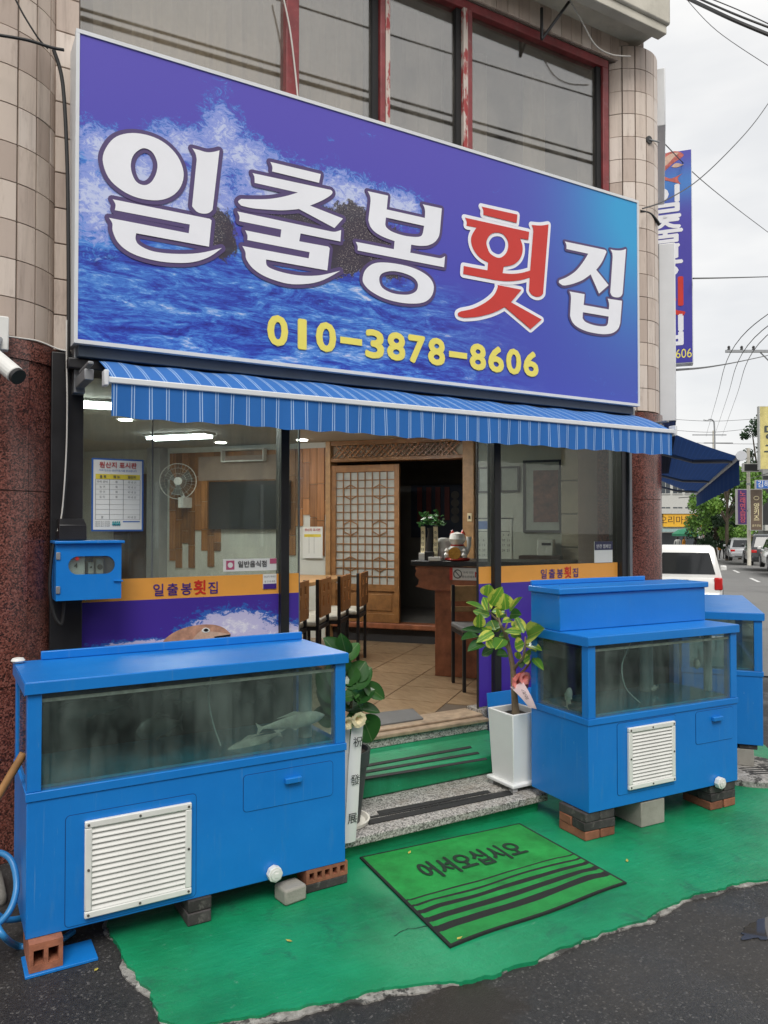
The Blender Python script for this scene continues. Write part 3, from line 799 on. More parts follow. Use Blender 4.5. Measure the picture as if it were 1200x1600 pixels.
obj('roller', MB().cyl((-.02, .39, .15), (AL + .01, .39, .15), .032), 'awning_stripe', aw, smooth=True)
mat('bracket_grey', (.3, .31, .32), .45, metal=.5)
for x in (-.1, AL + .015):
    b = MB().box(x, x + .05, .36, .47, -.02, .2).box(x + .005, x + .045, .1, .36, .0, .05).box(x + .012, x + .036, .05, .3, .06, .075)
    obj('bracket', b, 'bracket_grey', aw, bevel=.004)
for x in (.35, AL - .35):
    obj('folding_arm', MB().tube([(x, .36, .06), (x + .3 * (1 if x < 1 else -1), .2, .03), (x, .02, -.01)], .014, 8), 'bracket_grey', aw, smooth=True)

# ================================================================== SIDE AWNING (along the side street)
m, g = newmat('navy_awning')
o = g.co(); y_ = g.sep(o)[1]
c = g.mix(g.step(g.m('FRACT', g.m('MULTIPLY', y_, 28.0)), .75, .85), (.008, .022, .09), (.02, .05, .16))
tr_ = g.new('ShaderNodeBsdfTranslucent'); g.put(tr_.inputs[0], (.02, .06, .2, 1)); mxs = g.new('ShaderNodeMixShader'); mxs.inputs[0].default_value = .35
g.col(c); g.rough(.8); g.L.new(g.b.outputs[0], mxs.inputs[1]); g.L.new(tr_.outputs[0], mxs.inputs[2]); g.L.new(mxs.outputs[0], g.out.inputs[0])
R2 = Matrix.Rotation(pi / 2 - A2, 4, 'Z')          # local x -> D2, local -y -> N2
a2o = CORNER + N2 * .12 + D2 * .05
sa = thing('side_awning', 'dark navy awning folded out over the side street', 'awning', a2o + ZV * 2.05, pi / 2 - A2)
obj('fabric', MB().sheet(lambda a, b: (7.5 * a, -.62 * b, .27 * (1 - b) - .012 * sin(pi * b)), 60, 10), 'navy_awning', sa, smooth=True, recalc=False)
obj('valance', MB().sheet(lambda a, b: (7.5 * a, -.63 - .01 * sin(a * 90) * b, -.02 - .2 * b), 120, 3), 'navy_awning', sa, smooth=True, recalc=False)
obj('front_bar', MB().tube([(-.03, -.64, 0), (7.5, -.64, 0)], .026, 10), 'white_metal', sa, smooth=True)
obj('bar_end', MB().cyl((-.06, -.64, 0), (-.028, -.64, 0), .04, n=14), 'white_metal', sa, smooth=True)
for x in (.45, 3.6, 6.6):
    obj('folding_arm', MB().tube([(x, .0, .1), (x + .34, -.32, .03), (x + .03, -.62, 0)], .018, 8), 'bracket_grey', sa, smooth=True)
obj('cassette', MB().box(0, 7.5, -.02, .08, .2, .36), 'under_grey', sa, bevel=.01)

# ================================================================== SIDE SIGNS
ss_ = thing('side_signboard', 'white boxed side signboard seen edge on beside the tiled column', 'signboard', CORNER + N2 * .08 - D2 * .12 + ZV * 2.33, pi / 2 - A2)
obj('sign_box', MB().box(0, 5.0, -.205, .05, 0, 1.42), 'white_metal', ss_, bevel=.008)
obj('sign_seam', MB().box(-.004, .0, -.085, -.075, .0, 1.42), 'grey_aluminium', ss_)
obj('sign_foot', MB().box(.0, 4.9, -.2, -.02, -.1, -.004), 'navy_awning', ss_)
# projecting vertical sign
pvs = thing('vertical_sign', 'tall blue vertical sign with red fish and white lettering on the side wall', 'sign', CORNER + D2 * 2.1 + N2 * .0 + ZV * 2.9, pi / 2 - A2)
VP = (CORNER + D2 * 2.1, D2)
def V2(u, v):
    p = P(u, v, pl=VP); return -(p - CORNER).dot(N2), p.z
ve = [V2(1081, 232), V2(1083, 567), V2(1030, 238)]
vy0 = ve[0][0]; vz1 = ve[0][1]; vz0 = ve[1][1]
pvs.location = CORNER + D2 * 2.1 + ZV * vz0
pvs.matrix_basis = Matrix.Translation(CORNER + D2 * 2.1 + ZV * vz0) @ Matrix.Rotation(pi / 2 - A2, 4, 'Z')
m, g = newmat('vertical_print'); o = g.co(); z_ = g.sep(o)[2]
c = g.mix(g.step(z_, 0, vz1 - vz0), (.05, .045, .36), (.075, .06, .42))
c = g.mix(g.m('MULTIPLY', blob(g, g.sep(o), 0, vz1 - vz0 - .35, 5, .2), .8), c, (.05, .25, .65))
g.col(c); g.rough(.4)
obj('sign_box', MB().box(.0, .16, vy0, .1, 0, vz1 - vz0), 'white_metal', pvs, bevel=.004)
obj('sign_face', MB().box(-.004, -.001, vy0 + .008, .1, .01, vz1 - vz0 - .01), 'vertical_print', pvs)
def vto(u, v):
    y, z = V2(u, v); return y, z - vz0
def vshape(s_, m_, lift):
    lp = [vto(1000 + x / 3.478, 180 + y / 3.478) for x, y in spline(s_, 4)]
    obj('fish_print', MB().flat([lp], lambda a, b: (-.004 - lift, a, b)), m_, pvs)
mat('snapper_red', (.5, .12, .10), .4, var=.4, vs=30)
vshape('60,330! 100,240 150,205 200,197 235,212 230,228 190,255 150,290 110,330 90,350', 'snapper_red', .002)
vshape('90,340! 130,335 170,345 230,318! 205,345 222,376! 170,362 110,350', 'snapper_red', .0025)
vshape('170,283! 195,262 238,270! 200,285', 'fish_pale', .003)
vshape('110,260 160,215 210,205 180,235 140,275', 'fish_pale', .003)
# lettering down the sign: the same five syllables stacked, then the number
for ch, (u0, v0, u1, v1), red in (('일', (1013, 295, 1063, 338), 0), ('출', (1013, 342, 1066, 384), 0), ('봉', (1012, 390, 1066, 430), 0), ('횟', (1012, 438, 1070, 492), 1), ('집', (1014, 494, 1067, 538), 0)):
    a = vto(u0, v0); b = vto(u1, v1); vs, fs = ctext(ch, 1.0); xs = [p[0] for p in vs]; ys = [p[1] for p in vs]
    mb = MB()
    for i, (dx, dz) in enumerate(((0, 0), (.008, 0), (-.008, 0), (0, .008), (0, -.008))):
        mb.add([(-.006 - i * .0004, a[0] + (p[0] - min(xs)) / (max(xs) - min(xs)) * (b[0] - a[0]) - dx, b[1] + (p[1] - min(ys)) / (max(ys) - min(ys)) * (a[1] - b[1]) + dz) for p in vs], fs)
    obj('lettering', mb, 'letter_red' if red else 'letter_white', pvs, recalc=False)
a = vto(1058, 560); b = vto(1083, 544)
vs, fs = ctext('010-3878-8606', 1.0, 'RIGHT'); ys = [p[1] for p in vs]; k = (b[1] - a[1]) / (max(ys) - min(ys))
obj('lettering', MB().add([(-.006, vy0 + .012 - p[0] * k * .8, a[1] + (p[1] - min(ys)) * k) for p in vs], fs), 'digit_yellow', pvs, recalc=False)
# ================================================================== FISH TANKS
m, g = newmat('blue_enamel')
o = g.co()
c = g.ramp(g.noise(o, 3, 6, .65), [(.3, (.006, .175, .57)), (.7, (.010, .205, .63))])
c = g.mix(g.m('MULTIPLY', g.step(g.noise(g.map(o, (9, 9, 1.5)), 2.2, 7, .72), .54, .78), .38), c, (.06, .23, .52))
c = g.mix(g.m('MULTIPLY', g.step(g.noise(o, 55, 7, .8), .66, .72), .5), c, (.02, .06, .17))
c = g.mix(g.m('MULTIPLY', g.step(g.noise(g.map(o, (30, 30, .8)), 2.0, 6, .7), .6, .72), .3), c, (.16, .33, .56))
c = g.mix(g.m('MULTIPLY', g.step(g.noise(g.map(o, (160, 40, 9), rot=(.2, .5, .1)), 1.5, 3, .7), .71, .74), .5), c, (.2, .38, .6))
g.col(c); g.rough(g.m('ADD', .24, g.m('MULTIPLY', g.noise(o, 8, 5), .2)))
g.bump(g.noise(o, 5, 4), .12, .02)
mat('white_plastic', (.74, .74, .71), .45, var=.06, dirt=.15, dirtc=(.45, .42, .36))
mat('tank_back', (.03, .04, .042), .8, var=.5, vs=4)
mat('tank_teal', (.03, .3, .42), .6, var=.3)
mat('stand_pipe', (.5, .52, .5), .5, var=.1)
mat('slot_dark', (.08, .075, .07), .8)
glass('tank_glass', (.90, .95, .93), .035, fog=.33, fogc=(.23, .29, .265), streak=True)
glass('tank_water', (.70, .80, .80), .0, fog=.12, fogc=(.10, .16, .16))
mat('seam_blue', (.003, .045, .17), .6)
def rr(x0, x1, z0, z1, r=.014, k=4):
    out = []
    for cx, cz, a0 in ((x1 - r, z0 + r, -pi / 2), (x1 - r, z1 - r, 0), (x0 + r, z1 - r, pi / 2), (x0 + r, z0 + r, pi)):
        for i in range(k + 1): out.append((cx + r * cos(a0 + pi / 2 * i / k), cz + r * sin(a0 + pi / 2 * i / k)))
    return out
def panel(name, x0, x1, z0, z1, t):
    sm = obj('panel_seam', MB().prism(rr(x0 - .0022, x1 + .0022, z0 - .0022, z1 + .0022, .016), lambda x, z: (x, -.0009, z), lambda x, z: (x, .004, z)), 'seam_blue', t)
    return obj(name, MB().prism(rr(x0, x1, z0, z1), lambda x, z: (x, -.0024, z), lambda x, z: (x, -.0010, z)), 'blue_enamel', t)
def tank(name, label, loc, rz, L, W, H, zs, grille, door, cap, flange=(.09, 0), upper=None, side_glass='L', tilt=0):
    """zs: sill height; grille (x0,x1,z0,z1); door (x0,x1,z0,z1); cap (x,z)"""
    t = thing(name, label, 'fish tank', loc, rz, 'blue fish tanks')
    pw = .045; zl = H - .034
    B = 'blue_enamel'
    obj('cabinet', MB().box(0, L, 0, W, 0, zs - .031), B, t, bevel=.0025)
    obj('sill_trim', MB().box(-.004, L + .004, -.005, W + .004, zs - .03, zs), B, t, bevel=.0018)
    for x in (0, L - pw):
        for y in (0, W - pw): obj('corner_post', MB().box(x, x + pw, y, y + pw, zs + .001, zl), B, t, bevel=.0015)
    obj('lid', MB().box(-.008, L + .008, -.010, W + .006, zl + .001, H), B, t, bevel=.002)
    obj('lid_lip', MB().box(-.009, L + .009, -.0125, -.0105, zl - .008, H - .003), B, t, bevel=.002)
    obj('lid_lip', MB().box(-.0105, -.0085, -.010, W * .98, zl - .012, H - .004), B, t, bevel=.002)
    if flange: obj('lid_flange', MB().box(flange[0], L - flange[1], W - .012, W + .006, H + .001, H + .034), B, t, bevel=.003)
    obj('back_panel', MB().box(pw, L - pw, W - .01, W - .002, zs + .001, zl), 'tank_back', t)
    obj('tank_floor', MB().box(pw, L - pw, .03, W - .03, zs + .002, zs + .012), 'tank_teal', t)
    obj('glass_pane', MB().box(pw - .004, L - pw + .004, .006, .012, zs + .0015, zl - .001), 'tank_glass', t)
    if 'L' in side_glass: obj('glass_pane', MB().box(.006, .012, pw - .004, W - pw + .004, zs + .0015, zl - .001), 'tank_glass', t)
    if 'R' in side_glass: obj('glass_pane', MB().box(L - .018, L - .012, pw - .004, W - pw + .004, zs + .0015, zl - .001), 'tank_glass', t)
    obj('water', MB().box(.022, L - .022, .022, W - .014, zs + .014, zl - .035), 'tank_water', t)
    mat('scum', (.4, .42, .38), .7, var=.3, vs=30)
    obj('scum_line', MB().box(pw + .002, L - pw - .002, .0125, .0145, zl - .042, zl - .03), 'scum', t)
    if grille:
        x0, x1, z0, z1 = grille
        panel('access_panel', x0 - .06, x1 + .02, z0 - .02, z1 + .025, t)
        gr = obj('vent_grille', MB().box(x0 + .01, x1 - .01, -.006, -.003, z0 + .01, z1 - .01), 'slot_dark', t)
        f = MB(); b = .024
        f.box(x0, x1, -.02, -.003, z1 - b, z1).box(x0, x1, -.02, -.003, z0, z0 + b).box(x0, x0 + b, -.0195, -.003, z0 + b, z1 - b).box(x1 - b, x1, -.0195, -.003, z0 + b, z1 - b)
        obj('grille_frame', f, 'white_plastic', gr, bevel=.004)
        n = 15; first = None; dz = (z1 - z0 - 2 * b) / n
        for i in range(n):
            M = Matrix.Translation((0, 0, z0 + b + i * dz))
            if first is None:
                first = obj('slat', MB().add([(x0 + b, -.0175, .001), (x1 - b, -.0175, .001), (x1 - b, -.0165, .004), (x0 + b, -.0165, .004), (x0 + b, -.0065, dz * .97), (x1 - b, -.0065, dz * .97), (x1 - b, -.0075, dz * .82), (x0 + b, -.0075, dz * .82)],
                                             [(0, 1, 2, 3), (3, 2, 5, 4), (4, 5, 6, 7), (7, 6, 1, 0), (0, 3, 4, 7), (1, 6, 5, 2)]), 'white_plastic', gr); first.matrix_basis = M
            else: share(first, 'slat', gr, M)
        for sx, sz in ((x0 + .012, z1 - .012), ((x0 + x1) / 2, z1 - .012), (x1 - .012, z1 - .012), (x0 + .012, z0 + .012), ((x0 + x1) / 2, z0 + .012), (x1 - .012, z0 + .012), (x0 + .012, (z0 + z1) / 2), (x1 - .012, (z0 + z1) / 2)):
            obj('screw', MB().cyl((sx, -.0225, sz), (sx, -.019, sz), .0045, n=8), 'slot_dark', gr)
    if door:
        x0, x1, z0, z1 = door
        dr = panel('hatch', x0, x1, z0, z1, t)
        xm = x0 + (x1 - x0) * .53; zm = z1 - .035
        obj('handle', MB().box(xm - .035, xm + .035, -.022, -.0035, zm - .022, zm), B, dr, bevel=.003)
    if cap:
        x, z = cap
        c_ = obj('drain_cap', MB().cyl((x, -.002, z), (x, -.03, z), .031, n=8), 'white_plastic', t, bevel=.003)
        obj('cap_disc', MB().cyl((x, -.031, z), (x, -.036, z), .02, n=16).box(x - .008, x + .008, -.04, -.0365, z - .008, z + .008), 'white_plastic', c_)
    if upper:
        y0, y1, hu = upper
        obj('top_box', MB().box(.0, L, y0, y1, H + .001, H + hu - .032), B, t, bevel=.004)
        obj('top_box_lid', MB().box(-.014, L + .014, y0 - .014, y1 + .006, H + hu - .031, H + hu), B, t, bevel=.005)
        obj('top_box_flange', MB().box(.0, L * .78, y1 - .01, y1 + .006, H + hu + .001, H + hu + .026), B, t, bevel=.003)
    return t
T1L = (.275, 2.86, .107)
tank('fish_tank', 'wide blue fish tank with murky water and white louvre beside the electric box', T1L, 0, 1.21, .45, .865, .49,
     (.184, .559, .03, .365), (.766, 1.15, .285, .425), (.889, .028))
T2L = (2.673, 2.66, .145); T2R = radians(-3)
tank('fish_tank', 'blue fish tank with a raised box on top beside the white square planter', T2L, T2R, 1.035, .43, .83, .44,
     (.24, .555, .075, .375), (.72, 1.0, .23, .395), (.88, .015), flange=None, upper=(.2, .43, .215))
q = P(1197, 1164, Z=.195)
T3 = Vector((4.27, 2.83, .19)) - N2 * .45
tank('fish_tank', 'narrow ended blue fish tank round the corner with a worn speckled lid', tuple(T3 + N2 * .45), pi / 2 - A2, 1.25, .45, .79, .44, None, (.3, .6, .2, .36), None, flange=None)
# worn patch on that lid
mat('lid_wear', (.35, .5, .6), .4, var=.5, vs=20)

def fish(name, label, c, L, ang, m_, hh=.25, roll=0, pitch=0):
    prof = [(0, .02), (.04, .35), (.12, .75), (.25, 1), (.4, .98), (.58, .78), (.74, .48), (.86, .26), (.92, .2)]
    mb = MB(); k = 10
    for i, (x, r) in enumerate(prof):
        for j in range(k):
            a = 2 * pi * j / k
            mb.v.append(((x - .5) * L, cos(a) * r * L * hh * .27, sin(a) * r * L * hh * .5))
    for i in range(len(prof) - 1):
        for j in range(k): mb.f.append((i * k + j, i * k + (j + 1) % k, (i + 1) * k + (j + 1) % k, (i + 1) * k + j))
    mb.f.append(tuple(range(k)))
    e = (len(prof) - 1) * k
    h = hh * L * .5
    def fin(pts, th=.002):
        mb.prism(pts, lambda x, y: (x, -th, y), lambda x, y: (x, th, y))
    fin([(.41 * L, .15 * h), (.5 * L, .85 * h), (.475 * L, 0), (.5 * L, -.85 * h), (.41 * L, -.15 * h)])
    fin([(-.2 * L, .95 * h), (-.05 * L, 1.35 * h), (.2 * L, .85 * h), (.1 * L, .85 * h)])
    fin([(.08 * L, -.8 * h), (.2 * L, -1.15 * h), (.26 * L, -.6 * h)])
    fin([(-.15 * L, -.85 * h), (-.05 * L, -1.25 * h), (.0, -.9 * h)])
    o = obj(name, mb, m_, None, smooth=True)
    o.matrix_basis = Matrix.Translation(c) @ Matrix.Rotation(ang, 4, 'Z') @ Matrix.Rotation(pitch, 4, 'Y') @ Matrix.Rotation(roll, 4, 'X')
    return tag(o, label, 'fish', 'live fish in the tanks')
mat('fish_silver', (.7, .64, .54), .35, var=.35, vs=14); mat('fish_dark', (.07, .065, .058), .4, var=.4, vs=14)
yy = 2.86
fish('fish', 'pale silver fish swimming near the white standpipe in the wide tank', P(455, 1128, Y=yy + .07), .30, pi - .05, 'fish_silver', .2, pitch=.08)
fish('fish', 'pale silver fish resting low on the floor of the wide tank', P(395, 1162, Y=yy + .12), .27, .1, 'fish_silver', .22, pitch=-.2)
fish('fish', 'dark brown fish hovering mid water in the wide tank', P(250, 1135, Y=yy + .12), .2, .3, 'fish_dark', .42)
fish('fish', 'dark fish near the surface of the wide tank', P(290, 1085, Y=yy + .14), .2, pi + .2, 'fish_dark', .3)
fish('fish', 'dark round bodied fish in the upper corner of the wide tank', P(400, 1078, Y=yy + .2), .2, .2, 'fish_dark', .45)
fish('fish', 'long dark fish along the hazy left end of the wide tank', P(150, 1105, Y=yy + .16), .28, .1, 'fish_dark', .24)
fish('fish', 'small pale flatfish resting by the standpipe of the tank with raised box', P(1088, 1037, Y=2.72), .06, 1.2, 'fish_silver', .8)
fish('fish', 'small pale fish behind the end pane of the tank with raised box', P(888, 1090, X=2.72), .11, 1.5, 'fish_silver', .4, pitch=1.3)
fish('fish', 'small olive fish low in the tank with raised box', P(1023, 1075, Y=2.85), .09, .3, 'fish_silver', .3)
def pipe(label, u, y, z0, z1, r=.022):
    x = P(u, 1050, Y=y).x
    tag(obj('standpipe', MB().lathe([(r, z0), (r, z1), (r * .7, z1)], 14, (x, y, 0)), 'stand_pipe', None, smooth=True), label, 'pipe')
pipe('white overflow standpipe standing in the wide fish tank', 477, 2.99, .611, .93, .028)
pipe('white standpipe in the right end of the tank with raised box', 1106, 2.76, .6, .935, .022)
pipe('fat grey foam filter column in the middle of the tank with raised box', 1010, 2.92, .6, .94, .035)
tag(obj('lid_rag', MB().lathe([(.018, 0), (.026, .008), (.02, .017), (.006, .02)], 12, (.28, 3.27, .975)), 'white_plastic', None, smooth=True), 'small white rag lying on the back corner of the wide tank lid', 'rag')

# ================================================================== BRICKS AND BLOCKS UNDER THE TANKS
mat('brick_red', (.27, .10, .055), .85, var=.3, vs=18, bump=.6, bs=90, rnd=.25, dirt=.3, dirtc=(.1, .08, .07))
mat('brick_dark', (.045, .04, .04), .8, var=.4, vs=14, bump=.6, bs=90, rnd=.3, dirt=.5, dirtc=(.24, .22, .2))
mat('block_grey', (.3, .285, .25), .9, var=.18, vs=7, bump=.5, bs=120, dirt=.3, dirtc=(.16, .14, .11))
def brick(x, y, z, l, d, h, m_, label, group, rz=0, holes=0, cat='brick'):
    mb = MB()
    if holes:
        # perforated face towards the street: a comb of webs round real holes
        w_ = .0135; n = holes; hw = (l - w_ * (n + 1)) / n
        mb.box(-l / 2, l / 2, -d / 2, d / 2, 0, h * .24).box(-l / 2, l / 2, -d / 2, d / 2, h * .76, h)
        for i in range(n + 1): mb.box(-l / 2 + i * (hw + w_), -l / 2 + i * (hw + w_) + w_, -d / 2, d / 2, h * .24, h * .76)
        mb.box(-l / 2 + .001, l / 2 - .001, d / 2 - .03, d / 2 - .001, h * .24, h * .76)
        o = obj('brick', mb, m_, None)
    else:
        o = obj('brick' if cat == 'brick' else 'concrete_block', mb.box(-l / 2, l / 2, -d / 2, d / 2, 0, h), m_, None, bevel=.004)
    o.matrix_basis = Matrix.Translation((x, y, z)) @ Matrix.Rotation(rz, 4, 'Z')
    return tag(o, label, cat, group)
# under the wide tank
g1 = 'bricks under the wide tank'
brick(.335, 2.915, .012, .105, .19, .094, 'brick_red', 'red holed brick on the blue plate at the asphalt corner', g1, holes=2)
tag(obj('support_plate', MB().box(.27, .5, 2.81, 2.95, .001, .011), 'blue_enamel', None, bevel=.002), 'blue metal plate lying under the holed red brick', 'plate')
xm = P(310, 1420, Y=2.86).x
brick(xm, 2.94, .015, .09, .19, .045, 'brick_dark', 'sooty brick lowest under the middle of the wide tank', g1)
brick(xm, 2.945, .061, .09, .19, .045, 'brick_dark', 'sooty brick laid on another under the middle of the wide tank', g1, rz=.04)
xr = P(511, 1390, Y=2.86).x
brick(xr, 2.905, .015, .19, .09, .035, 'brick_dark', 'dark paint smeared brick beneath the five holed brick', g1, rz=.03)
brick(xr, 2.905, .051, .19, .09, .055, 'brick_red', 'brown five holed brick under the end of the wide tank near the steps', g1, rz=.03, holes=5)
xs = P(458, 1395, Y=2.84).x
s_ = obj('loose_stone', MB().box(-.055, .045, -.04, .05, 0, .062), 'block_grey', None, bevel=.01)
s_.matrix_basis = Matrix.Translation((xs, 2.85, .014)) @ Matrix.Rotation(.15, 4, 'Z'); tag(s_, 'small pale stone block beside the brown holed brick', 'stone')
# two stacks under the tank with the raised box
g2 = 'bricks stacked under the tank with the raised box'
c2, s2 = cos(T2R), sin(T2R)
def t2(x, y): return T2L[0] + x * c2 - y * s2, T2L[1] + x * s2 + y * c2
for (lx, nm) in ((.075, 'near the planter'), (.93, 'by the drain cap')):
    z = .015
    rows = 3 if lx < .5 else 3
    for r in range(rows):
        h = .0425
        for i in range(2):
            if r % 2 == 0: px, py, rz_ = lx + (i - .5) * .094, .1, pi / 2
            else: px, py, rz_ = lx, .05 + i * .094, 0
            wx_, wy_ = t2(px, py)
            red = (r == 0) if lx > .5 else (r == 0 or (r == 1 and i == 1))
            brick(wx_, wy_, z, .188, .09, h - .001, 'brick_red' if red else 'brick_dark', ('red bottom brick ' if r == 0 else 'middle brick ' if r == 1 else 'sooty top brick ') + (('on the planter side' if i == 0 else 'on the corner side') if r % 2 == 0 else ('facing the lane' if i == 0 else 'hidden towards the wall')) + ' in the stack ' + nm, g2, rz=T2R + rz_ + random.uniform(-.05, .05))
        z += h
wx_, wy_ = t2(.42, .1)
brick(wx_, wy_, .015, .16, .19, .122, 'block_grey', 'square concrete block under the middle of the tank with raised box', None, rz=T2R, cat='block')
tag(obj('shim_plate', MB().box(-.06, .06, -.09, .09, 0, .006, Matrix.Translation((wx_ + .03, wy_, .138)) @ Matrix.Rotation(T2R, 4, 'Z')), 'blue_enamel', None), 'thin blue shim plate on the square concrete block', 'plate')
# under the corner tank
c3 = Vector((4.27, 2.83, 0)); k3 = c3 - N2 * .2 + D2 * .09
o3 = brick(k3.x, k3.y, .06, .3, .16, .1, 'block_grey', 'wide pale concrete block under the corner tank', None, rz=-A2, cat='block')
k3 = c3 - N2 * .08 + D2 * .09
brick(k3.x, k3.y, .161, .1, .16, .027, 'brick_dark', 'flat dark brick on the wide pale block', None, rz=-A2)
k3 = c3 - N2 * .2 + D2 * 1.0
brick(k3.x, k3.y, .0, .3, .16, .188, 'block_grey', 'concrete block under the far end of the corner tank', None, rz=-A2, cat='block')
# round concrete drain with slots
dq = c3 - N2 * .1 + D2 * .02
dr = thing('storm_drain', 'round worn concrete drain cover with slots below the corner tank', 'drain', (dq.x, dq.y, 0))
obj('drain_cover', MB().lathe([(.27, 0), (.27, .045), (.25, .058), (.05, .06)], 32), 'cement', dr, smooth=True)
for i in range(5):
    obj('slot', MB().box(-.09, .09, -.006, .006, .0595, .0615, Matrix.Rotation(-.4, 4, 'Z') @ Matrix.Translation((.02, -.19 + i * .035, -.003 if i < 1 else 0))), 'dark_gap', dr)

# ================================================================== DOORMAT
q4 = [P(562, 1340, Z=.02), P(812, 1287, Z=.02), P(980, 1380, Z=.02), P(703, 1480, Z=.02)]
dm = thing('doormat', 'green welcome doormat with black lettering, stripes and black rim', 'doormat', (q4[3].x, q4[3].y, .016))
def mat_xy(a, b):                        # a along the width, b from street edge to step
    p = (q4[3] * (1 - a) + q4[2] * a) * (1 - b) + (q4[0] * (1 - a) + q4[1] * a) * b
    wob = .006 * sin(a * 9 + b * 4) * (1 - b)
    return p.x - q4[3].x, p.y - q4[3].y + wob
def mat_z(a, b):
    e = min(a, 1 - a, b, 1 - b)
    z = .004 + .0035 * (1 + mnoise.noise(Vector((a * 5, b * 6, 3)))) * min(1, e * 9)
    z += .005 * max(0, sin(b * 21 + 1.6 * sin(a * 5))) * (1 - b) * min(1, e * 8)
    if e < .03: z += .003
    return z
m, g = newmat('mat_pile')
uvx = g.new('ShaderNodeUVMap'); uvx.uv_map = 'UVMap'; uv = g.sep(uvx.outputs[0]); o = g.co()
rim = g.m('MAXIMUM', g.m('GREATER_THAN', g.m('ABSOLUTE', g.m('SUBTRACT', uv[0], .5)), .487), g.m('GREATER_THAN', g.m('ABSOLUTE', g.m('SUBTRACT', uv[1], .5)), .486))
f = rim
for a, b in ((.435, .45), (.37, .39), (.295, .33), (.21, .255), (.115, .17)):
    f = g.m('MAXIMUM', f, band(g, uv[1], a, b))
gr = g.ramp(g.noise(o, 6, 7, .7), [(.3, (.006, .18, .03)), (.5, (.010, .29, .05)), (.75, (.018, .40, .075))])
gr = g.mix(g.m('MULTIPLY', g.m('SUBTRACT', 1.0, g.step(uv[1], .0, .45)), .3), gr, (.02, .2, .06))
g.col(g.mix(f, gr, (.014, .016, .015))); g.rough(.95); g.bump(g.noise(o, 420, 3, .7), .9, .004)
NU, NV = 90, 76
mb = MB().sheet(lambda a, b: (*mat_xy(a, b), mat_z(a, b)), NU, NV)
mo = obj('mat_pile', mb, 'mat_pile', dm, smooth=True, recalc=False)
ul = mo.data.uv_layers.new(name='UVMap')
for l in mo.data.loops:
    i = l.vertex_index; ul.data[l.index].uv = ((i % (NU + 1)) / NU, (i // (NU + 1)) / NV)
# rim skirt so that the mat has its thickness
sk = MB(); ring = [(i / 40, 0) for i in range(40)] + [(1, i / 40) for i in range(40)] + [(1 - i / 40, 1) for i in range(40)] + [(0, 1 - i / 40) for i in range(40)]
for (a, b) in ring:
    x, y = mat_xy(a, b); sk.v += [(x, y, mat_z(a, b)), (x, y, -.001)]
n = len(ring); sk.f = [(2 * i, 2 * i + 1, 2 * ((i + 1) % n) + 1, 2 * ((i + 1) % n)) for i in range(n)]
obj('mat_edge', sk, 'grip_rubber', dm)
mat('mat_letter', (.008, .03, .016), .95, var=.3, vs=40)
vs, fs = ctext('어서오십시오', 1.0); xs = [p[0] for p in vs]; ys = [p[1] for p in vs]
def mt(p, dx=0, dy=0, l=.0035):
    a = .2 + (p[0] - min(xs)) / (max(xs) - min(xs)) * .6 + dx; b = .57 + (p[1] - min(ys)) / (max(ys) - min(ys)) * .2 + dy
    x, y = mat_xy(a, b); return (x, y, mat_z(a, b) + l)
mb = MB()
for i, (dx, dy) in enumerate(((0, 0), (.005, 0), (-.005, 0), (0, .0065), (0, -.0065))): mb.add([mt(p, dx, dy, .0025 + i * .0003) for p in vs], fs)
obj('lettering', mb, 'mat_letter', dm, recalc=False)

# ================================================================== PLANTS
def leaf_mesh(name, curl=.25, fold=.22, n=7, m_=None):
    mb = MB(); n = 10
    for i in range(n + 1):
        t = i / n; w_ = .5 * max(0.0, sin(pi * t ** .82)) ** .72; z = curl * t * t * -.5
        mb.v += [(t, -w_, z + fold * w_), (t, 0, z), (t, w_, z + fold * w_)]
    for i in range(n):
        a = i * 3; mb.f += [(a, a + 1, a + 4, a + 3), (a + 1, a + 2, a + 5, a + 4)]
    me = bpy.data.meshes.new(name); me.from_pydata(mb.v, [], mb.f)
    me.polygons.foreach_set('use_smooth', [True] * len(me.polygons)); me.materials.append(MATS[m_])
    return me
def leaf_mat(name, c0, c1, rim, rimc, rough=.3):
    m, g = newmat(name); gc = g.sep(g.co('Generated')); o = g.co()
    e = g.m('ABSOLUTE', g.m('SUBTRACT', gc[1], .5)); oi = g.new('ShaderNodeObjectInfo').outputs['Random']
    c = g.mix(oi, c0, c1)
    if rim:
        wv = g.noise(g.map(o, (3, 6, 1)), 1.6, 5, .6)
        f = g.step(g.m('ADD', e, g.m('MULTIPLY', g.m('SUBTRACT', wv, .5), .6)), .2, .3)
        f = g.m('MULTIPLY', f, g.step(oi, .1, .45)); c = g.mix(f, c, rimc)
    c = g.mix(g.m('MULTIPLY', g.m('LESS_THAN', e, .022), .6), c, rimc if rim else (.14, .22, .09))
    g.col(c); g.rough(rough); g.b.inputs['Subsurface Weight'].default_value = 0
    tl = g.new('ShaderNodeBsdfTranslucent'); g.put(tl.inputs[0], c); ms = g.new('ShaderNodeMixShader'); ms.inputs[0].default_value = .22
    g.L.new(g.b.outputs[0], ms.inputs[1]); g.L.new(tl.outputs[0], ms.inputs[2]); g.L.new(ms.outputs[0], g.out.inputs[0])
leaf_mat('leaf_variegated', (.08, .22, .03), (.16, .36, .035), True, (.58, .62, .1))
leaf_mat('leaf_dark', (.022, .085, .02), (.05, .15, .035), False, (.1, .2, .06), .25)
LV = [leaf_mesh('leaf', c_, f_, m_='leaf_variegated') for c_, f_ in ((.2, .25), (.45, .15), (-.15, .35))]
LD = [leaf_mesh('leaf', c_, f_, m_='leaf_dark') for c_, f_ in ((.25, .3), (.5, .2), (.0, .4))]
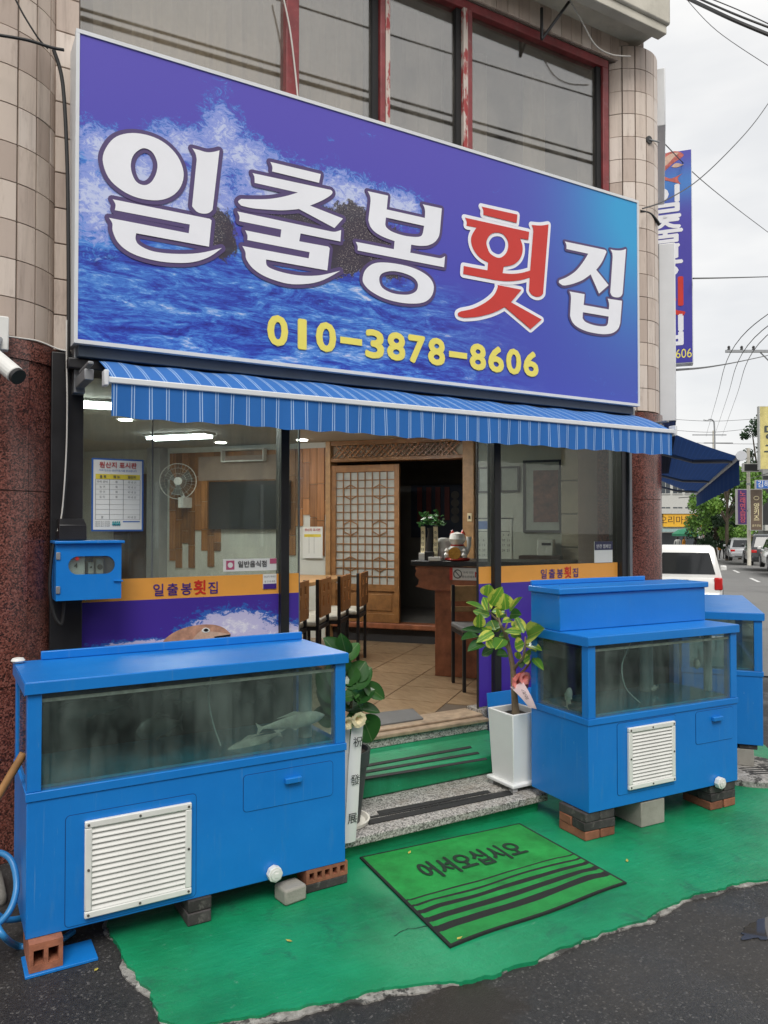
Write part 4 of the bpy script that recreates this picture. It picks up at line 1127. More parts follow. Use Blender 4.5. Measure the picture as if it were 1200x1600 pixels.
def place_leaf(parent, meshes, base, tip, wid, face, k):
    x = tip - base; L = x.length; x.normalize()
    z = (face - x * face.dot(x)); z.normalize(); y = z.cross(x)
    o = bpy.data.objects.new('leaf', meshes[k % len(meshes)]); COL.objects.link(o); o.parent = parent
    M = Matrix((x * L, y * wid, z * min(L, wid * 2))).transposed().to_4x4(); M.translation = base
    o.matrix_basis = parent.matrix_basis.inverted() @ M
    return o
mat('bark', (.25, .19, .12), .85, var=.3, vs=20, bump=.6, bs=60); mat('soil', (.03, .022, .016), .95, var=.4, vs=40, bump=.9, bs=120)
mat('planter_white', (.78, .79, .78), .3, var=.03)
mat('pink_ribbon', (.8, .27, .24), .4, var=.15, vs=20); mat('pink_sash', (.8, .62, .64), .45, var=.08); mat('gold_edge', (.6, .42, .12), .35)
PC = Vector((2.715, 3.24, .108))
fp = thing('potted_rubber_tree', 'variegated rubber tree in a tall white square planter on the step', 'potted plant', PC)
obj('planter', MB().add([(-.088, -.088, .03), (.088, -.088, .03), (.088, .088, .03), (-.088, .088, .03), (-.106, -.106, .405), (.106, -.106, .405), (.106, .106, .405), (-.106, .106, .405), (-.092, -.092, .4049), (.092, -.092, .4049), (.092, .092, .4049), (-.092, .092, .4049), (-.09, -.09, .36), (.09, -.09, .36), (.09, .09, .36), (-.09, .09, .36)],
    [(0, 3, 2, 1)] + [(i, (i + 1) % 4, 4 + (i + 1) % 4, 4 + i) for i in range(4)] + [(4 + i, 4 + (i + 1) % 4, 8 + (i + 1) % 4, 8 + i) for i in range(4)] + [(8 + i, 8 + (i + 1) % 4, 12 + (i + 1) % 4, 12 + i) for i in range(4)]), 'planter_white', fp, bevel=.004)
obj('planter_base', MB().box(-.112, .112, -.112, .112, .022, .042), 'planter_white', fp, bevel=.006)
mat('foot_grey', (.4, .4, .39), .7)
for x in (-.085, .085):
    for y in (-.085, .085): obj('foot', MB().box(x - .016, x + .016, y - .016, y + .016, 0, .022), 'foot_grey', fp, bevel=.003)
obj('soil', MB().sheet(lambda a, b: (-.088 + .176 * a, -.088 + .176 * b, .372 + .006 * mnoise.noise(Vector((a * 9, b * 9, 1)))), 8, 8), 'soil', fp, smooth=True)
KF = 1018 / 140
pd = P(806, 1110, Y=3.22)
def F(x, y, dy=0): return P(720 + x / KF, 900 + y / KF, Y=3.235 + dy - max(0, (x - 620) / KF) * .0066)
tr = MB()
tr.tube([F(625, 1560), F(612, 1400), F(600, 1200), F(592, 1040), F(560, 880), F(530, 745), F(500, 640, -.02), F(450, 560, -.03), F(430, 470, -.02)], [.022, .018, .0165, .015, .013, .012, .01, .007, .004], 10)
tr.tube([F(597, 1060), F(650, 1000, -.02), F(710, 930, -.05), F(730, 820, -.06), F(735, 690, -.06)], [.011, .009, .008, .006, .004], 8)
tr.tube([F(605, 1160), F(700, 1090, .03), F(770, 1010, .05), F(820, 930, .05)], [.009, .0075, .006, .004], 8)
tr.tube([F(545, 830), F(470, 760, .04), F(370, 680, .07)], [.007, .005, .003], 6)
tr.tube([F(440, 520), F(370, 460), F(320, 400), F(315, 300)], [.006, .005, .004, .003], 6)
tr.tube([F(500, 640), F(530, 520, .03), F(510, 400, .03)], [.006, .005, .003], 6)
obj('trunk', tr, 'bark', fp, world=True, smooth=True)
lv = [(305, 235, 320, 100, 120), (345, 335, 460, 150, 110), (320, 400, 250, 240, 90), (270, 385, 70, 290, 60), (510, 385, 500, 210, 130), (555, 415, 715, 245, 70), (500, 400, 350, 400, 70), (330, 450, 140, 390, 70), (400, 470, 495, 435, 70), (210, 585, 215, 435, 90), (390, 615, 350, 490, 130), (575, 500, 465, 545, 60), (320, 625, 15, 600, 60), (370, 640, 200, 720, 80), (200, 690, 0, 730, 80), (260, 770, 90, 830, 90), (375, 820, 300, 700, 80), (480, 720, 390, 850, 110), (545, 700, 445, 680, 90), (370, 830, 220, 890, 80), (530, 890, 405, 900, 90), (715, 650, 625, 450, 80), (765, 640, 935, 485, 100), (760, 690, 990, 600, 150), (690, 700, 560, 660, 60), (740, 770, 895, 810, 70), (720, 760, 620, 810, 110), (690, 640, 500, 620, 60), (740, 920, 800, 840, 50), (790, 920, 720, 970, 80), (820, 930, 935, 1055, 60), (660, 860, 640, 960, 60), (600, 600, 660, 520, 80), (560, 440, 680, 430, 90), (470, 560, 430, 620, 70), (690, 960, 690, 1050, 50), (790, 850, 850, 850, 50), (450, 600, 560, 640, 60), (430, 560, 380, 640, 60), (350, 640, 250, 600, 70), (440, 470, 420, 380, 60)]
pxm = 3.95 / 1200 / KF
random.seed(3)
for k, (bx, by, tx, ty, w_) in enumerate(lv):
    dy = random.uniform(-.09, .09)
    b_ = F(bx, by, dy * .5); t_ = F(tx, ty, dy + random.uniform(-.04, .02))
    face = (C0 - b_).normalized() + Vector((random.uniform(-.35, .35), random.uniform(-.2, .2), random.uniform(.1, .9)))
    lf = place_leaf(fp, LV, b_, t_, w_ * pxm * 1.6, face, k)
    if k in (12, 14, 15, 19, 20, 33, 35): lf.data = LD[k % 3]
# bow and sash
def bow(name, parent, c, r, m_, ax, n=9):
    mb = MB(); random.seed(5)
    for i in range(n):
        a = 2 * pi * i / n + .3; dirv = Vector((cos(a), -.5 - .3 * random.random(), sin(a) * .8)).normalized() * r; side = Vector((-sin(a), 0, cos(a))) * r * .34
        ps = [Vector(c), Vector(c) + dirv * .6 + Vector((0, -r * .35, 0)), Vector(c) + dirv * 1.05 + Vector((0, -r * .1, 0)), Vector(c) + dirv * .75 + Vector((0, r * .15, 0)), Vector(c) + Vector((0, r * .05, 0))]
        k = len(mb.v)
        for p in ps: mb.v += [tuple(p - side * (.4 if p is ps[0] or p is ps[-1] else 1)), tuple(p + side * (.4 if p is ps[0] or p is ps[-1] else 1))]
        for j in range(4): mb.f.append((k + 2 * j, k + 2 * j + 1, k + 2 * j + 3, k + 2 * j + 2))
    return obj(name, mb, m_, parent, world=True, smooth=True, recalc=False)
bow('bow', fp, F(620, 1185, -.04), .065, 'pink_ribbon', None)
bow('bow', fp, F(690, 1150, -.03), .042, 'pink_ribbon', None, 7)
sA, sB, sC, sD = F(560, 1260, -.05), F(700, 1190, -.045), F(860, 1510, -.06), F(770, 1490, -.07)
sash = MB().sheet(lambda a, b: tuple((sA * (1 - b) + sD * b) * (1 - a) + (sB * (1 - b) + sC * b) * a + Vector((0, -.012 * sin(pi * a) - .01 * sin(3 * b), 0))), 8, 12)
so = obj('sash', sash, 'pink_sash', fp, world=True, smooth=True, recalc=False)
axd = (sC - sB).normalized(); ayd = (sB - sA).normalized()
lettering('lettering', '쌍걸식당', .021, 'print_black', so, lambda x, y, l=0: (sA * .35 + sB * .35 + (sC + sD) * .15) + axd * (x + .012) + ayd * (y - .012) + Vector((0, -.03 - l, 0)))

# dark rubber plant by the wide tank
mat('pot_dark', (.055, .062, .062), .5, var=.1); mat('white_saucer', (.7, .68, .6), .5); mat('sash_white', (.76, .76, .74), .5, var=.03); mat('cream_ribbon', (.8, .7, .45), .4, var=.2, vs=30)
LCn = Vector((1.665, 3.24, .108))
lp = thing('potted_rubber_plant', 'broad leaved dark rubber plant with white congratulation sash in a grey pot', 'potted plant', LCn)
obj('saucer', MB().lathe([(.1, 0), (.125, .004), (.132, .022), (.122, .022), (.11, .008)], 24), 'white_saucer', lp, smooth=True)
obj('pot', MB().lathe([(.085, .009), (.118, .27), (.118, .275), (.128, .275), (.134, .345), (.122, .345), (.118, .3), (.02, .3)], 28), 'pot_dark', lp, smooth=True)
obj('soil', MB().lathe([(.11, .3), (.116, .325), (.02, .33)], 20), 'soil', lp, smooth=True)
K4i = 1 / K4
def Q4(x, y, dy=0): return P(480 + x * K4, 900 + y * K4, Y=3.24 + dy)
st_ = MB()
top = LCn + Vector((0, 0, .33))
st_.tube([top, top + Vector((.0, 0, .2)), top + Vector((-.01, .01, .42))], [.013, .011, .008], 8); st_.tube([top + Vector((.04, .03, 0)), top + Vector((.06, .03, .18)), top + Vector((.07, .02, .3))], [.01, .008, .005], 8)
obj('stem', st_, 'bark', lp, world=True, smooth=True)
random.seed(8)
for k, (bx, by, tx, ty, w_) in enumerate([(150, 375, 85, 275, 62), (165, 385, 225, 285, 50), (160, 500, 170, 378, 95), (175, 505, 285, 400, 78), (262, 560, 240, 470, 45), (250, 475, 345, 550, 42), (225, 590, 332, 602, 34), (160, 545, 228, 520, 42), (245, 585, 195, 515, 52), (240, 620, 300, 745, 78), (205, 640, 285, 625, 44), (170, 430, 115, 340, 60), (165, 600, 245, 560, 60), (150, 620, 60, 500, 70), (140, 560, 40, 420, 70), (130, 650, 30, 600, 70), (190, 690, 240, 760, 70), (150, 480, 210, 440, 70), (175, 350, 150, 262, 45), (160, 470, 100, 400, 80), (200, 470, 262, 380, 60), (210, 560, 300, 500, 50), (170, 660, 250, 650, 60), (200, 600, 215, 690, 60), (150, 700, 215, 745, 60)]):
    dy = random.uniform(-.08, .06); b_ = Q4(bx, by, dy * .3); t_ = Q4(tx, ty, dy)
    face = (C0 - b_).normalized() * .8 + Vector((random.uniform(-.4, .4), 0, random.uniform(.2, 1)))
    place_leaf(lp, LD, b_, t_, w_ * K4 * 3.55 / 1200 * 1.75, face, k)
def ribbon(u0, v0, u1, v1, w_, y0, y1, name='sash'):
    a = P(u0, v0, Y=y0); b = P(u1, v1, Y=y1)
    s_ = XV * w_
    return obj(name, MB().sheet(lambda i, j: tuple(a * (1 - j) + b * j - s_ * .5 + s_ * i + Vector((0, -.006 * sin(i * pi) + .004 * sin(j * 6), 0))), 6, 20), 'sash_white', lp, world=True, smooth=True, recalc=False), a, b
r1, ra, rb_ = ribbon(559, 1130, 546, 1316, .06, 3.06, 3.03)
ribbon(540, 1128, 534, 1290, .05, 3.085, 3.06)
for i, ch in enumerate('祝發展'):
    f_ = (.15, .47, .79)[i]
    c_ = ra * (1 - f_) + rb_ * f_
    vs, fs = ctext(ch, .05)
    obj('lettering', MB().add([tuple(c_ + Vector((p[0], -.013 - .0, p[1] - .02))) for p in vs], fs), 'print_black', r1, world=True, recalc=False)
bow('bow', lp, P(556, 1122, Y=3.05), .042, 'cream_ribbon', None)
bow('bow', lp, P(540, 1128, Y=3.06), .035, 'cream_ribbon', None, 7)

# blue board leaning under the right-hand window
bb = obj('blue_board', MB().box(-.21, .21, -.006, .006, 0, .42), 'blue_enamel', None, bevel=.002)
q = P(776, 1158, Z=.215)
bb.matrix_basis = Matrix.Translation((3.25, 3.86, .02)) @ Matrix.Rotation(radians(-6), 4, 'X') @ Matrix.Translation((0, 0, .0))
obj('blue_board_x', MB().box(0, 1, 0, 1, 0, 1), 'blue_enamel') if False else None
tag(bb, 'plain blue board standing against the glass behind the white planter', 'board')

# air lines in the tanks
mat('air_line', (.6, .64, .6), .4)
def airline(label, pts, r=.003):
    tag(obj('air_line', MB().tube([Vector(q_) for q_ in pts], r, 6), 'air_line', None, smooth=True), label, 'hose')
def bend(pts, k=8):
    ps = [Vector(q_) for q_ in pts]; out = []
    for i in range(len(ps) - 1):
        p0 = ps[max(i - 1, 0)]; p1 = ps[i]; p2 = ps[i + 1]; p3 = ps[min(i + 2, len(ps) - 1)]
        for j in range(k):
            t = j / k; out.append(.5 * ((2 * p1) + (p2 - p0) * t + (2 * p0 - 5 * p1 + 4 * p2 - p3) * t * t + (3 * p1 - p0 - 3 * p2 + p3) * t ** 3))
    return out + [ps[-1]]
airline('thin pale air hose curving down inside the tank with raised box', bend([P(985, 1005, Y=2.74), P(972, 1040, Y=2.72), P(978, 1075, Y=2.72), P(1000, 1098, Y=2.73)]))
airline('thin pale air hose hanging inside the wide tank', bend([P(330, 1056, Y=3.05), P(326, 1090, Y=3.02), P(333, 1130, Y=3.0), P(345, 1165, Y=2.98)]))
# fallen leaves
mat('dry_leaf', (.5, .42, .08), .7, var=.3)
random.seed(31)
for k, (u, v, z, l_) in enumerate(((718, 1466, .026, 'tiny yellow fallen leaf on the front corner of the doormat'), (640, 1332, .024, 'tiny yellow fallen leaf near the back edge of the doormat'), (452, 1470, .018, 'tiny fallen leaf on the green paint beside the wide tank'), (150, 1515, .004, 'tiny brown fallen leaf on the asphalt by the blue plate'), (980, 1345, .018, 'tiny fallen leaf on the green paint beyond the doormat'))):
    q = P(u, v, Z=z); a = random.uniform(0, 6)
    d = Vector((cos(a), sin(a), 0)) * .012; s_ = Vector((-sin(a), cos(a), .25)) * .006
    tag(obj('fallen_leaf', MB().add([q - d, q + s_, q + d * 1.2 + ZV * .004, q - s_ + ZV * .003, q - d * .4 + s_ * 1.1, q + d * .5 + s_ * .8], [(0, 4, 1, 5, 2, 3)]), 'dry_leaf', None), l_, 'leaf', 'fallen leaves')
# hairline cracks in the painted concrete
def crack(pts, w_=.0025):
    ps = [P(u, v, Z=.0155) for u, v in pts]; mb = MB()
    out = bend(ps, 5)
    for i in range(len(out)): out[i] = out[i] + Vector((random.uniform(-.003, .003), random.uniform(-.003, .003), 0))
    for a, b in zip(out, out[1:]):
        d = (b - a); n_ = Vector((-d.y, d.x, 0)).normalized() * w_ * random.uniform(.4, 1)
        mb.add([a + n_, b + n_, b - n_, a - n_], [(0, 1, 2, 3)])
    return mb
mat('crack_dark', (.008, .03, .02), .9)
cp = crack([(616, 1462), (634, 1452), (652, 1450), (668, 1446)])
cp.add(crack([(618, 1490), (621, 1476), (640, 1474)]).v, crack([(618, 1490), (621, 1476), (640, 1474)]).f) if False else None
ck = obj('surface_crack', cp, 'crack_dark'); tag(ck, kind='structure')
# ================================================================== DINING ROOM
MBW = Matrix.Translation(B0) @ Matrix.Rotation(-A2, 4, 'Z')     # local x along the back wall, y into it
def bw(mb_fn): return mb_fn
ZF, ZC = .30, 2.40
t_ = lambda u, v=800, off=0: PB(u, v, off)[0]
z_ = lambda u, v, off=0: PB(u, v, off)[1]
TL, TR_ = t_(514), t_(738)
room = [Vector((.62, 4.1)), Vector((4.45, 4.1)), (CORNER + D2 * .1).xy, (B0 + N2 * 2.35).xy, (B0 - N2 * 4.7).xy]
m, g = newmat('floor_tile')
o = g.co(); oi = g.new('ShaderNodeObjectInfo').outputs['Random']
v_ = g.noise(g.map(o, (9, 2.2, 1), rot=(0, 0, .9)), 3, 8, .7, .6)
c = g.ramp(v_, [(.3, (.17, .105, .055)), (.5, (.30, .205, .12)), (.7, (.42, .31, .2))])
c = g.mix(g.m('MULTIPLY', oi, .25), c, (.22, .15, .09))
g.col(c); g.rough(.3)
mat('floor_grout', (.09, .065, .045), .9)
fl = obj('floor', MB().prism([tuple(p) for p in room], lambda x, y: (x, y, .1), lambda x, y: (x, y, ZF - .006)), 'floor_grout'); tag(fl, kind='structure')
def clip(poly, y0):
    out = []
    for a, b in zip(poly, poly[1:] + poly[:1]):
        if a.y >= y0: out.append(a)
        if (a.y >= y0) != (b.y >= y0): out.append(a + (b - a) * ((y0 - a.y) / (b.y - a.y)))
    return out
TS = .45
for i in range(-2, 10):
    for j in range(-10, 5):
        c0 = Vector((3.0, 4.3)) + D2.xy * (i * TS) + N2.xy * (j * TS)
        cc = c0 + (D2.xy + N2.xy) * TS * .5
        if not (4.0 < cc.y < 9.6 and .6 < cc.x < 5.2): continue
        if (Vector((cc.x, cc.y, 0)) - B0).dot(D2) > .1: continue
        gq = .004
        pl_ = clip([c0 + D2.xy * gq + N2.xy * gq, c0 + D2.xy * (TS - gq) + N2.xy * gq, c0 + D2.xy * (TS - gq) + N2.xy * (TS - gq), c0 + D2.xy * gq + N2.xy * (TS - gq)], 4.125)
        if len(pl_) < 3: continue
        obj('floor_tile', MB().prism([tuple(p) for p in pl_], lambda x, y: (x, y, ZF - .005), lambda x, y: (x, y, ZF)), 'floor_tile', fl, world=True)
mat('ceiling_paint', (.5, .49, .45), .85, var=.04)
tag(obj('ceiling', MB().prism([tuple(p) for p in room], lambda x, y: (x, y, ZC), lambda x, y: (x, y, ZC + .08)), 'ceiling_paint'), kind='structure')
obj_wall = MB().box(-4.7, TL, 0, .12, ZF, ZC, MBW).box(TR_, 2.4, 0, .12, ZF, ZC, MBW)
wb = tag(obj('back_wall', obj_wall, 'interior_white'), kind='structure')
wl = MB(); a = Vector((.6, 4.1, 0)); b = B0 - N2 * 4.6
wl.add([(a.x, a.y, .1), (b.x, b.y, .1), (b.x, b.y, ZC), (a.x, a.y, ZC), (a.x - .1, a.y, .1), (b.x - .1, b.y, .1), (b.x - .1, b.y, ZC), (a.x - .1, a.y, ZC)], [(0, 1, 2, 3), (4, 7, 6, 5), (0, 4, 5, 1), (3, 2, 6, 7), (0, 3, 7, 4), (1, 5, 6, 2)])
tag(obj('side_wall_inside', wl, 'interior_white'), kind='structure')
m, g = newmat('wood')
o = g.co(); oi = g.new('ShaderNodeObjectInfo').outputs['Random']
gr = g.noise(g.map(o, (26, 26, 1.3)), 2.2, 8, .65, .5)
c = g.ramp(gr, [(.3, (.18, .072, .022)), (.55, (.33, .145, .05)), (.75, (.44, .22, .09))])
k = g.m('ADD', .62, g.m('MULTIPLY', oi, .75)); cc = g.new('ShaderNodeCombineXYZ')
for i in range(3): g.put(cc.inputs[i], k)
g.col(g.mix(1.0, c, cc.outputs[0], 'MULTIPLY')); g.rough(.42)
mat('wood_door', (.27, .125, .042), .4, var=.3, vs=12); mat('wood_dark', (.05, .022, .012), .5, var=.4, vs=12); mat('wood_red', (.3, .105, .05), .4, var=.45, vs=9)
mat('paper_screen', (.42, .43, .4), .7, var=.1, vs=20); mat('bright_wood', (.4, .23, .1), .45, var=.25, vs=14)
# wooden strips on the wall, each its own plank
random.seed(21)
pw_ = .085; t = t_(266); kcol = 0
while t < TL - .03:
    u_mid = None
    bot = {True: random.choice([1.02, 1.1, 1.22, 1.3, 1.45]), False: random.choice([1.18, 1.25, 1.5, 1.62])}[t < t_(345)]
    if t_(345) < t < t_(440): bot = 1.75
    z1 = ZC - .06 - random.uniform(0, .25) * 0
    first = True
    while z1 > bot + .05:
        L = random.uniform(.28, .5) if not first else random.uniform(.12, .45); first = False
        z0 = max(bot, z1 - L)
        obj('plank', MB().box(t + .002, min(t + pw_, TL) - .002, -.014 - random.uniform(0, .006), -.001, z0 + .002, z1 - .002, MBW), 'wood', wb)
        z1 = z0
    t += pw_
# ---- sliding screen door, transom, posts
def wthing(name, label, cat, t, z, group=None):
    o = thing(name, label, cat, MBW @ Vector((t, 0, z)), -A2, group); return o
def wobj(name, mb, m_, parent, **k):        # mb in back-wall coordinates
    mb.v = [tuple(MBW @ Vector(p)) for p in mb.v]
    return obj(name, mb, m_, parent, world=True, **k)
dd = wthing('screen_door', 'wooden sliding screen door with traditional lattice and paper panes', 'door', t_(572), ZF)
tA, tB = t_(520), t_(626); zT, zB = z_(572, 727), z_(600, 972)
stile = .055
W = 'wood_door'
wobj('stile', MB().box(tA, tA + stile, -.05, -.012, zB, zT), W, dd, bevel=.003); wobj('stile', MB().box(tB - stile, tB, -.05, -.012, zB, zT), W, dd, bevel=.003)
zl1 = z_(572, 738); zl0 = z_(600, 913)
wobj('rail', MB().box(tA + stile, tB - stile, -.049, -.012, zl1, zT), W, dd, bevel=.003)
wobj('rail', MB().box(tA + stile, tB - stile, -.049, -.012, zl0 - .07, zl0), W, dd, bevel=.003)
wobj('rail', MB().box(tA + stile, tB - stile, -.049, -.012, zB, zB + .09), W, dd, bevel=.003)
wobj('lower_panel', MB().box(tA + stile, tB - stile, -.03, -.012, zB + .09, zl0 - .07), W, dd)
wobj('panel_field', MB().box(tA + stile + .03, tB - stile - .03, -.04, -.0305, zB + .12, zl0 - .1), W, dd, bevel=.006)
wobj('paper_pane', MB().box(tA + stile, tB - stile, -.026, -.02, zl0, zl1), 'paper_screen', dd)
lat = sub('lattice', dd)
la, lb = tA + stile, tB - stile; NX, NZ = 8, 14; cw = (lb - la) / NX; ch_ = (zl1 - zl0) / NZ
def bar(x0, z0, x1, z1, th=.0045):
    d = Vector((x1 - x0, z1 - z0)); L = d.length; a = math.atan2(d.y, d.x)
    M = Matrix.Translation((x0, 0, z0)) @ Matrix.Rotation(-a, 4, 'Y')
    mb = MB().box(0, L, -.042, -.0262, -th, th, M)
    wobj('bar', mb, W, lat)
octs = [(2, 2.5), (6, 2.5), (2, 7), (6, 7), (2, 11.5), (6, 11.5)]
def skip(i, j):  # lattice node inside an octagon centre
    return any(abs(i - a) < 1.01 and abs(j - b) < .6 for a, b in octs)
for i in range(1, NX):
    runs = []; j0 = 0
    for j in range(NZ + 1):
        pass
    cuts = []
    z0 = 0
    for c0_, c1_ in cuts: bar(la + i * cw, zl0 + z0 * ch_, la + i * cw, zl0 + c0_ * ch_); z0 = c1_
    bar(la + i * cw, zl0 + z0 * ch_, la + i * cw, zl1)
for j in range(1, NZ):
    cuts = []
    x0 = 0
    for c0_, c1_ in cuts: bar(la + x0 * cw, zl0 + j * ch_, la + c0_ * cw, zl0 + j * ch_); x0 = c1_
    bar(la + x0 * cw, zl0 + j * ch_, lb, zl0 + j * ch_)
for a, b in octs:
    pts = [(-.95, .45), (0, .92), (.95, .45), (.95, -.45), (0, -.92), (-.95, -.45)]
    for (x0, z0), (x1, z1) in zip(pts, pts[1:] + pts[:1]):
        bar(la + (a + x0) * cw, zl0 + (b + z0) * ch_, la + (a + x1) * cw, zl0 + (b + z1) * ch_)
dfm = wthing('door_frame', 'wooden doorway frame with diamond lattice transom above the dark opening', 'door frame', t_(625), ZF)
tO = t_(727)
wobj('jamb', MB().box(TL - .01, TL + .045, -.07, .12, ZF, ZC - .001), 'bright_wood', dfm, bevel=.004)
wobj('jamb', MB().box(tO - .01, TR_ + .03, -.07, .12, ZF, ZC - .001), 'bright_wood', dfm, bevel=.004)
zh = z_(620, 717)
wobj('head_rail', MB().box(TL + .045, tO - .01, -.06, .1, zh - .02, zh + .02), 'wood_door', dfm, bevel=.004)
wobj('top_rail', MB().box(TL + .045, tO - .01, -.06, .1, ZC - .05, ZC - .001), 'wood_door', dfm, bevel=.004)
trn = sub('transom_lattice', dfm)
zz0, zz1 = zh + .02, ZC - .05; hh_ = zz1 - zz0; ta = TL + .045; tb = tO - .01
n = int((tb - ta) / .06)
for s_ in (1, -1):
    for i in range(-3, n + 4):
        x0 = ta + i * .06; x1 = x0 + hh_ * s_
        if min(x0, x1) < ta or max(x0, x1) > tb: continue
        d = Vector((x1 - x0, hh_)); a = math.atan2(d.y, d.x)
        wobj('bar', MB().box(0, d.length, -.03 - .006 * s_, -.02 - .006 * s_, -.008, .008, Matrix.Translation((x0, 0, zz0)) @ Matrix.Rotation(-a, 4, 'Y')), 'wood', trn)
wobj('transom_back', MB().box(ta, tb, .02, .03, zz0, zz1), 'curtain_beige', dfm)
wobj('platform_edge', MB().box(TL + .05, tO - .012, -.06, .1, ZF + .14, zB - .004), 'wood_red', dfm, bevel=.01)
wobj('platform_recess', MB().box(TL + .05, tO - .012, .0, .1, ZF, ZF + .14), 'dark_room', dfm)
# room behind the opening
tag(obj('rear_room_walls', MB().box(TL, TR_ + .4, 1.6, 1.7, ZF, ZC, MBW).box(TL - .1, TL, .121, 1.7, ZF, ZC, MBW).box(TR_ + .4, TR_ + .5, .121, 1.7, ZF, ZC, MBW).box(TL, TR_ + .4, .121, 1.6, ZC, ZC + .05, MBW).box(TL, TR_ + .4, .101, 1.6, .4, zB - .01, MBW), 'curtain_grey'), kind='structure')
art = wthing('wall_panel', 'dark wall panel with dull red strips and pale discs seen through the doorway', 'panel', t_(690), 1.2)
a0, a1 = PB(640, 755, -1.5)[0], PB(725, 755, -1.5)[0]; az0, az1 = PB(680, 840, -1.5)[1], PB(680, 757, -1.5)[1]
mat('dull_red', (.12, .02, .018), .6); mat('navy_cloth', (.02, .028, .05), .7)
wobj('cloth', MB().box(a0, a1, 1.56, 1.595, az0, az1), 'navy_cloth', art)
for k in range(4):
    x = a0 + (a1 - a0) * (.12 + .17 * k); wobj('strip', MB().box(x, x + (a1 - a0) * .09, 1.545, 1.559, az0 + (az1 - az0) * (.25 + .08 * (k % 2)), az1 - .03), 'dull_red', art)
for k in range(4):
    z0 = az0 + (az1 - az0) * (.35 + .15 * k); x = a0 + (a1 - a0) * .82
    wobj('disc', MB().cyl((x, 1.559, z0), (x, 1.545, z0), .05, n=14), 'curtain_grey', art)

# ---- things on the back wall
mat('far_pillar', (.32, .33, .33), .7, var=.08); mat('banner_pink', (.3, .23, .19), .7, var=.15, vs=5)
mat('paper', (.72, .73, .69), .7, var=.03); mat('grey_text', (.12, .12, .12), .6)
def wfn(t, z, off): return lambda x, y, l=0: MBW @ Vector((t + x, -off - l, z + y))
tv = wthing('television', 'wide black wall television with grey green screen glare', 'television', t_(395), 1.5)
ta_, tb_ = t_(331), t_(456); za, zb = z_(395, 827), z_(395, 752)
m, g = newmat('tv_screen'); g.col((.02, .022, .022)); g.rough(.35)
wobj('bezel', MB().box(ta_, tb_, -.07, -.021, za, zb), 'black_metal', tv, bevel=.004); wobj('screen', MB().box(ta_ + .02, tb_ - .02, -.0735, -.0705, za + .03, zb - .02), 'tv_screen', tv)
fan = wthing('wall_fan', 'white round wall fan on the wood planked wall', 'fan', t_(272, 752, .2), 1.9)
fc, fz_ = PB(272, 752, .2); R_ = .2
cage = MB()
for rr in (R_, R_ * .75, R_ * .45):
    cage.tube([(fc + rr * cos(2 * pi * j / 24), -.2 - .04 * (1 - rr / R_), fz_ + rr * sin(2 * pi * j / 24)) for j in range(25)], .0045 if rr == R_ else .0015, 6)
for j in range(28):
    a = 2 * pi * j / 28; cage.tube([(fc + .03 * cos(a), -.24, fz_ + .03 * sin(a)), (fc + R_ * cos(a), -.2, fz_ + R_ * sin(a))], .0012, 4)
FR = Matrix.Translation((fc, -.12, 0)) @ Matrix.Rotation(radians(33), 4, 'Z') @ Matrix.Translation((-fc, .12, 0))
def turn(mb): mb.v = [tuple(FR @ Vector(q_)) for q_ in mb.v]; return mb
wobj('cage', turn(cage), 'white_plastic', fan)
wobj('hub', turn(MB().cyl((fc, -.25, fz_), (fc, -.22, fz_), .045, n=16)), 'white_plastic', fan, smooth=True)
bl_ = MB()
for j in range(3):
    a = 2 * pi * j / 3 + .4
    bl_.add([(fc + .03 * cos(a), -.205, fz_ + .03 * sin(a)), (fc + .17 * cos(a - .35), -.2, fz_ + .17 * sin(a - .35)), (fc + .17 * cos(a + .45), -.215, fz_ + .17 * sin(a + .45)), (fc + .04 * cos(a + .7), -.21, fz_ + .04 * sin(a + .7))], [(0, 1, 2, 3)])
wobj('blade', turn(bl_), 'curtain_grey', fan)
wobj('mount', MB().box(fc + .05, fc + .12, -.2, -.021, fz_ - .3, fz_ - .18).tube([(fc, -.18, fz_), (fc + .08, -.12, fz_ - .2)], .022, 8), 'white_plastic', fan, bevel=.008)
dk = wthing('dark_doorway_cupboard', 'dark doorway shown as a tall cupboard left of the wall fan', 'cupboard', t_(215), ZF)  # dark cupboard shape stands in for the dark opening in the wall
wobj('cupboard_body', MB().box(t_(188), t_(240), -.12, -.002, ZF, z_(215, 742)), 'wood_dark', dk, bevel=.004)
wobj('cupboard_door', MB().box(t_(190), t_(213), -.132, -.121, ZF + .05, z_(215, 746)), 'wood_dark', dk, bevel=.003); wobj('cupboard_door', MB().box(t_(215), t_(238), -.132, -.121, ZF + .05, z_(215, 746)), 'wood_dark', dk, bevel=.003)
tag(wobj('grey_pillar', MB().box(t_(242), t_(262), -.16, -.002, ZF, ZC - .001), 'far_pillar', None, bevel=.006), 'square grey pillar between the dark doorway and planked wall', 'pillar')
mb_ = wthing('menu_banner', 'dull pinkish wall banner above the television', 'banner', t_(380), 2.0)
bz0, bz1 = z_(380, 750), z_(380, 712)
wobj('banner_cloth', MB().box(t_(312), t_(452), -.03, -.0225, bz0, bz1), 'banner_pink', mb_)
for i_, chh in enumerate(''):
    if chh != ' ': lettering('lettering', chh, .13, 'grey_text', mb_, wfn(t_(325) + i_ * .125, bz0 + .07, .0325))
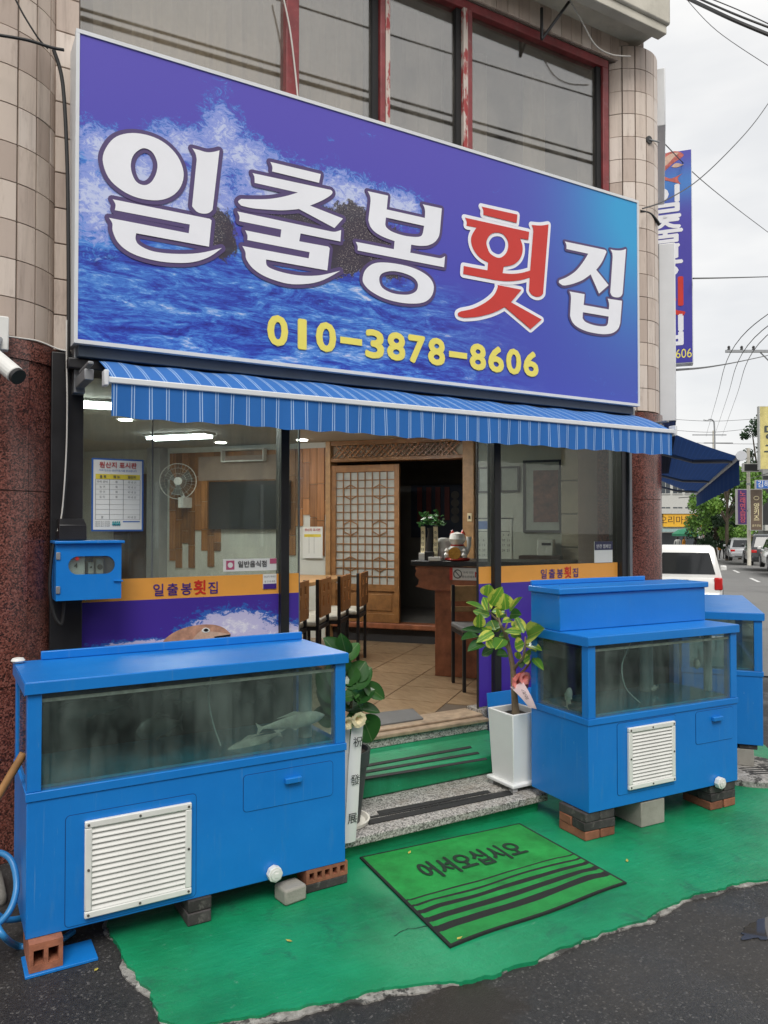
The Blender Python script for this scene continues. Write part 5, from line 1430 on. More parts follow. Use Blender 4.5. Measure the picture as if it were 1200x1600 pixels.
tag(wobj('white_frame', MB().box(t_(352), t_(418), -.1, -.034, z_(385, 722), z_(385, 722) + .012).box(t_(352), t_(418), -.1, -.022, z_(385, 704), z_(385, 704) + .012).box(t_(352), t_(352) + .012, -.1, -.022, z_(385, 722) + .0125, z_(385, 704) - .0005).box(t_(418) - .012, t_(418), -.1, -.022, z_(385, 722) + .0125, z_(385, 704) - .0005), 'white_plastic', None), 'long thin white frame hanging above the television', 'frame')
mat('paper', (.72, .73, .69), .7, var=.03); mat('yellow_print', (.72, .58, .06), .5); mat('red_text', (.5, .05, .05), .5); mat('grey_text', (.12, .12, .12), .6); mat('blue_print', (.03, .12, .4), .4)
no = wthing('wall_notice', 'white origin notice with yellow header on the planked wall', 'notice', t_(490), 1.3)
n0, n1, nz0, nz1 = t_(475), t_(506), z_(490, 872), z_(490, 823)
NB = wobj('sheet', MB().box(n0, n1, -.032, -.028, nz0, nz1), 'paper', no)
wobj('header', MB().box(n0 + .02, n1 - .02, -.0335, -.0325, nz1 - .11, nz1 - .08), 'yellow_print', no)
def wfn(t, z, off): return lambda x, y, l=0: MBW @ Vector((t + x, -off - l, z + y))
lettering('lettering', '원산지 표시판', .032, 'red_text', no, wfn((n0 + n1) / 2, nz1 - .045, .034), bold=.015)
wobj('rule', MB().box(n0 + .075, n0 + .077, -.0334, -.0326, nz0 + .05, nz1 - .11).box(n0 + .135, n0 + .137, -.0334, -.0326, nz0 + .05, nz1 - .11), 'grey_text', no)
def framed(label, u0, v0, u1, v1, mf, mi, bw_=.018, name='picture_frame', off=.03):
    a, b = t_(u0), t_(u1); um = (u0 + u1) / 2; z0, z1 = z_(um, v1), z_(um, v0)
    o = wthing(name, label, 'picture frame', (a + b) / 2, z0)
    wobj('frame', MB().box(a, a + bw_, -off, -.003, z0, z1).box(b - bw_, b, -off, -.003, z0, z1).box(a + bw_, b - bw_, -off + .0005, -.003, z1 - bw_, z1).box(a + bw_, b - bw_, -off + .0005, -.003, z0, z0 + bw_), mf, o)
    wobj('picture', MB().box(a + bw_, b - bw_, -off + .012, -.003, z0 + bw_, z1 - bw_), mi, o)
    return o, a, b, z0, z1
mat('cert_grey', (.42, .45, .42), .35, var=.15, vs=8); mat('brown_print', (.16, .06, .045), .5, var=.7, vs=16)
framed('black framed certificate behind the door post', 747, 730, 769, 770, 'black_metal', 'cert_grey')
framed('black framed certificate nearest the large notice board', 781, 729, 812, 769, 'black_metal', 'cert_grey')
o_, a, b, z0, z1 = framed('large dark framed board with a brownish print', 818, 719, 878, 832, 'black_metal', 'cert_grey', .022)
wobj('print', MB().box(a + .1, b - .03, -.024, -.0185, z0 + .1, z1 - .1), 'brown_print', o_)
cal = wthing('calendar', 'large white wall calendar with numbered days by the counter', 'calendar', t_(772), 1.2)
c0_, c1_, cz0, cz1 = t_(743), t_(800), z_(772, 875), z_(772, 811)
wobj('page', MB().box(c0_, c1_, -.012, -.004, cz0, cz1), 'paper', cal); wobj('hanger', MB().box(c0_ - .01, c1_ + .01, -.016, -.003, cz1, cz1 + .012), 'black_metal', cal)
wobj('picture', MB().box(c0_ + .03, c0_ + .15, -.0135, -.0125, cz1 - .1, cz1 - .02), 'blue_print', cal)
wobj('rule', MB().box(c0_ + .02, c1_ - .02, -.0135, -.0125, cz1 - .125, cz1 - .118), 'grey_text', cal)
for k in range(28):
    r, cI = divmod(k + 3, 7)
    lettering('day', str(k + 1), .034, 'grey_text', cal, wfn(c0_ + .035 + cI * (c1_ - c0_ - .06) / 6.2, cz1 - .17 - r * .05, .0135))
sw = wthing('wall_switch', 'small cream switch plate on the door post', 'switch', t_(737), 1.5)
wobj('plate', MB().box(t_(733), t_(740), -.085, -.0705, z_(736, 815), z_(736, 802)), 'cream_ribbon', sw, bevel=.003); wobj('rocker', MB().box(t_(735), t_(738), -.09, -.0855, z_(736, 811), z_(736, 806)), 'print_black', sw)
bl2 = wthing('roman_blind', 'beige folded blind hanging at the end of the dining room', 'blind', t_(900), 1.2)
for k in range(4):
    zt = z_(900, 700 + 52 * k); zb_ = z_(900, 700 + 52 * (k + 1)) + .01
    wobj('blind_fold', MB().box(t_(878), t_(926), -.05 - .005 * (k % 2), -.02, max(zb_, .9), min(zt, ZC - .01)), 'curtain_beige', bl2, bevel=.004)
tag(wobj('dark_cabinet', MB().box(t_(926) + .002, t_(926) + .35, -.3, -.004, ZF, 2.3).box(t_(926) - .005, t_(926) + .36, -.31, -.003, 2.301, 2.34), 'wood_dark', None), 'tall dark brown cupboard beside the beige blind', 'cupboard')
fx = MB().box(t_(845), t_(869), -.25, -.06, z_(857, 868, .2), z_(857, 843, .2)); shf = z_(857, 868, .2)
fxo = wthing('fax_machine', 'small white machine with dark display on the rear shelf', 'machine', t_(857), shf)
wobj('case', fx, 'white_plastic', fxo, bevel=.008); wobj('display', MB().box(t_(852), t_(866), -.255, -.2505, z_(857, 852, .2), z_(857, 848, .2)), 'print_black', fxo)
tag(wobj('rear_shelf', MB().box(t_(818), t_(880), -.28, -.003, shf - .04, shf - .002).box(t_(818) + .01, t_(818) + .04, -.26, -.003, ZF, shf - .041).box(t_(880) - .04, t_(880) - .01, -.26, -.003, ZF, shf - .041), 'wood_dark', None), 'dark wooden shelf unit under the large framed board', 'shelf')

# ---- counter
co_ = Vector((3.47, 5.13, ZF)); ct = thing('reception_counter', 'reddish live edge wooden counter with thick black top', 'counter', co_, -A2)
CW, CD, CH = 1.05, .4, .885
obj('front_panel', MB().box(0, CW, 0, .05, 0, CH - .03), 'wood_red', ct, bevel=.006)
obj('side_panel', MB().box(0, .05, .051, CD, 0, CH - .03), 'wood_red', ct, bevel=.006); obj('side_panel', MB().box(CW - .05, CW, .051, CD, 0, CH - .03), 'wood_red', ct, bevel=.006)
random.seed(4)
le = [(-.13 + random.uniform(-.02, .02), .878 - i * .018) for i in range(10)] + [(-.02, .69), (CW, .685), (CW, .88)]
obj('live_edge_board', MB().prism(le, lambda x, y: (x, -.06, y), lambda x, y: (x, -.001, y)), 'wood_red', ct)
obj('counter_top', MB().box(-.17, CW + .03, -.1, CD + .05, CH, CH + .04), 'black_metal', ct, bevel=.005)
stk = obj('sticker', MB().box(.14, .62, -.0635, -.0615, .775, .872), 'print_white', ct)
obj('sticker_band', MB().box(.14, .165, -.0645, -.0636, .775, .872), 'red_print', stk)
cfn = lambda x0, z0: (lambda x, y, l=0: co_ + N2 * (x0 + x) - D2 * (.0655 + l) + ZV * (z0 + y))
lettering('lettering', 'No!', .06, 'red_print', stk, cfn(.39, .8), bold=.03); lettering('lettering', '술 판매금지', .05, 'grey_text', stk, cfn(.525, .805), bold=.02); lettering('lettering', '19세 미만', .022, 'grey_text', stk, cfn(.29, .828)); lettering('lettering', '청소년에게', .022, 'grey_text', stk, cfn(.29, .795))
rg = MB()
rg.tube([Vector((.205 + .032 * cos(2 * pi * j / 20), -.065, .823 + .032 * sin(2 * pi * j / 20))) for j in range(21)], .004, 6); rg.tube([(.184, -.065, .846), (.226, -.065, .8)], .004, 6)
obj('ban_symbol', rg, 'grey_text', stk)
CT = lambda x, y, z=0: co_ + N2 * x + D2 * y + ZV * (CH + .041 + z)
def cpx(u, v, y): # pixel on the plane y metres behind the counter front
    p = P(u, v, pl=(co_ + D2 * y, D2)); return (p - co_).dot(N2)
mat('ceramic', (.75, .75, .72), .15, var=.03); mat('ceramic_red', (.5, .05, .04), .2, var=.2, vs=30); mat('gold', (.55, .27, .04), .25, metal=.4, var=.4, vs=60)
kx = cpx(692, 855, .1)
kt = thing('kettle', 'rounded white kettle with a looped handle on the counter', 'kettle', CT(kx, .12), -A2)
obj('kettle_body', MB().lathe([(.075, 0), (.085, .02), (.088, .08), (.075, .14), (.05, .17), (.02, .18)], 20), 'ceramic', kt, smooth=True); obj('handle', MB().tube([(.07, 0, .15), (.12, 0, .15), (.14, 0, .1), (.12, 0, .04), (.08, 0, .03)], .011, 8), 'ceramic', kt, smooth=True); obj('spout', MB().tube([(-.07, 0, .09), (-.11, 0, .14)], [.02, .012], 8), 'ceramic', kt, smooth=True)
vx = cpx(676, 830, .05)
vs_ = thing('ribboned_vase', 'dark vase of green leaves with two long cream lettered ribbons', 'vase', CT(vx, .02), -A2)
obj('vase', MB().lathe([(.04, 0), (.05, .1), (.03, .22), (.035, .26)], 16), 'black_metal', vs_, smooth=True)
random.seed(9); lfm = MB()
for k in range(70):
    a = random.uniform(0, 2 * pi); e = random.uniform(-.3, 1.2); r = random.uniform(.03, .12); c_ = Vector((cos(a) * cos(e) * r, sin(a) * cos(e) * r, .3 + sin(e) * r)); d = Vector((random.uniform(-1, 1), random.uniform(-1, 1), random.uniform(-.3, 1))).normalized() * .03; s_ = d.orthogonal().normalized() * .012
    lfm.add([c_ - d, c_ + s_, c_ + d, c_ - s_], [(0, 1, 2, 3)])
obj('leaves', lfm, 'leaf_dark', vs_)
for x in (-.055, .05):
    r_ = obj('ribbon', MB().sheet(lambda a, b: (x - .018 + .036 * a, -.06 + .006 * sin(b * 5), .27 - .26 * b), 2, 8), 'cream_ribbon', vs_, smooth=True, recalc=False)
    for i, chh in enumerate('축개업대박'):
        vs, fs = ctext(chh, .03); obj('lettering', MB().add([(x + p[0], -.0685, .21 - i * .045 + p[1]) for p in vs], fs), 'print_black', r_, recalc=False)
catx = cpx(714, 862, -.02)
ct2 = thing('lucky_cat', 'white beckoning lucky cat figurine with gold coin on a red cushion', 'figurine', CT(catx, .0), -A2)
obj('cushion', MB().lathe([(.09, 0), (.105, .012), (.09, .026)], 20), 'ceramic_red', ct2, smooth=True)
bd = MB().lathe([(.07, .026), (.085, .06), (.075, .1), (.045, .125)], 20)
bd.lathe([(.0, -.06), (.045, -.045), (.07, 0), (.055, .042), (.0, .06)], 20, (0, -.01, .17))
obj('cat_body', bd, 'ceramic', ct2, smooth=True)
for s_ in (-1, 1): obj('ear', MB().lathe([(.024, 0), (.012, .025), (.002, .04)], 10, (s_ * .042, 0, .205)), 'ceramic_red', ct2, smooth=True)
obj('raised_paw', MB().tube([(.075, -.02, .06), (.1, -.03, .12), (.1, -.03, .19)], [.018, .017, .02], 10), 'ceramic', ct2, smooth=True); obj('coin', MB().cyl((0, -.085, .06), (0, -.1, .06), .05, n=20), 'gold', ct2, smooth=True); obj('collar', MB().tube([(.05 * cos(2 * pi * j / 16), .05 * sin(2 * pi * j / 16) - .005, .122) for j in range(17)], .007, 6), 'ceramic_red', ct2, smooth=True)
for k, s_ in enumerate((-1, 1)): obj('kitten', MB().lathe([(.02, .026), (.026, .05), (.015, .066), (.022, .08), (.012, .1)], 12, (s_ * .07, -.06, 0)), 'ceramic', ct2, smooth=True)
for k, (u, w_, h_, m_, l_) in enumerate(((660, .05, .06, 'print_white', 'small white carton beside the ribboned vase'), (672, .07, .07, 'print_black', 'black card box between ribboned vase and kettle'), (682, .1, .03, 'print_white', 'flat white box in front of the kettle'))):
    x = cpx(u, 870, -.05)
    tag(obj('small_box', MB().box(x - w_ / 2, x + w_ / 2, -.07 - .02 * k, -.03 - .02 * k, 0, h_, Matrix.Translation(CT(0, 0)) @ Matrix.Rotation(-A2, 4, 'Z')), m_, None, bevel=.002), l_, 'box')

# ---- chairs and table
mat('chair_seat', (.5, .48, .41), .6, var=.08); mat('chair_grey', (.12, .12, .12), .6)
def chair(label, loc, rz, seat_m, group, slots=True):
    t = thing('dining_chair', label, 'chair', loc, rz, group)
    for x in (-.17, .17):
        obj('leg', MB().box(x - .012, x + .012, .0, .026, 0, .79 if slots else .75), 'black_metal', t, bevel=.003)
        obj('leg', MB().box(x - .012, x + .012, .34, .366, 0, .43), 'black_metal', t, bevel=.003)
    obj('seat_rail', MB().box(-.182, .182, .0, .366, .4, .43), 'black_metal', t)
    obj('seat', MB().box(-.19, .19, .02, .39, .431, .47), seat_m, t, bevel=.012)
    if slots:
        lp = [(-.175, .5), (.175, .5), (.185, .79), (-.185, .79)]
        h1 = [(-.11, .58), (-.07, .58), (-.07, .66), (-.11, .66)]; h2 = [(.06, .58), (.1, .58), (.1, .66), (.06, .66)]; h3 = [(-.1, .69), (-.04, .69), (-.04, .75), (-.1, .75)]; h4 = [(.05, .69), (.11, .69), (.11, .75), (.05, .75)]
        b = MB().flat([lp, h1, h2, h3, h4], lambda x, y: (x, -.016, y)); b.flat([lp, h1, h2, h3, h4], lambda x, y: (x, -.001, y))
        for q_ in (lp, h1, h2, h3, h4):
            for a_, b__ in zip(q_, q_[1:] + q_[:1]): b.add([(a_[0], -.016, a_[1]), (b__[0], -.016, b__[1]), (b__[0], -.001, b__[1]), (a_[0], -.001, a_[1])], [(0, 1, 2, 3)])
        obj('backrest', b, 'wood', t)
    else:
        for z0, z1 in ((.54, .58), (.62, .74)): obj('back_slat', MB().box(-.18, .18, -.02, -.001, z0, z1), 'bright_wood', t, bevel=.004)
    return t
# four chairs whose backs line up along the side street direction
cs = Vector((2.33, 5.2, ZF))
lab = ['slotted wooden back chair at the table end nearest the glass', 'second slotted chair along the dining table from the glass', 'third slotted chair along the dining table from the glass', 'slotted chair closest to the lattice screen door']
for k in range(4): chair(lab[k], cs + D2 * (.42 * k), radians(51), 'chair_seat', 'chairs along the dining table')
tb_ = thing('dining_table', 'wooden topped dining table with square black legs behind the chairs', 'table', cs - N2 * .62 + D2 * .75, radians(40))
obj('table_top', MB().box(-.95, .95, -.33, .33, .69, .725), 'bright_wood', tb_, bevel=.006)
for x in (-.88, .88):
    for y in (-.28, .28): obj('leg', MB().box(x - .03, x + .03, y - .03, y + .03, 0, .689), 'black_metal', tb_)
chair('chair with grey seat and slatted wooden back in front of the counter', Vector((3.6, 4.78, ZF)), radians(158), 'chair_grey', None, slots=False)
im = obj('rubber_mat', MB().prism([(2.08, 4.0), (2.62, 4.0), (2.7, 4.25), (2.12, 4.3)], lambda x, y: (x, y, ZF + .003), lambda x, y: (x, y, ZF + .011)), 'chair_grey', None)
tag(im, 'grey rubber mat on the tiled floor just inside the threshold', 'mat')

# ---- ceiling lights
mat('lamp_glow', (1, .97, .9), .5, var=0, emit=14); mat('lamp_cool', (.92, .97, 1), .5, var=0, emit=14)
def downlight(label, u, v):
    p = P(u, v, Z=ZC); t = thing('downlight', label, 'ceiling light', (p.x, p.y, ZC), 0, 'round ceiling downlights')
    obj('rim', MB().lathe([(.075, -.008), (.08, -.001), (.06, -.001), (.058, -.006)], 24), 'white_plastic', t, smooth=True)
    obj('lens', MB().cyl((0, 0, -.016), (0, 0, -.0065), .056, n=20), 'lamp_glow', t)
downlight('small lit downlight above the planked wall by the screen door', 472, 686); downlight('small lit downlight above the television end of the room', 345, 690); downlight('small lit downlight close to the shop window and poster', 196, 654)
def ledbar(label, loc, rz, L, power, two=True):
    t = thing('ceiling_lamp', label, 'ceiling light', loc, rz, 'tube lamps on the ceiling')
    obj('housing', MB().box(-L / 2, L / 2, -.1, .1, -.02, -.001), 'white_plastic', t, bevel=.004)
    for y in (-.06, .06): obj('tube', MB().cyl((-L / 2 + .02, y, -.036), (L / 2 - .02, y, -.036), .015, n=10), 'lamp_cool', t)
    ld = bpy.data.lights.new('lamp_light', 'AREA'); ld.shape = 'RECTANGLE'; ld.size = L; ld.size_y = .16; ld.energy = power; ld.color = (1, .97, .9)
    lo = bpy.data.objects.new('lamp_light', ld); COL.objects.link(lo); lo.parent = t; lo.location = (0, 0, -.06)
q = P(280, 678, Z=ZC); ledbar('lit tube lamp over the room near the wall fan', (q.x, q.y, ZC), -A2, .7, 8)
q = P(150, 626, Z=ZC); ledbar('bright tube lamp right behind the window corner and awning bracket', (q.x, q.y, ZC), radians(-10), .55, 6)
ledbar('lit tube lamp in the middle of the dining room ceiling', (3.0, 5.6, ZC), -A2, .9, 20)

# ================================================================== ON THE GLASS
def sheet_on_glass(name, label, cat, u0, v0, u1, v1, m_, off=.012):
    um, vm = (u0 + u1) / 2, (v0 + v1) / 2
    x0, x1 = P(u0, vm, Y=YF - off).x, P(u1, vm, Y=YF - off).x; z0, z1 = P(um, v1, Y=YF - off).z, P(um, v0, Y=YF - off).z
    t = thing(name, label, cat, ((x0 + x1) / 2, YF - off, z0))
    s_ = obj('sheet', MB().box(x0, x1, YF - off, YF - off + .004, z0, z1), m_, t, world=True)
    return t, x0, x1, z0, z1, YF - off
pt, x0, x1, z0, z1, yy_ = sheet_on_glass('origin_poster', 'blue bordered origin notice poster on the window', 'poster', 143, 717, 224, 830, 'blue_print', .02)
W_ = x1 - x0; H_ = z1 - z0
obj('poster_paper', MB().box(x0 + .008, x1 - .008, yy_ - .002, yy_ - .0005, z0 + .008, z1 - .008), 'paper', pt, world=True)
pf = lambda fx_, fz__: facing((x0 + W_ * fx_, yy_ - .0025, z0 + H_ * fz__), XV, ZV, -YV, .001)
lettering('lettering', '원산지 표시판', W_ * .125, 'red_text', pt, pf(.5, .88), bold=.02)
lettering('lettering', '저희 업소는 원산지표시를 준수합니다', W_ * .047, 'blue_print', pt, pf(.5, .825))
obj('header', MB().box(x0 + W_ * .07, x1 - W_ * .07, yy_ - .0032, yy_ - .0022, z0 + H_ * .715, z0 + H_ * .785), 'yellow_print', pt, world=True)
for fx_, s_ in ((.21, '품 목'), (.47, '메 뉴'), (.77, '원산지')): lettering('lettering', s_, W_ * .06, 'grey_text', pt, facing((x0 + W_ * fx_, yy_ - .0035, z0 + H_ * .735), XV, ZV, -YV, .001), bold=.02)
ru = MB()
for fx_ in (.07, .335, .6, .928): ru.box(x0 + W_ * fx_, x0 + W_ * fx_ + .0016, yy_ - .003, yy_ - .0022, z0 + H_ * .16, z0 + H_ * .713)
for k in range(9): ru.box(x0 + W_ * .07, x0 + W_ * .93, yy_ - .0029, yy_ - .0022, z0 + H_ * (.16 + .069 * k), z0 + H_ * (.16 + .069 * k) + .0008)
obj('rule', ru, 'grey_text', pt, world=True)
for k, (a_, b_, c_) in enumerate((('우럭 광어', '회', '국 내 산'), ('농 어', '회', '국 내 산'), ('전 어', '회', '국 내 산'), ('도 미', '회', '국 내 산'))):
    for fx_, s_ in ((.2, a_), (.47, b_), (.77, c_)): lettering('lettering', s_, W_ * .052, 'grey_text', pt, pf(fx_, .665 - .069 * k))
lettering('lettering', '쌀', W_ * .052, 'grey_text', pt, pf(.2, .18)); lettering('lettering', '국 내 산', W_ * .052, 'grey_text', pt, pf(.77, .18))
mat('teal_print', (.05, .3, .32), .5)
obj('logo_band', MB().box(x0 + W_ * .6, x0 + W_ * .93, yy_ - .003, yy_ - .0022, z0 + H_ * .125, z0 + H_ * .14), 'blue_print', pt, world=True)
fg = MB()
for k in range(4): fg.lathe([(.004, 0), (.006, .008), (.003, .014), (.0045, .018), (.0, .022)], 8, (x0 + W_ * (.41 + .04 * k), yy_ - .003, z0 + H_ * .08))
obj('figure_logo', fg, 'teal_print', pt, world=True)
for k in range(3): lettering('lettering', '원산지 표시 안내문', W_ * .035, 'grey_text', pt, pf(.21, .12 - .028 * k))
st1, x0, x1, z0, z1, yy_ = sheet_on_glass('restaurant_sticker', 'white general restaurant sticker with pink plate icon on the window', 'sticker', 349, 873, 432, 892, 'print_white')
W_ = x1 - x0; H_ = z1 - z0; mat('pink_print', (.5, .1, .2), .4)
obj('icon', MB().box(x0 + W_ * .05, x0 + W_ * .2, yy_ - .0015, yy_ - .0005, z0 + H_ * .15, z0 + H_ * .88), 'pink_print', st1, world=True); obj('plate_mark', MB().cyl((x0 + W_ * .125, yy_ - .0025, z0 + H_ * .52), (x0 + W_ * .125, yy_ - .0016, z0 + H_ * .52), H_ * .22, n=16), 'print_white', st1, world=True)
obj('corner_mark', MB().box(x0 + W_ * .87, x1 - .001, yy_ - .0015, yy_ - .0005, z0 + H_ * .55, z1 - .001), 'pink_print', st1, world=True)
lettering('lettering', '일반음식점', H_ * .56, 'grey_text', st1, facing((x0 + W_ * .54, yy_, z0 + H_ * .36), XV, ZV, -YV, .0015), bold=.03)
st2, x0, x1, z0, z1, yy_ = sheet_on_glass('origin_sticker', 'small white and purple origin sticker on the orange strip', 'sticker', 411, 897, 432, 920, 'print_white')
obj('purple_band', MB().box(x0 + .001, x1 - .001, yy_ - .0015, yy_ - .0005, z0, z0 + (z1 - z0) * .35), 'purple_print', st2, world=True)
lettering('lettering', '원산지 국내산', (x1 - x0) * .15, 'grey_text', st2, facing(((x0 + x1) / 2, yy_, z0 + (z1 - z0) * .78), XV, ZV, -YV, .0015)); lettering('lettering', '쌀 고 추 배추', (x1 - x0) * .15, 'grey_text', st2, facing(((x0 + x1) / 2, yy_, z0 + (z1 - z0) * .45), XV, ZV, -YV, .0015))
st3, x0, x1, z0, z1, yy_ = sheet_on_glass('navy_notice', 'navy headed white notice in the window corner by the granite column', 'notice', 929, 846, 957, 879, 'paper')
mat('navy_print', (.02, .022, .07), .4)
obj('header', MB().box(x0, x1, yy_ - .0015, yy_ - .0005, z0 + (z1 - z0) * .6, z1), 'navy_print', st3, world=True); lettering('lettering', '안전 캠페인', (x1 - x0) * .17, 'print_white', st3, facing(((x0 + x1) / 2, yy_ - .0015, z0 + (z1 - z0) * .7), XV, ZV, -YV, .001))

# ================================================================== ELECTRIC BOX, CABLES, CAMERA
eb = thing('electric_box', 'blue metal electric box with oval window on the black door post', 'electric box', (.62, 3.85, 1.16))
ex0, ex1, ez0, ez1, ey = .478, .765, 1.158, 1.418, 3.78
ov = []
ocx0, ocx1, ocz, orr = P(122, 882, Y=ey).x, P(165, 882, Y=ey).x, P(143, 883, Y=ey).z, .042
for k in range(13): a = pi / 2 + pi * k / 12; ov.append((ocx0 + orr * cos(a), ocz + orr * sin(a)))
for k in range(13): a = -pi / 2 + pi * k / 12; ov.append((ocx1 + orr * cos(a), ocz + orr * sin(a)))
rc_ = [(ex0, ez0), (ex1, ez0), (ex1, ez1), (ex0, ez1)]
d_ = MB().flat([rc_, ov], lambda x, y: (x, ey, y)); d_.flat([rc_, ov], lambda x, y: (x, ey + .003, y))
for q_ in (rc_, ov):
    for a_, b_ in zip(q_, q_[1:] + q_[:1]): d_.add([(a_[0], ey, a_[1]), (b_[0], ey, b_[1]), (b_[0], ey + .003, b_[1]), (a_[0], ey + .003, a_[1])], [(0, 1, 2, 3)])
obj('box_door', d_, 'blue_enamel', eb, world=True)
obj('box_shell', MB().box(ex0, ex1, ey + .15, ey + .155, ez0, ez1).box(ex0, ex0 + .004, ey + .0035, ey + .149, ez0, ez1).box(ex1 - .004, ex1, ey + .0035, ey + .149, ez0, ez1).box(ex0 + .0045, ex1 - .0045, ey + .0035, ey + .149, ez0, ez0 + .004), 'blue_enamel', eb, world=True)
obj('box_roof', MB().box(ex0 - .008, ex1 + .012, ey - .02, ey + .16, ez1 + .001, ez1 + .014), 'blue_enamel', eb, world=True, bevel=.003)
obj('box_window', MB().box(ex0 + .03, ex1 - .03, ey + .004, ey + .006, ocz - .06, ocz + .06), 'pane_glass', eb, world=True)
me_ = obj('meter', MB().box(ocx0 - .05, ocx0 + .035, ey + .03, ey + .14, ez0 + .02, ocz + .07), 'print_white', eb, world=True, bevel=.004)
lettering('lettering', '4', .03, 'grey_text', me_, facing((ocx0 - .005, ey + .029, ocz - .012), XV, ZV, -YV, .001), bold=.03)
mat('lamp_red', (.8, .02, .02), .4, emit=.4, var=0)
obj('indicator', MB().cyl((ocx0, ey + .028, ocz + .03), (ocx0, ey + .022, ocz + .03), .007, n=10), 'lamp_red', me_, world=True)
for k, x in enumerate((ocx0 + .065, ocx0 + .105)):
    so_ = obj('socket', MB().box(x - .013 - .004 * k, x + .013 + .004 * k, ey + .05, ey + .14, ocz - .045, ocz + .012 + .016 * k), 'white_plastic', eb, world=True, bevel=.004)
    obj('socket_hole', MB().cyl((x, ey + .049, ocz - .012), (x, ey + .046, ocz - .012), .005 + .008 * k, n=12), 'slot_dark', so_, world=True)
for z in (ez0 + .05, ez1 - .055): obj('hinge', MB().box(ex0 - .001, ex0 + .017, ey - .006, ey - .001, z - .017, z + .017), 'bracket_grey', eb, world=True, bevel=.002)
obj('latch', MB().tube([(ex1 - .035, ey - .006, ez0 + .085), (ex1 + .006, ey - .006, ez0 + .082)], .004, 6), 'blue_enamel', eb, world=True)
bk = thing('black_junction_box', 'black sloped junction box on top of the blue electric box', 'junction box', (.54, 3.85, 1.433))
obj('case', MB().add([(.492, 3.8, 1.435), (.612, 3.8, 1.435), (.612, 3.93, 1.435), (.492, 3.93, 1.435), (.492, 3.8, 1.505), (.612, 3.8, 1.505), (.498, 3.84, 1.535), (.604, 3.84, 1.535), (.604, 3.93, 1.535), (.498, 3.93, 1.535)],
    [(0, 3, 2, 1), (0, 1, 5, 4), (4, 5, 7, 6), (6, 7, 8, 9), (0, 4, 6, 9, 3), (1, 2, 8, 7, 5)]), 'black_metal', bk, world=True, bevel=.003)
mat('cable_black', (.012, .012, .013), .5); mat('cable_white', (.6, .58, .54), .5); mat('cable_grey', (.05, .05, .052), .6)
def cable(label, pts, r, m_='cable_black', Y=3.9, name='cable', group='cables on the columns'):
    ps = [P(u, v, Y=Y if len(q_) < 3 else q_[2]) for q_ in pts for u, v in [q_[:2]]]
    out = []
    for i in range(len(ps) - 1):
        p0 = ps[max(i - 1, 0)]; p1 = ps[i]; p2 = ps[i + 1]; p3 = ps[min(i + 2, len(ps) - 1)]
        for j in range(6):
            t = j / 6; out.append(.5 * ((2 * p1) + (p2 - p0) * t + (2 * p0 - 5 * p1 + 4 * p2 - p3) * t * t + (3 * p1 - p0 - 3 * p2 + p3) * t ** 3))
    out.append(ps[-1])
    return tag(obj(name, MB().tube(out, r, 7), m_, None, smooth=True), label, 'cable', group)
cable('thick black cable running down the edge of the big sign', [(84, 78), (98, 130), (105, 250), (107, 400), (107, 540), (106, 640), (104, 720), (98, 800), (92, 850)], .009, Y=3.88)
cable('thin white cable clipped down the black post beside the red column', [(104, 500), (104, 560), (105, 640), (103, 720), (97, 800), (90, 830)], .0035, 'cable_white', Y=3.86)
cable('black cable bundle hanging below the electric box', [(84, 850), (80, 880), (78, 920), (84, 960), (96, 975), (100, 940)], .008, Y=3.84)
cable('black cables draped across the top of the left tiled column', [(-20, 52), (40, 62), (80, 74), (100, 78)], .007, Y=3.7)
cable('thin black cable looping from the roof past the left tiled column', [(15, -20), (35, 20), (60, 60), (75, 76)], .004, Y=3.7)
cable('white lead strung across the granite cap to the camera', [(10, 525), (30, 528), (60, 533), (90, 545), (103, 548)], .0035, 'cable_white', Y=3.74)
cable('cream cable hanging down the red window mullion', [(440, -15), (452, 40), (460, 100), (466, 160)], .005, 'cable_white', Y=4.04)
cable('pale tangled wire hanging under the roof slab', [(890, 0), (910, 35), (930, 70), (955, 85), (985, 88)], .005, 'cable_white', Y=3.9)
cable('black wire looped round the right tiled column at sign height', [(1000, 330), (1015, 334), (1026, 345), (1030, 352)], .012, Y=3.97)
cv = thing('security_camera', 'white bullet security camera on the left column', 'security camera', P(2, 545, Y=3.68))
c0_, c1_ = P(-30, 540, Y=3.66), P(25, 586, Y=3.5); ax = (c1_ - c0_).normalized()
obj('camera_body', MB().tube([c0_, c1_], .036, 18), 'white_plastic', cv, world=True, bevel=.006); obj('lens_hood', MB().tube([c1_ + ax * .001, c1_ + ax * .018], .034, 18), 'black_metal', cv, world=True)
a = P(-6, 500, Y=3.74); obj('mount_plate', MB().box(a.x - .05, a.x + .05, 3.73, 3.78, a.z - .13, a.z + .02), 'white_plastic', cv, world=True, bevel=.006); obj('mount_arm', MB().tube([P(0, 530, Y=3.74), P(-10, 548, Y=3.68)], .014, 8), 'bracket_grey', cv, world=True)
ins = thing('wire_insulator', 'dark spool insulator bolted to the right tiled column', 'insulator', P(1012, 220, Y=3.96))
a = P(1012, 220, Y=3.97); obj('spool', MB().cyl(a + Vector((0, .05, 0)), a + Vector((0, -.02, 0)), .03, n=14).cyl(a + Vector((0, .02, 0)), a + Vector((0, 0, 0)), .038, n=14), 'cable_grey', ins, world=True, smooth=True); obj('bolt', MB().tube([a + Vector((-.01, -.02, 0)), a + Vector((.09, -.03, -.0))], .006, 6), 'bracket_grey', ins, world=True)

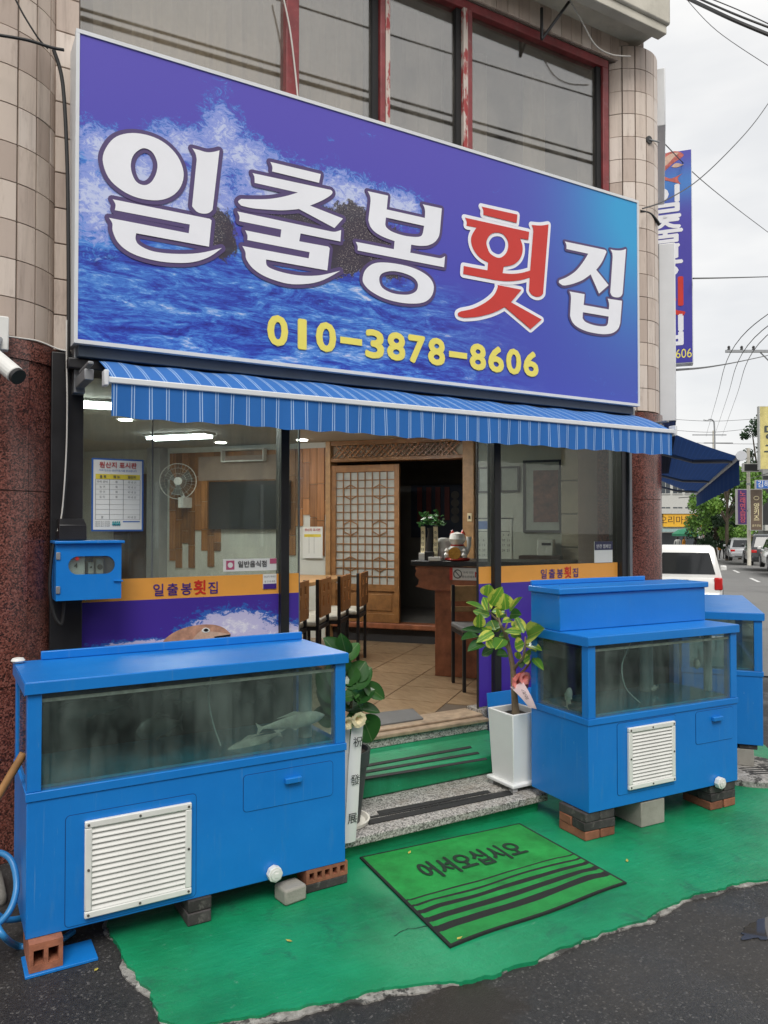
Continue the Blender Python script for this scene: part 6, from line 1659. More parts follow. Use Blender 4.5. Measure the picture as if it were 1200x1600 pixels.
# hose and stick at the left edge
mat('hose_blue', (.03, .22, .5), .35, var=.1); mat('stick_wood', (.3, .15, .05), .6, var=.25, vs=20)
def curve3(ps, k=8):
    out = []
    for i in range(len(ps) - 1):
        p0 = ps[max(i - 1, 0)]; p1 = ps[i]; p2 = ps[i + 1]; p3 = ps[min(i + 2, len(ps) - 1)]
        for j in range(k):
            t = j / k; out.append(.5 * ((2 * p1) + (p2 - p0) * t + (2 * p0 - 5 * p1 + 4 * p2 - p3) * t * t + (3 * p1 - p0 - 3 * p2 + p3) * t ** 3))
    return out + [ps[-1]]
hp = [P(-30, 1345, Y=3.2), P(-5, 1332, Y=3.1), P(18, 1345, Y=3.05), P(26, 1385, Y=3.0), P(14, 1425, Y=2.95), P(-15, 1450, Y=2.95), P(-20, 1420, Y=3.0), P(10, 1437, Y=3.05), P(45, 1432, Y=3.1)]
h1_ = obj('garden_hose', MB().tube(curve3(hp), .011, 10).tube(curve3([P(-10, 1435, Y=2.98), P(5, 1462, Y=2.9), P(28, 1478, Z=.012), P(60, 1478, Z=.012), P(92, 1470, Z=.012), P(115, 1455, Z=.012)]), .011, 10).tube(curve3([P(48, 1325, Y=3.34), P(33, 1345, Y=3.3), P(30, 1370, Y=3.28), P(42, 1395, Y=3.25), P(70, 1400, Y=3.3)]), .011, 10), 'hose_blue', None, smooth=True)
tag(h1_, 'coiled light blue garden hose beside the wide tank', 'hose')
tag(obj('wooden_stick', MB().tube([P(37, 1177, Y=2.95), P(-60, 1340, Y=2.92)], [.014, .013], 12), 'stick_wood', None, smooth=True), 'round wooden broom stick leaning by the wide tank end', 'stick')
# ================================================================== SIDE STREET
mat('road_paint', (.62, .62, .6), .7, var=.15, vs=8)
m, g = newmat('road_asphalt')  # drier and paler asphalt, with sky reflection and haze put into the colour
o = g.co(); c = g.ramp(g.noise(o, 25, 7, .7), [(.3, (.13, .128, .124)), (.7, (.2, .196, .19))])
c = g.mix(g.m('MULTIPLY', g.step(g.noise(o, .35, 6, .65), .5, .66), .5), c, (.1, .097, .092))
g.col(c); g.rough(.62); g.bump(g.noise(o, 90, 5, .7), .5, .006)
rs = [1.9, 2.6, 3, 4, 6, 9, 12, 14, 20, 30, 40, 50, 60, 75, 90, 150]
rn = [.95, 3, 6, 12, 24]
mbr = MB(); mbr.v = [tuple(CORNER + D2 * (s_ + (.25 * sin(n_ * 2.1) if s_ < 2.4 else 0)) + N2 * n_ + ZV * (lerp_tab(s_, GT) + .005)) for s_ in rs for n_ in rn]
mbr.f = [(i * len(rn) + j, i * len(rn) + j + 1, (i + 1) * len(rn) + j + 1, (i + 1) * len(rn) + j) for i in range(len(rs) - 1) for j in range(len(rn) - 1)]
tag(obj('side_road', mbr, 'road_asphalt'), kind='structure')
def ground_px(u, v, dz=0):
    """first hit of a pixel ray with the sloping street"""
    d = FWD + RGT * ((u - 600) / FPX) + UPV * ((800 - v) / FPX); t = 1.0
    while t < 300:
        p = C0 + d * t
        if p.z <= gz(p) + dz: return p
        t += .05 + t * .002
    return C0 + d * t
def marking(name, pts):
    vs = [tuple(Vector((p.x, p.y, gz(p) + .011))) for p in pts]; tag(obj(name, MB().add(vs, [tuple(range(len(vs)))]), 'road_paint'), kind='structure')
a = ground_px(1186, 910)
marking('lane_marking', [a - N2 * .07, a + N2 * .07, a + N2 * .07 + D2 * 3, a - N2 * .07 + D2 * 3]); marking('lane_marking', [a - N2 * .07 + D2 * 8, a + N2 * .07 + D2 * 8, a + N2 * .07 + D2 * 11, a - N2 * .07 + D2 * 11])

mat('car_white', (.74, .74, .72), .2, var=.02, coat=.8); mat('car_silver', (.42, .43, .44), .25, metal=.4, var=.03, coat=.8); mat('car_grey', (.035, .038, .042), .22, metal=.3, var=.05, coat=.8)
m, g = newmat('car_glass'); g.col((.012, .014, .016)); g.rough(.05)
mat('tyre', (.015, .015, .015), .8); mat('rim_alloy', (.3, .3, .31), .3, metal=.8); mat('tail_red', (.45, .012, .012), .15, var=.1); mat('lamp_clear', (.5, .5, .5), .1); mat('plastic_black', (.02, .02, .021), .5); mat('plate_white', (.7, .7, .68), .4)
def loft(mb, secs):
    n = len(secs[0]); k = len(mb.v)
    for s_ in secs: mb.v += [tuple(p) for p in s_]
    for i in range(len(secs) - 1):
        for j in range(n):
            q = (j + 1) % n; mb.f.append((k + i * n + j, k + i * n + q, k + (i + 1) * n + q, k + (i + 1) * n + j))
    mb.f.append(tuple(k + j for j in reversed(range(n)))); mb.f.append(tuple(k + (len(secs) - 1) * n + j for j in range(n)))
def car(label, loc, rz, L, Wd, H, m_, style, group='cars on the side street'):
    """local +x is forwards; loc is the ground point under the middle of the rear bumper"""
    t = thing('parked_car', label, 'car', loc, rz, group); hw = Wd / 2
    belt = H * .56
    # lower body: sections along x, each a rounded box
    def sec(x, w_, z0, z1, r=.08):
        return [(x, -w_ + r, z0), (x, w_ - r, z0), (x, w_, z0 + r), (x, w_, z1 - r), (x, w_ - r * .9, z1), (x, -w_ + r * .9, z1), (x, -w_, z1 - r), (x, -w_, z0 + r)]
    hood = belt * .92
    body = MB()
    loft(body, [sec(0.0, hw * .9, .34, belt * .86), sec(.05, hw * .96, .24, belt * .97), sec(.3, hw, .2, belt), sec(L * .6, hw, .2, belt), sec(L * .74, hw * .99, .2, hood + .02), sec(L * .93, hw * .95, .22, hood * .9), sec(L * .985, hw * .88, .26, hood * .78), sec(L, hw * .8, .32, hood * .6)])
    obj('body', body, m_, t, smooth=True, ang=50)
    if style == 'box': xs = [(.06, belt - .02), (.2, H - .12), (.32, H - .02), (L * .35, H), (L * .58, H - .03), (L * .66, H - .1), (L * .8, belt - .02)]
    elif style == 'suv': xs = [(.12, belt - .02), (.45, H - .12), (.6, H - .03), (L * .35, H), (L * .52, H - .03), (L * .56, H - .08), (L * .72, belt - .02)]
    else: xs = [(L * .1, belt - .02), (L * .25, H - .1), (L * .3, H - .03), (L * .42, H), (L * .52, H - .03), (L * .56, H - .08), (L * .74, belt - .02)]
    gh = MB()
    def gw(z): return hw * (1 - .2 * max(0, (z - belt)) / (H - belt))
    top = []
    secs = []
    for x, z in xs:
        wz = gw(z) - .02; secs.append([(x, -hw + .05, belt - .03), (x, hw - .05, belt - .03), (x, wz, max(z - .05, belt - .02)), (x, wz - .08, z), (x, -wz + .08, z), (x, -wz, max(z - .05, belt - .02))])
    loft(gh, secs)
    obj('cabin', gh, m_, t, smooth=True, ang=40)
    # side windows: dark panes proud of the cabin
    (xa, za), (xb, zb) = xs[1], xs[5]
    for s_ in (-1, 1):
        y0 = s_ * (hw - .044); y1 = s_ * (gw(H - .16) - .012)
        for f0, f1 in ((.06, .34), (.37, .66), (.69, .97)):
            a0 = xs[0][0] + .16 + (xs[6][0] - .1 - xs[0][0] - .16) * f0; a1 = xs[0][0] + .16 + (xs[6][0] - .1 - xs[0][0] - .16) * f1
            b0 = max(xs[1][0] + .1, a0); b1 = min(xs[5][0] - .05, a1)
            if b1 < b0 + .05: b0 = b1 = (a0 + a1) / 2 if f0 > .3 else max(a1 - .02, b0)
            obj('side_window', MB().add([(a0, y0 + s_ * .004, belt + .03), (a1, y0 + s_ * .004, belt + .03), (min(b1, a1), y1 + s_ * .006, H - .16), (b0, y1 + s_ * .006, H - .16), (a0, y0 - s_ * .02, belt + .03), (a1, y0 - s_ * .02, belt + .03), (min(b1, a1), y1 - s_ * .02, H - .16), (b0, y1 - s_ * .02, H - .16)], [(0, 1, 2, 3), (0, 4, 5, 1), (1, 5, 6, 2), (2, 6, 7, 3), (3, 7, 4, 0)]), 'car_glass', t)
    def screen(name, pa, pb, sgn):
        (x0, z0), (x1, z1) = pa, pb; w0 = hw - .16; w1 = gw(z1) - .15; o_ = .012 * sgn
        f = lambda k: (x0 + (x1 - x0) * k, z0 + (z1 - z0) * k)
        (xl, zl), (xh, zh_) = f(.12), f(.93)
        obj(name, MB().add([(xl + o_, -w0, zl), (xl + o_, w0, zl), (xh + o_, w1, zh_), (xh + o_, -w1, zh_), (xl - o_ * 2, -w0, zl), (xl - o_ * 2, w0, zl), (xh - o_ * 2, w1, zh_), (xh - o_ * 2, -w1, zh_)], [(0, 1, 2, 3), (0, 4, 5, 1), (1, 5, 6, 2), (2, 6, 7, 3), (3, 7, 4, 0)]), 'car_glass', t)
    screen('rear_window', xs[0], xs[1], -1); screen('windscreen', xs[6], xs[5], 1)
    for x in (L * .19, L * .8):
        for s_ in (-1, 1):
            y = s_ * (hw - .09)
            w_ = obj('wheel', MB().cyl((x, y - .1 * 1, .31), (x, y + .1, .31), .315, n=24), 'tyre', t, bevel=.02)
            obj('rim', MB().cyl((x, y + s_ * .101, .31), (x, y + s_ * .112, .31), .21, n=20), 'rim_alloy', w_, smooth=True)
            obj('wheel_arch', MB().tube([(x + .36 * cos(a_), s_ * (hw - .005), .31 + .36 * sin(a_)) for a_ in [pi * k / 12 for k in range(13)]], .025, 6), 'plastic_black', t)
    for s_ in (-1, 1):
        if style == 'box':
            obj('tail_light', MB().box(-.02, .12, s_ * (hw - .1) - .09, s_ * (hw - .1) + .09, belt * .66, belt * .98), 'tail_red', t, bevel=.03); obj('fog_light', MB().box(-.045, .02, s_ * (hw - .13) - .05, s_ * (hw - .13) + .05, .36, .5), 'tail_red', t, bevel=.015)
        else: obj('tail_light', MB().box(-.015, .14, s_ * (hw - .14) - .14, s_ * (hw - .14) + .12, belt * .74, belt * .9), 'tail_red', t, bevel=.02)
        obj('headlight', MB().box(L - .18, L - .03, s_ * (hw - .25) - .16, s_ * (hw - .25) + .12, hood * .62, hood * .78), 'lamp_clear', t, bevel=.03)
        obj('mirror', MB().box(L * .66, L * .66 + .1, s_ * (hw + .09) - .08, s_ * (hw + .09) + .08, belt + .02, belt + .16), m_, t, bevel=.03)
    obj('rear_bumper', MB().box(-.06, .2, -hw + .06, hw - .06, .26, .54), m_, t, bevel=.05)
    obj('number_plate', MB().box(-.016, .0, -.2, .2, belt * .64, belt * .64 + .12) if style == 'box' else MB().box(-.075, -.061, -.2, .2, .38, .49), 'plate_white', t)
    obj('emblem', MB().box(-.012, .01, -.06, .06, belt * .86, belt * .86 + .05), 'plastic_black', t, bevel=.008)
    obj('bumper_trim', MB().box(-.068, -.061, -hw + .25, hw - .25, .28, .33), 'plastic_black', t)
    return t
RZ2 = pi / 2 - A2
def at(u, v, D):
    p = P(u, v, D=D); return Vector((p.x, p.y, p.z))
p = at(1072, 955, 18.0); p.z = gz(p)
p.z = P(1072, 853, D=18).z - 1.62
car('white boxy small car seen from behind on the side street', p, RZ2 + radians(-2), 3.5, 1.6, 1.62, 'car_white', 'box')
def gcar(label, u, v, D, rz, L, W_, H, m_, st):
    p = P(u, v, D=D); car(label, Vector((p.x, p.y, p.z)), rz, L, W_, H, m_, st)
gcar('silver sedan parked behind the dark grey suv', 1166, 877, 47, RZ2, 4.6, 1.8, 1.42, 'car_silver', 'sedan')
gcar('dark grey suv parked between the silver and white cars', 1205, 885, 38.5, RZ2, 4.5, 1.85, 1.62, 'car_grey', 'suv')
gcar('white car parked in front of the dark grey suv', 1240, 893, 33, RZ2, 4.5, 1.8, 1.5, 'car_white', 'sedan')

# ---- trees
mat('tree_bark', (.09, .07, .05), .9, var=.3, vs=8, bump=.5)
leaf_mat('tree_leaf', (.03, .085, .018), (.075, .16, .03), False, (.1, .2, .06), .5)
m, g = newmat('tree_foliage'); o = g.co(); oi = g.noise(o, .9, 5, .7)
g.col(g.ramp(oi, [(.3, (.05, .12, .02)), (.5, (.11, .24, .03)), (.72, (.2, .33, .05))])); g.rough(.6)
m, g = newmat('pine_foliage'); o = g.co(); g.col(g.ramp(g.noise(o, 1.2, 5, .7), [(.3, (.012, .04, .014)), (.7, (.035, .085, .03))])); g.rough(.6)
def tree(label, u, vb, vt, D, rad, m_, seed, trunk_r=.13, name='street_tree', n=2600, low=.32, squash=1.0):
    b = P(u, vb, D=D); H = P(u, vt, D=D).z - b.z
    t = thing(name, label, 'tree', b, 0, 'trees along the side street')
    random.seed(seed); tr = MB()
    hub = H * low
    tr.tube([(0, 0, 0), (.05, .02, hub * .6), (-.04, .03, hub), (.03, 0, H * .62), (0, 0, H * .88)], [trunk_r, trunk_r * .85, trunk_r * .75, trunk_r * .45, .03], 10)
    clumps = []
    for k in range(26):
        a = random.uniform(0, 2 * pi); h = random.uniform(hub * 1.02, H * .96); f = (h - hub) / (H - hub); rr = rad * (1 - .75 * f ** 1.6) * random.uniform(.35, 1.0) * (.6 + .4 * min(1, f * 5))
        c = Vector((cos(a) * rr, sin(a) * rr, h)); clumps.append((c, random.uniform(.16, .3) * rad))
        if k < 12: tr.tube([(0, 0, hub * .7 + (h - hub) * .6), tuple(c * .6 + Vector((0, 0, h * .38))), tuple(c)], [trunk_r * .4, trunk_r * .22, .015], 6)
    obj('trunk', tr, 'tree_bark', t, smooth=True)
    cr = MB()
    for k in range(n):
        c, r = random.choice(clumps)
        d = Vector((random.gauss(0, 1), random.gauss(0, 1), random.gauss(0, .75))).normalized() * r * (random.random() ** .4)
        p_ = c + d; s_ = random.uniform(.07, .15); ax_ = Vector((random.gauss(0, 1), random.gauss(0, 1), random.gauss(0, .6))).normalized(); bx_2 = ax_.orthogonal().normalized(); cx_ = ax_.cross(bx_2)
        cr.add([p_ - bx_2 * s_, p_ + cx_ * s_ * .55, p_ + bx_2 * s_, p_ - cx_ * s_ * .55], [(0, 1, 2, 3)])
    obj('crown', cr, m_, t, recalc=False)
tree('bright green broad street tree above the parked cars', 1137, 876, 722, 52, 3.1, 'tree_foliage', 1, .16, n=14000, low=.25)
tree('darker tree behind the green parasol stall', 1104, 872, 772, 58, 1.7, 'pine_foliage', 2, n=3400, low=.22)
tree('dark spreading tree left of the thick trunk', 1118, 872, 800, 56, 1.6, 'pine_foliage', 6, n=3000, low=.25)
tree('tall pine rising behind the yellow banner', 1186, 872, 640, 60, 2.0, 'pine_foliage', 3, .2, n=3600, low=.4)
tree('loose green tree behind the shop signs', 1168, 872, 735, 66, 2.4, 'tree_foliage', 4, n=3600, low=.3)
tree('dark tree beside the sign post', 1156, 874, 790, 60, 1.8, 'pine_foliage', 5, n=3000, low=.2)

# ---- far buildings
mat('far_white', (.5, .5, .47), .8, var=.08); mat('far_glass', (.05, .06, .07), .2); mat('yellow_sign', (.75, .4, .03), .5, var=.08); mat('far_grey', (.28, .28, .27), .8); mat('parasol_green', (.02, .2, .1), .6); mat('teal_roof', (.3, .42, .42), .6)
def facade(name, label, u0, u1, vb, vt, D, m_, depth=8, cat='building'):
    """a block facing us across the end of the street"""
    a = P(u0, vb, D=D); b = P(u1, vb, D=D); h = P(u0, vt, D=D).z - a.z; b.z = a.z
    x = (b - a); L = x.length; rz = math.atan2(x.y, x.x)
    t = thing(name, label, cat, a, rz)
    obj('wall', MB().box(0, L, 0, depth, -1.5, h), m_, t)
    return t, L, h
fb, L, h = facade('far_building', 'pale office building with rows of windows at the end of the street', 985, 1112, 880, 738, 95, 'far_white')
obj('parapet', MB().box(-.2, L + .2, -.2, .3, h, h + .5), 'far_white', fb)
for r in range(3):
    for k in range(6):
        x0 = .8 + k * (L - 1) / 6; z0 = h - 2.6 - r * 3.3
        w_ = obj('window', MB().box(x0, x0 + 1.15, -.02, .05, z0, z0 + 1.6), 'far_glass', fb)
        obj('window_bar', MB().box(x0 + .55, x0 + .6, -.05, -.021, z0, z0 + 1.6), 'far_white', w_); obj('sill', MB().box(x0 - .05, x0 + 1.2, -.1, -.021, z0 - .12, z0 - .02), 'far_white', w_)
ys_, L, h = facade('yellow_fronted_shop', 'low shop with a long yellow fascia beyond the market stall', 1020, 1104, 872, 800, 78, 'far_white', 5, 'shop')
obj('fascia', MB().box(1.0, L - .3, -.3, -.01, h - 1.5, h - .2), 'yellow_sign', ys_); obj('fascia_cap', MB().box(.2, L, -.4, .3, h - .18, h + .35), 'far_white', ys_)
yo = ys_.matrix_basis
vs, fs = ctext('오리마을 식당', .9); obj('lettering', MB().add([(L * .58 + p[0], -.312, h - 1.15 + p[1]) for p in vs], fs), 'wood_dark', ys_, recalc=False)
obj('shop_awning', MB().box(.5, L * .5, -1.4, -.3, h - 2.0, h - 1.7), 'teal_roof', ys_); obj('shop_opening', MB().box(.8, L - .8, -.03, -.005, -.6, h - 2.1), 'far_glass', ys_)
rb2, L, h = facade('dark_shop_building', 'dark fronted building edge behind the brown sign', 1193, 1330, 876, 705, 56, 'far_grey', .8)
obj('dark_panel', MB().box(.0, L, -.12, -.01, 2.6, 6.2), 'plastic_black', rb2); obj('canopy', MB().box(-.3, L, -.9, -.121, 2.2, 2.6), 'far_white', rb2)
# ---- signs at the right
def hang_sign(label, u0, v0, u1, v1, D, m_, name='hanging_sign'):
    a = P(u0, v1, D=D); b = P(u1, v1, D=D); z1 = P(u0, v0, D=D).z; b.z = a.z; x = b - a; L = x.length
    t = thing(name, label, 'sign', a, math.atan2(x.y, x.x), 'shop signs down the side street')
    obj('sign_box', MB().box(0, L, 0, .18, 0, z1 - a.z), 'far_white', t, bevel=.01); obj('sign_face', MB().box(.03, L - .03, -.012, -.001, .03, z1 - a.z - .03), m_, t)
    return t, L, z1 - a.z
def vtext(t, s, L, h, m_, f0=.9, f1=.1, k=.8, bold=.03):
    n = len(s); st = h * (f0 - f1) / n
    for i, chh in enumerate(s):
        vs, fs = ctext(chh, min(st * 1.05, L * k)); mb = MB()
        for j, (dx, dz) in enumerate(((0, 0), (bold * st, 0), (-bold * st, 0), (0, bold * st))): mb.add([(L / 2 + p_[0] + dx, -.016 - j * .001, h * f0 - (i + .85) * st + p_[1] + dz) for p_ in vs], fs)
        obj('lettering', mb, m_, t, recalc=False)
mat('violet_sign', (.10, .05, .2), .5); mat('pink_letter', (.7, .14, .2), .5); mat('brown_sign', (.12, .085, .06), .5); mat('cream_letter', (.68, .6, .36), .5); mat('banner_yellow', (.6, .52, .2), .6, var=.25, vs=3); mat('dark_letter', (.06, .07, .06), .5)
t, L, h = hang_sign('narrow violet sign with pink vertical lettering', 1152, 764, 1169, 820, 32, 'violet_sign'); vtext(t, '노래연습장', L, h, 'pink_letter', .95, .05)
t, L, h = hang_sign('brown vertical sign with cream lettering and round emblem', 1172, 764, 1192, 829, 31, 'brown_sign'); vtext(t, '양키즈', L, h, 'cream_letter', .66, .22, .7)
obj('emblem', MB().tube([(L / 2 + L * .2 * cos(2 * pi * k / 20), -.016, h * .78 + L * .14 * sin(2 * pi * k / 20)) for k in range(21)], .012, 6), 'cream_letter', t)
vs, fs = ctext('골프연습', .1); obj('lettering', MB().add([(L / 2 + p_[0], -.016, h * .1 + p_[1]) for p_ in vs], fs), 'cream_letter', t, recalc=False)
t, L, h = hang_sign('faded yellow banner sign high beside the pine', 1187, 634, 1222, 734, 30, 'banner_yellow', 'banner_sign'); vtext(t, '당구', L, h, 'dark_letter', .75, .15, .7)
t, L, h = hang_sign('dark slim beam sign under the yellow banner', 1162, 724, 1187, 737, 31, 'plastic_black', 'beam_sign')
t, L, h = hang_sign('small blue road sign behind the brown sign', 1181, 750, 1206, 764, 48, 'blue_print', 'road_sign'); vs, fs = ctext('김해', .45); obj('lettering', MB().add([(L / 2 + p_[0], -.016, h * .25 + p_[1]) for p_ in vs], fs), 'print_white', t, recalc=False)
b = P(1170.5, 872, D=31.5); tp = P(1170.5, 700, D=31.5)
pl_ = thing('sign_pole', 'pale concrete pole carrying the violet and brown signs', 'pole', b)
obj('pole', MB().tube([(0, 0, -.3), (0, 0, tp.z - b.z)], [.075, .065], 14), 'concrete', pl_, smooth=True); obj('clamp', MB().lathe([(.085, 3.0), (.085, 3.08)], 14).lathe([(.085, 1.9), (.085, 1.98)], 14), 'bracket_grey', pl_)

# ---- market stall, banner, people
s0 = P(1071, 872, D=62)
stl = thing('green_parasol', 'green market parasol over a street stall', 'parasol', s0)
zt = P(1071, 825, D=62).z - s0.z; zr = P(1071, 834, D=62).z - s0.z
cn = MB(); nseg = 10; R_ = 1.05
ring = [(R_ * cos(2 * pi * k / nseg), R_ * sin(2 * pi * k / nseg), zr) for k in range(nseg)]; mid = [(R_ * .55 * cos(2 * pi * k / nseg), R_ * .55 * sin(2 * pi * k / nseg), zr + (zt - zr) * .7) for k in range(nseg)]
cn.add(ring + mid + [(0, 0, zt)] + [(x, y, z - .18) for x, y, z in ring], [(k, (k + 1) % nseg, nseg + (k + 1) % nseg, nseg + k) for k in range(nseg)] + [(nseg + k, nseg + (k + 1) % nseg, 2 * nseg) for k in range(nseg)] + [(k, 2 * nseg + 1 + k, 2 * nseg + 1 + (k + 1) % nseg, (k + 1) % nseg) for k in range(nseg)])
obj('canopy', cn, 'parasol_green', stl, recalc=False); obj('pole', MB().cyl((0, 0, -.3), (0, 0, zt - .02), .03, n=8), 'white_metal', stl)
stb = thing('stall_table', 'low market stall table heaped with produce under the green parasol', 'stall', s0 + RGT * -1.0)
obj('table', MB().box(-1.3, 1.3, -.5, .5, .6, .68).box(-1.2, -1.1, -.45, .45, -.3, .6).box(1.1, 1.2, -.45, .45, -.3, .6), 'far_white', stb)
bn = P(1103, 872, D=60); zt = P(1103, 832, D=60).z - bn.z
bnr = thing('market_banner', 'white market banner with red lettering beside the parasol', 'banner', bn, -YAW)
obj('cloth', MB().box(-.42, .42, -.02, .02, .5, zt), 'print_white', bnr); vs, fs = ctext('고등어', .26); obj('lettering', MB().add([(p_[0], -.026, zt - .4 + p_[1]) for p_ in vs], fs), 'red_print', bnr, recalc=False)
obj('red_block', MB().box(.15, .38, -.026, -.021, .7, 1.2), 'red_print', bnr); obj('post', MB().box(-.45, -.42, -.02, .02, -.3, zt + .1).box(.42, .45, -.02, .02, -.3, zt + .1), 'bracket_grey', bnr)
mat('cloth_black', (.012, .012, .014), .8); mat('cloth_orange', (.6, .25, .03), .8); mat('skin', (.5, .3, .21), .6); mat('cloth_white', (.6, .6, .58), .8); mat('hair', (.012, .01, .009), .5)
def person(label, u, vfoot, vhead, D, rz, cloth, stride=.12, bag=None):
    b = P(u, vfoot, D=D); H = P(u, vhead, D=D).z - b.z
    t = thing('person', label, 'person', b, rz); k = H / 1.7
    V = [((0, 0, .95), .13), ((0, 0, 1.12), .115), ((0, 0, 1.33), .14), ((0, 0, 1.46), .06), ((0, -.01, 1.52), .055), ((0, -.02, 1.6), .092), ((0, -.01, 1.67), .07),
         ((.09, 0, .9), .095), ((.095, -stride, .5), .062), ((.095, -stride * .6, .08), .045), ((.095, -stride * .6 - .14, .04), .035), ((-.09, 0, .9), .095), ((-.095, stride, .5), .062), ((-.095, stride * 1.8, .09), .045), ((-.095, stride * 1.8 - .13, .04), .035),
         ((.19, 0, 1.38), .055), ((.24, .05, 1.1), .042), ((.23, -.06, .86), .034), ((.23, -.09, .78), .03), ((-.19, 0, 1.38), .055), ((-.24, .04, 1.1), .042), ((-.22, -.1, .88), .034), ((-.22, -.14, .81), .03)]
    E_ = [(0, 1), (1, 2), (2, 3), (3, 4), (4, 5), (5, 6), (0, 7), (7, 8), (8, 9), (9, 10), (0, 11), (11, 12), (12, 13), (13, 14), (2, 15), (15, 16), (16, 17), (17, 18), (2, 19), (19, 20), (20, 21), (21, 22)]
    me = bpy.data.meshes.new('body'); me.from_pydata([tuple(Vector(v) * k) for v, r in V], E_, [])
    o = bpy.data.objects.new('body', me); COL.objects.link(o); o.parent = t
    mo_ = o.modifiers.new('skin', 'SKIN'); sl_ = me.skin_vertices[0].data
    for i, (v, r) in enumerate(V): sl_[i].radius = (r * k, r * k)
    sl_[0].use_root = True
    sb = o.modifiers.new('sub', 'SUBSURF'); sb.levels = sb.render_levels = 1
    me.materials.append(MATS[cloth])
    obj('head', MB().lathe([(.02, -.11), (.065, -.08), (.08, 0), (.07, .07), (.02, .105)], 12, (0, -.02 * k, 1.585 * k)), 'skin', t, smooth=True)
    obj('hair', MB().lathe([(.085, -.12), (.098, 0), (.085, .08), (.02, .13)], 12, (0, .012 * k, 1.6 * k)), 'hair', t, smooth=True)
    if bag: obj('bag', MB().box(-.3, -.16, -.22, .08, .72 * k, 1.1 * k), bag, t, bevel=.03)
    return t
person('person in black clothes with long dark hair walking beside the parked cars', 1128, 874, 840, 57, -.6, 'cloth_black', .16, 'cloth_orange')
person('person in an orange jacket at the green parasol stall', 1069, 872, 838, 59, .3, 'cloth_orange')
person('person in dark clothes shopping beside the white banner', 1087, 872, 840, 58.5, 1.2, 'cloth_black')
person('person in white behind the stall table', 1059, 872, 838, 63.5, 2.2, 'cloth_white')
# produce laid on the ground beside the walker
random.seed(12)
for k in range(5):
    q = P(1133 + 4 * k, 870 + (k % 2), D=60)
    tag(obj('produce_crate', MB().box(-.22, .22, -.15, .15, 0, .16, Matrix.Translation(q) @ Matrix.Rotation(random.uniform(0, 1), 4, 'Z')), ['print_white', 'cloth_orange', 'red_print', 'cloth_white', 'cloth_orange'][k], None, bevel=.02), ['white', 'orange', 'red', 'pale grey', 'second orange'][k] + ' produce crate on the ground by the trees', 'crate', 'crates of produce by the trees')

# ---- lamp, poles and wires
b = P(1118, 872, D=70); zt = P(1118, 656, D=70).z - b.z
lm = thing('street_lamp', 'grey street lamp with curved arm above the trees', 'street lamp', b, 0)
obj('lamp_post', MB().tube(curve3([Vector((0, 0, -.3)), Vector((0, 0, zt * .5)), Vector((0, 0, zt * .93)), Vector((-.15, .1, zt)), Vector((-.6, .35, zt))]), .07, 8), 'bracket_grey', lm, smooth=True); obj('lamp_head', MB().box(-1.0, -.5, .25, .45, zt - .06, zt + .08), 'white_metal', lm, bevel=.03)
b = P(1216, 880, D=24); zt = P(1216, 520, D=24).z - b.z
up_ = thing('utility_pole', 'utility pole whose steel crossarm and insulators reach in over the street', 'utility pole', b, -YAW)
obj('pole', MB().tube([(0, 0, -.4), (0, 0, zt)], [.17, .12], 16), 'concrete', up_, smooth=True)
za = P(1165, 549, D=24).z - b.z
obj('crossarm', MB().box(-1.65, .8, -.17, -.1, za - .04, za + .04), 'bracket_grey', up_); obj('brace', MB().tube([(-.6, -.13, za), (-.1, -.13, za - .5)], .02, 6), 'bracket_grey', up_)
for x in (-1.55, -1.15, -.78): obj('insulator', MB().lathe([(.025, za + .04), (.05, za + .07), (.03, za + .1), (.05, za + .13), (.02, za + .17)], 12, (x, -.135, 0)), 'cable_grey', up_, smooth=True)
b = P(1116, 872, D=95); zt = P(1116, 680, D=95).z - b.z
fp_ = thing('utility_pole', 'distant utility pole with two thin crossarms beyond the street lamp', 'utility pole', b, -YAW)
obj('pole', MB().tube([(0, 0, -.4), (0, 0, zt + .6)], [.16, .1], 10), 'concrete', fp_); obj('crossarm', MB().box(-2.6, 1.6, -.1, 0, zt, zt + .12).box(-1.2, 2.4, -.1, 0, zt - 1.0, zt - .88), 'bracket_grey', fp_)
def wire(label, pts, r, m_='cable_black'):
    ps = [P(u, v, D=D) for u, v, D in pts]
    tag(obj('overhead_wire', MB().tube(curve3(ps), r, 6), m_, None, smooth=True), label, 'wire', 'overhead wires')
wire('thick black overhead cable bundle crossing the sky beside the roof slab', [(1055, -12, 9), (1105, 12, 8.5), (1150, 33, 8.2), (1215, 60, 8)], .022)
wire('second strand of the thick overhead bundle beside the roof slab', [(1070, -12, 9), (1115, 8, 8.6), (1160, 27, 8.3), (1215, 48, 8.1)], .012)
wire('thin wire crossing above the thick bundle', [(1085, -12, 9), (1150, 14, 8.6), (1215, 44, 8)], .006)
wire('thin wire falling from the roof slab across the pale sky', [(1065, -10, 10), (1120, 48, 9.5), (1215, 112, 9)], .004, 'cable_grey')
wire('sagging wire from the tiled column curving up the sky', [(1004, 326, 5.6), (1040, 313, 6), (1090, 282, 7), (1140, 235, 8), (1180, 190, 9), (1215, 140, 10)], .005, 'cable_grey')
wire('thin straight wire descending behind the vertical sign', [(1034, 220, 7), (1090, 276, 9), (1150, 325, 11), (1215, 374, 13)], .005, 'cable_grey')
wire('level black wire leaving the vertical sign', [(1083, 435, 8), (1140, 434, 10), (1215, 432, 14)], .008)
wire('black service wire rising from the white side sign to the crossarm', [(1056, 578, 7), (1110, 573, 11), (1160, 564, 17), (1215, 552, 24)], .011)
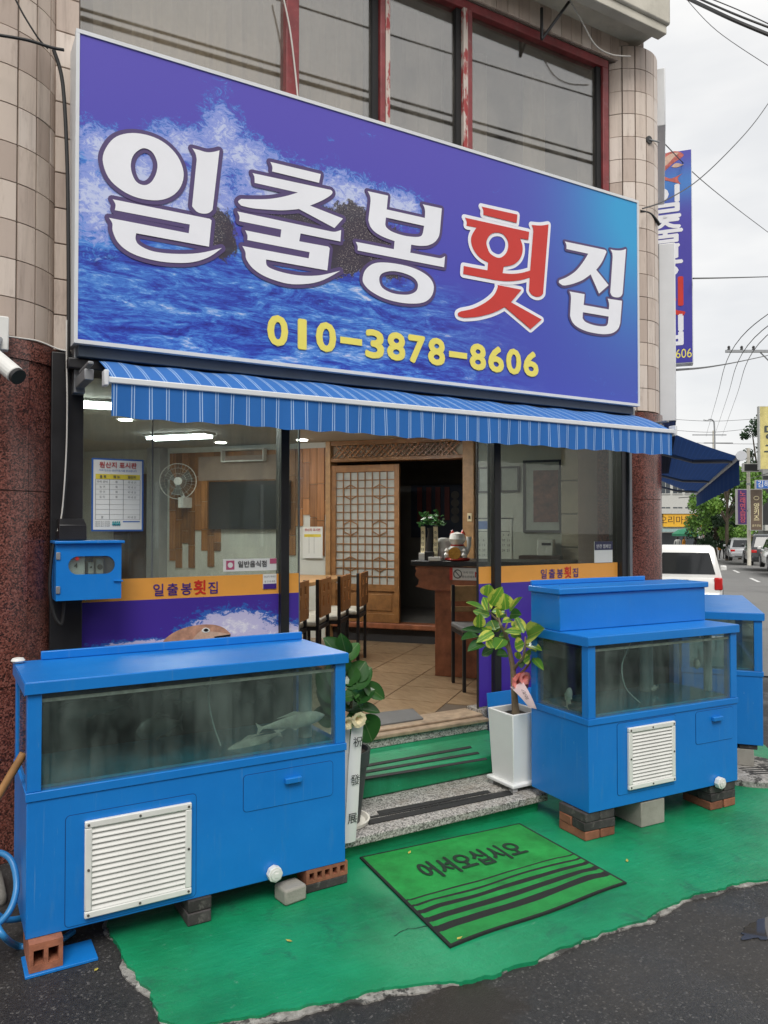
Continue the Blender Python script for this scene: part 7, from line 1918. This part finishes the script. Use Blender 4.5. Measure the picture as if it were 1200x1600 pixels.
for k, (u0, v0, u1, v1) in enumerate(((1141, 552, 1103, 668), (1160, 552, 1116, 668), (1176, 550, 1128, 668))):
    wire(['near', 'middle', 'outer'][k] + ' line strung from the crossarm to the distant pole', [(u0 + 70 + 10 * k, v0 - 70, 20), (u0, v0, 24), ((u0 + u1) / 2 - 2, (v0 + v1) / 2 + 12, 50), (u1, v1 + 14, 95)], .012, 'cable_grey')
for k, (v0, v1) in enumerate(((655, 652), (672, 664), (690, 694))):
    wire(['upper', 'middle', 'lower'][k] + ' faint far wire crossing low above the tree tops', [(1050, v0, 80), (1120, v0 + 3, 80), (1215, v1, 80)], .02, 'cable_grey')
wire('sagging wire running past the violet sign', [(1060, 778, 40), (1110, 772, 40), (1160, 752, 40), (1215, 735, 40)], .02, 'cable_grey')
# cables over the lane, mirrored in the upper windows
for k, (y, z, dz, r) in enumerate(((-1.6, 7.6, .25, .03), (-1.9, 7.9, .3, .02), (-2.6, 9.3, .5, .015), (-3.2, 7.0, -.3, .015), (-2.2, 6.6, .9, .012))):
    tag(obj('overhead_wire', MB().tube([(-14 + 3 * i, y + .02 * i, z + dz * (i - 5) * .25 + .004 * (i - 5) ** 2 * 2) for i in range(12)], r, 6), 'cable_black', None, smooth=True), ['thick cable', 'second cable', 'high cable', 'low cable', 'slanting cable'][k] + ' over the lane mirrored in the upper windows', 'wire', 'overhead wires')
# building across the lane, seen only as reflections in the glass
ob = thing('opposite_building', 'brick building across the lane mirrored dimly in the shop glass', 'building', (2, -9.5, 0))
mat('opp_brick', (.2, .12, .09), .85, var=.25, vs=4)
obj('wall', MB().box(-12, 9, -5, 0, 0, 6.2), 'opp_brick', ob)
for r in range(2):
    for k in range(8):
        w_ = obj('window', MB().box(-11 + k * 2.5, -9.4 + k * 2.5, .001, .06, 1.0 + r * 2.9, 2.5 + r * 2.9), 'far_glass', ob); obj('frame', MB().box(-10.25 + k * 2.5, -10.18 + k * 2.5, .061, .08, 1.0 + r * 2.9, 2.5 + r * 2.9), 'white_metal', w_)
obj('parapet', MB().box(-12.2, 9.2, -5.2, .2, 6.2, 6.5), 'concrete', ob)
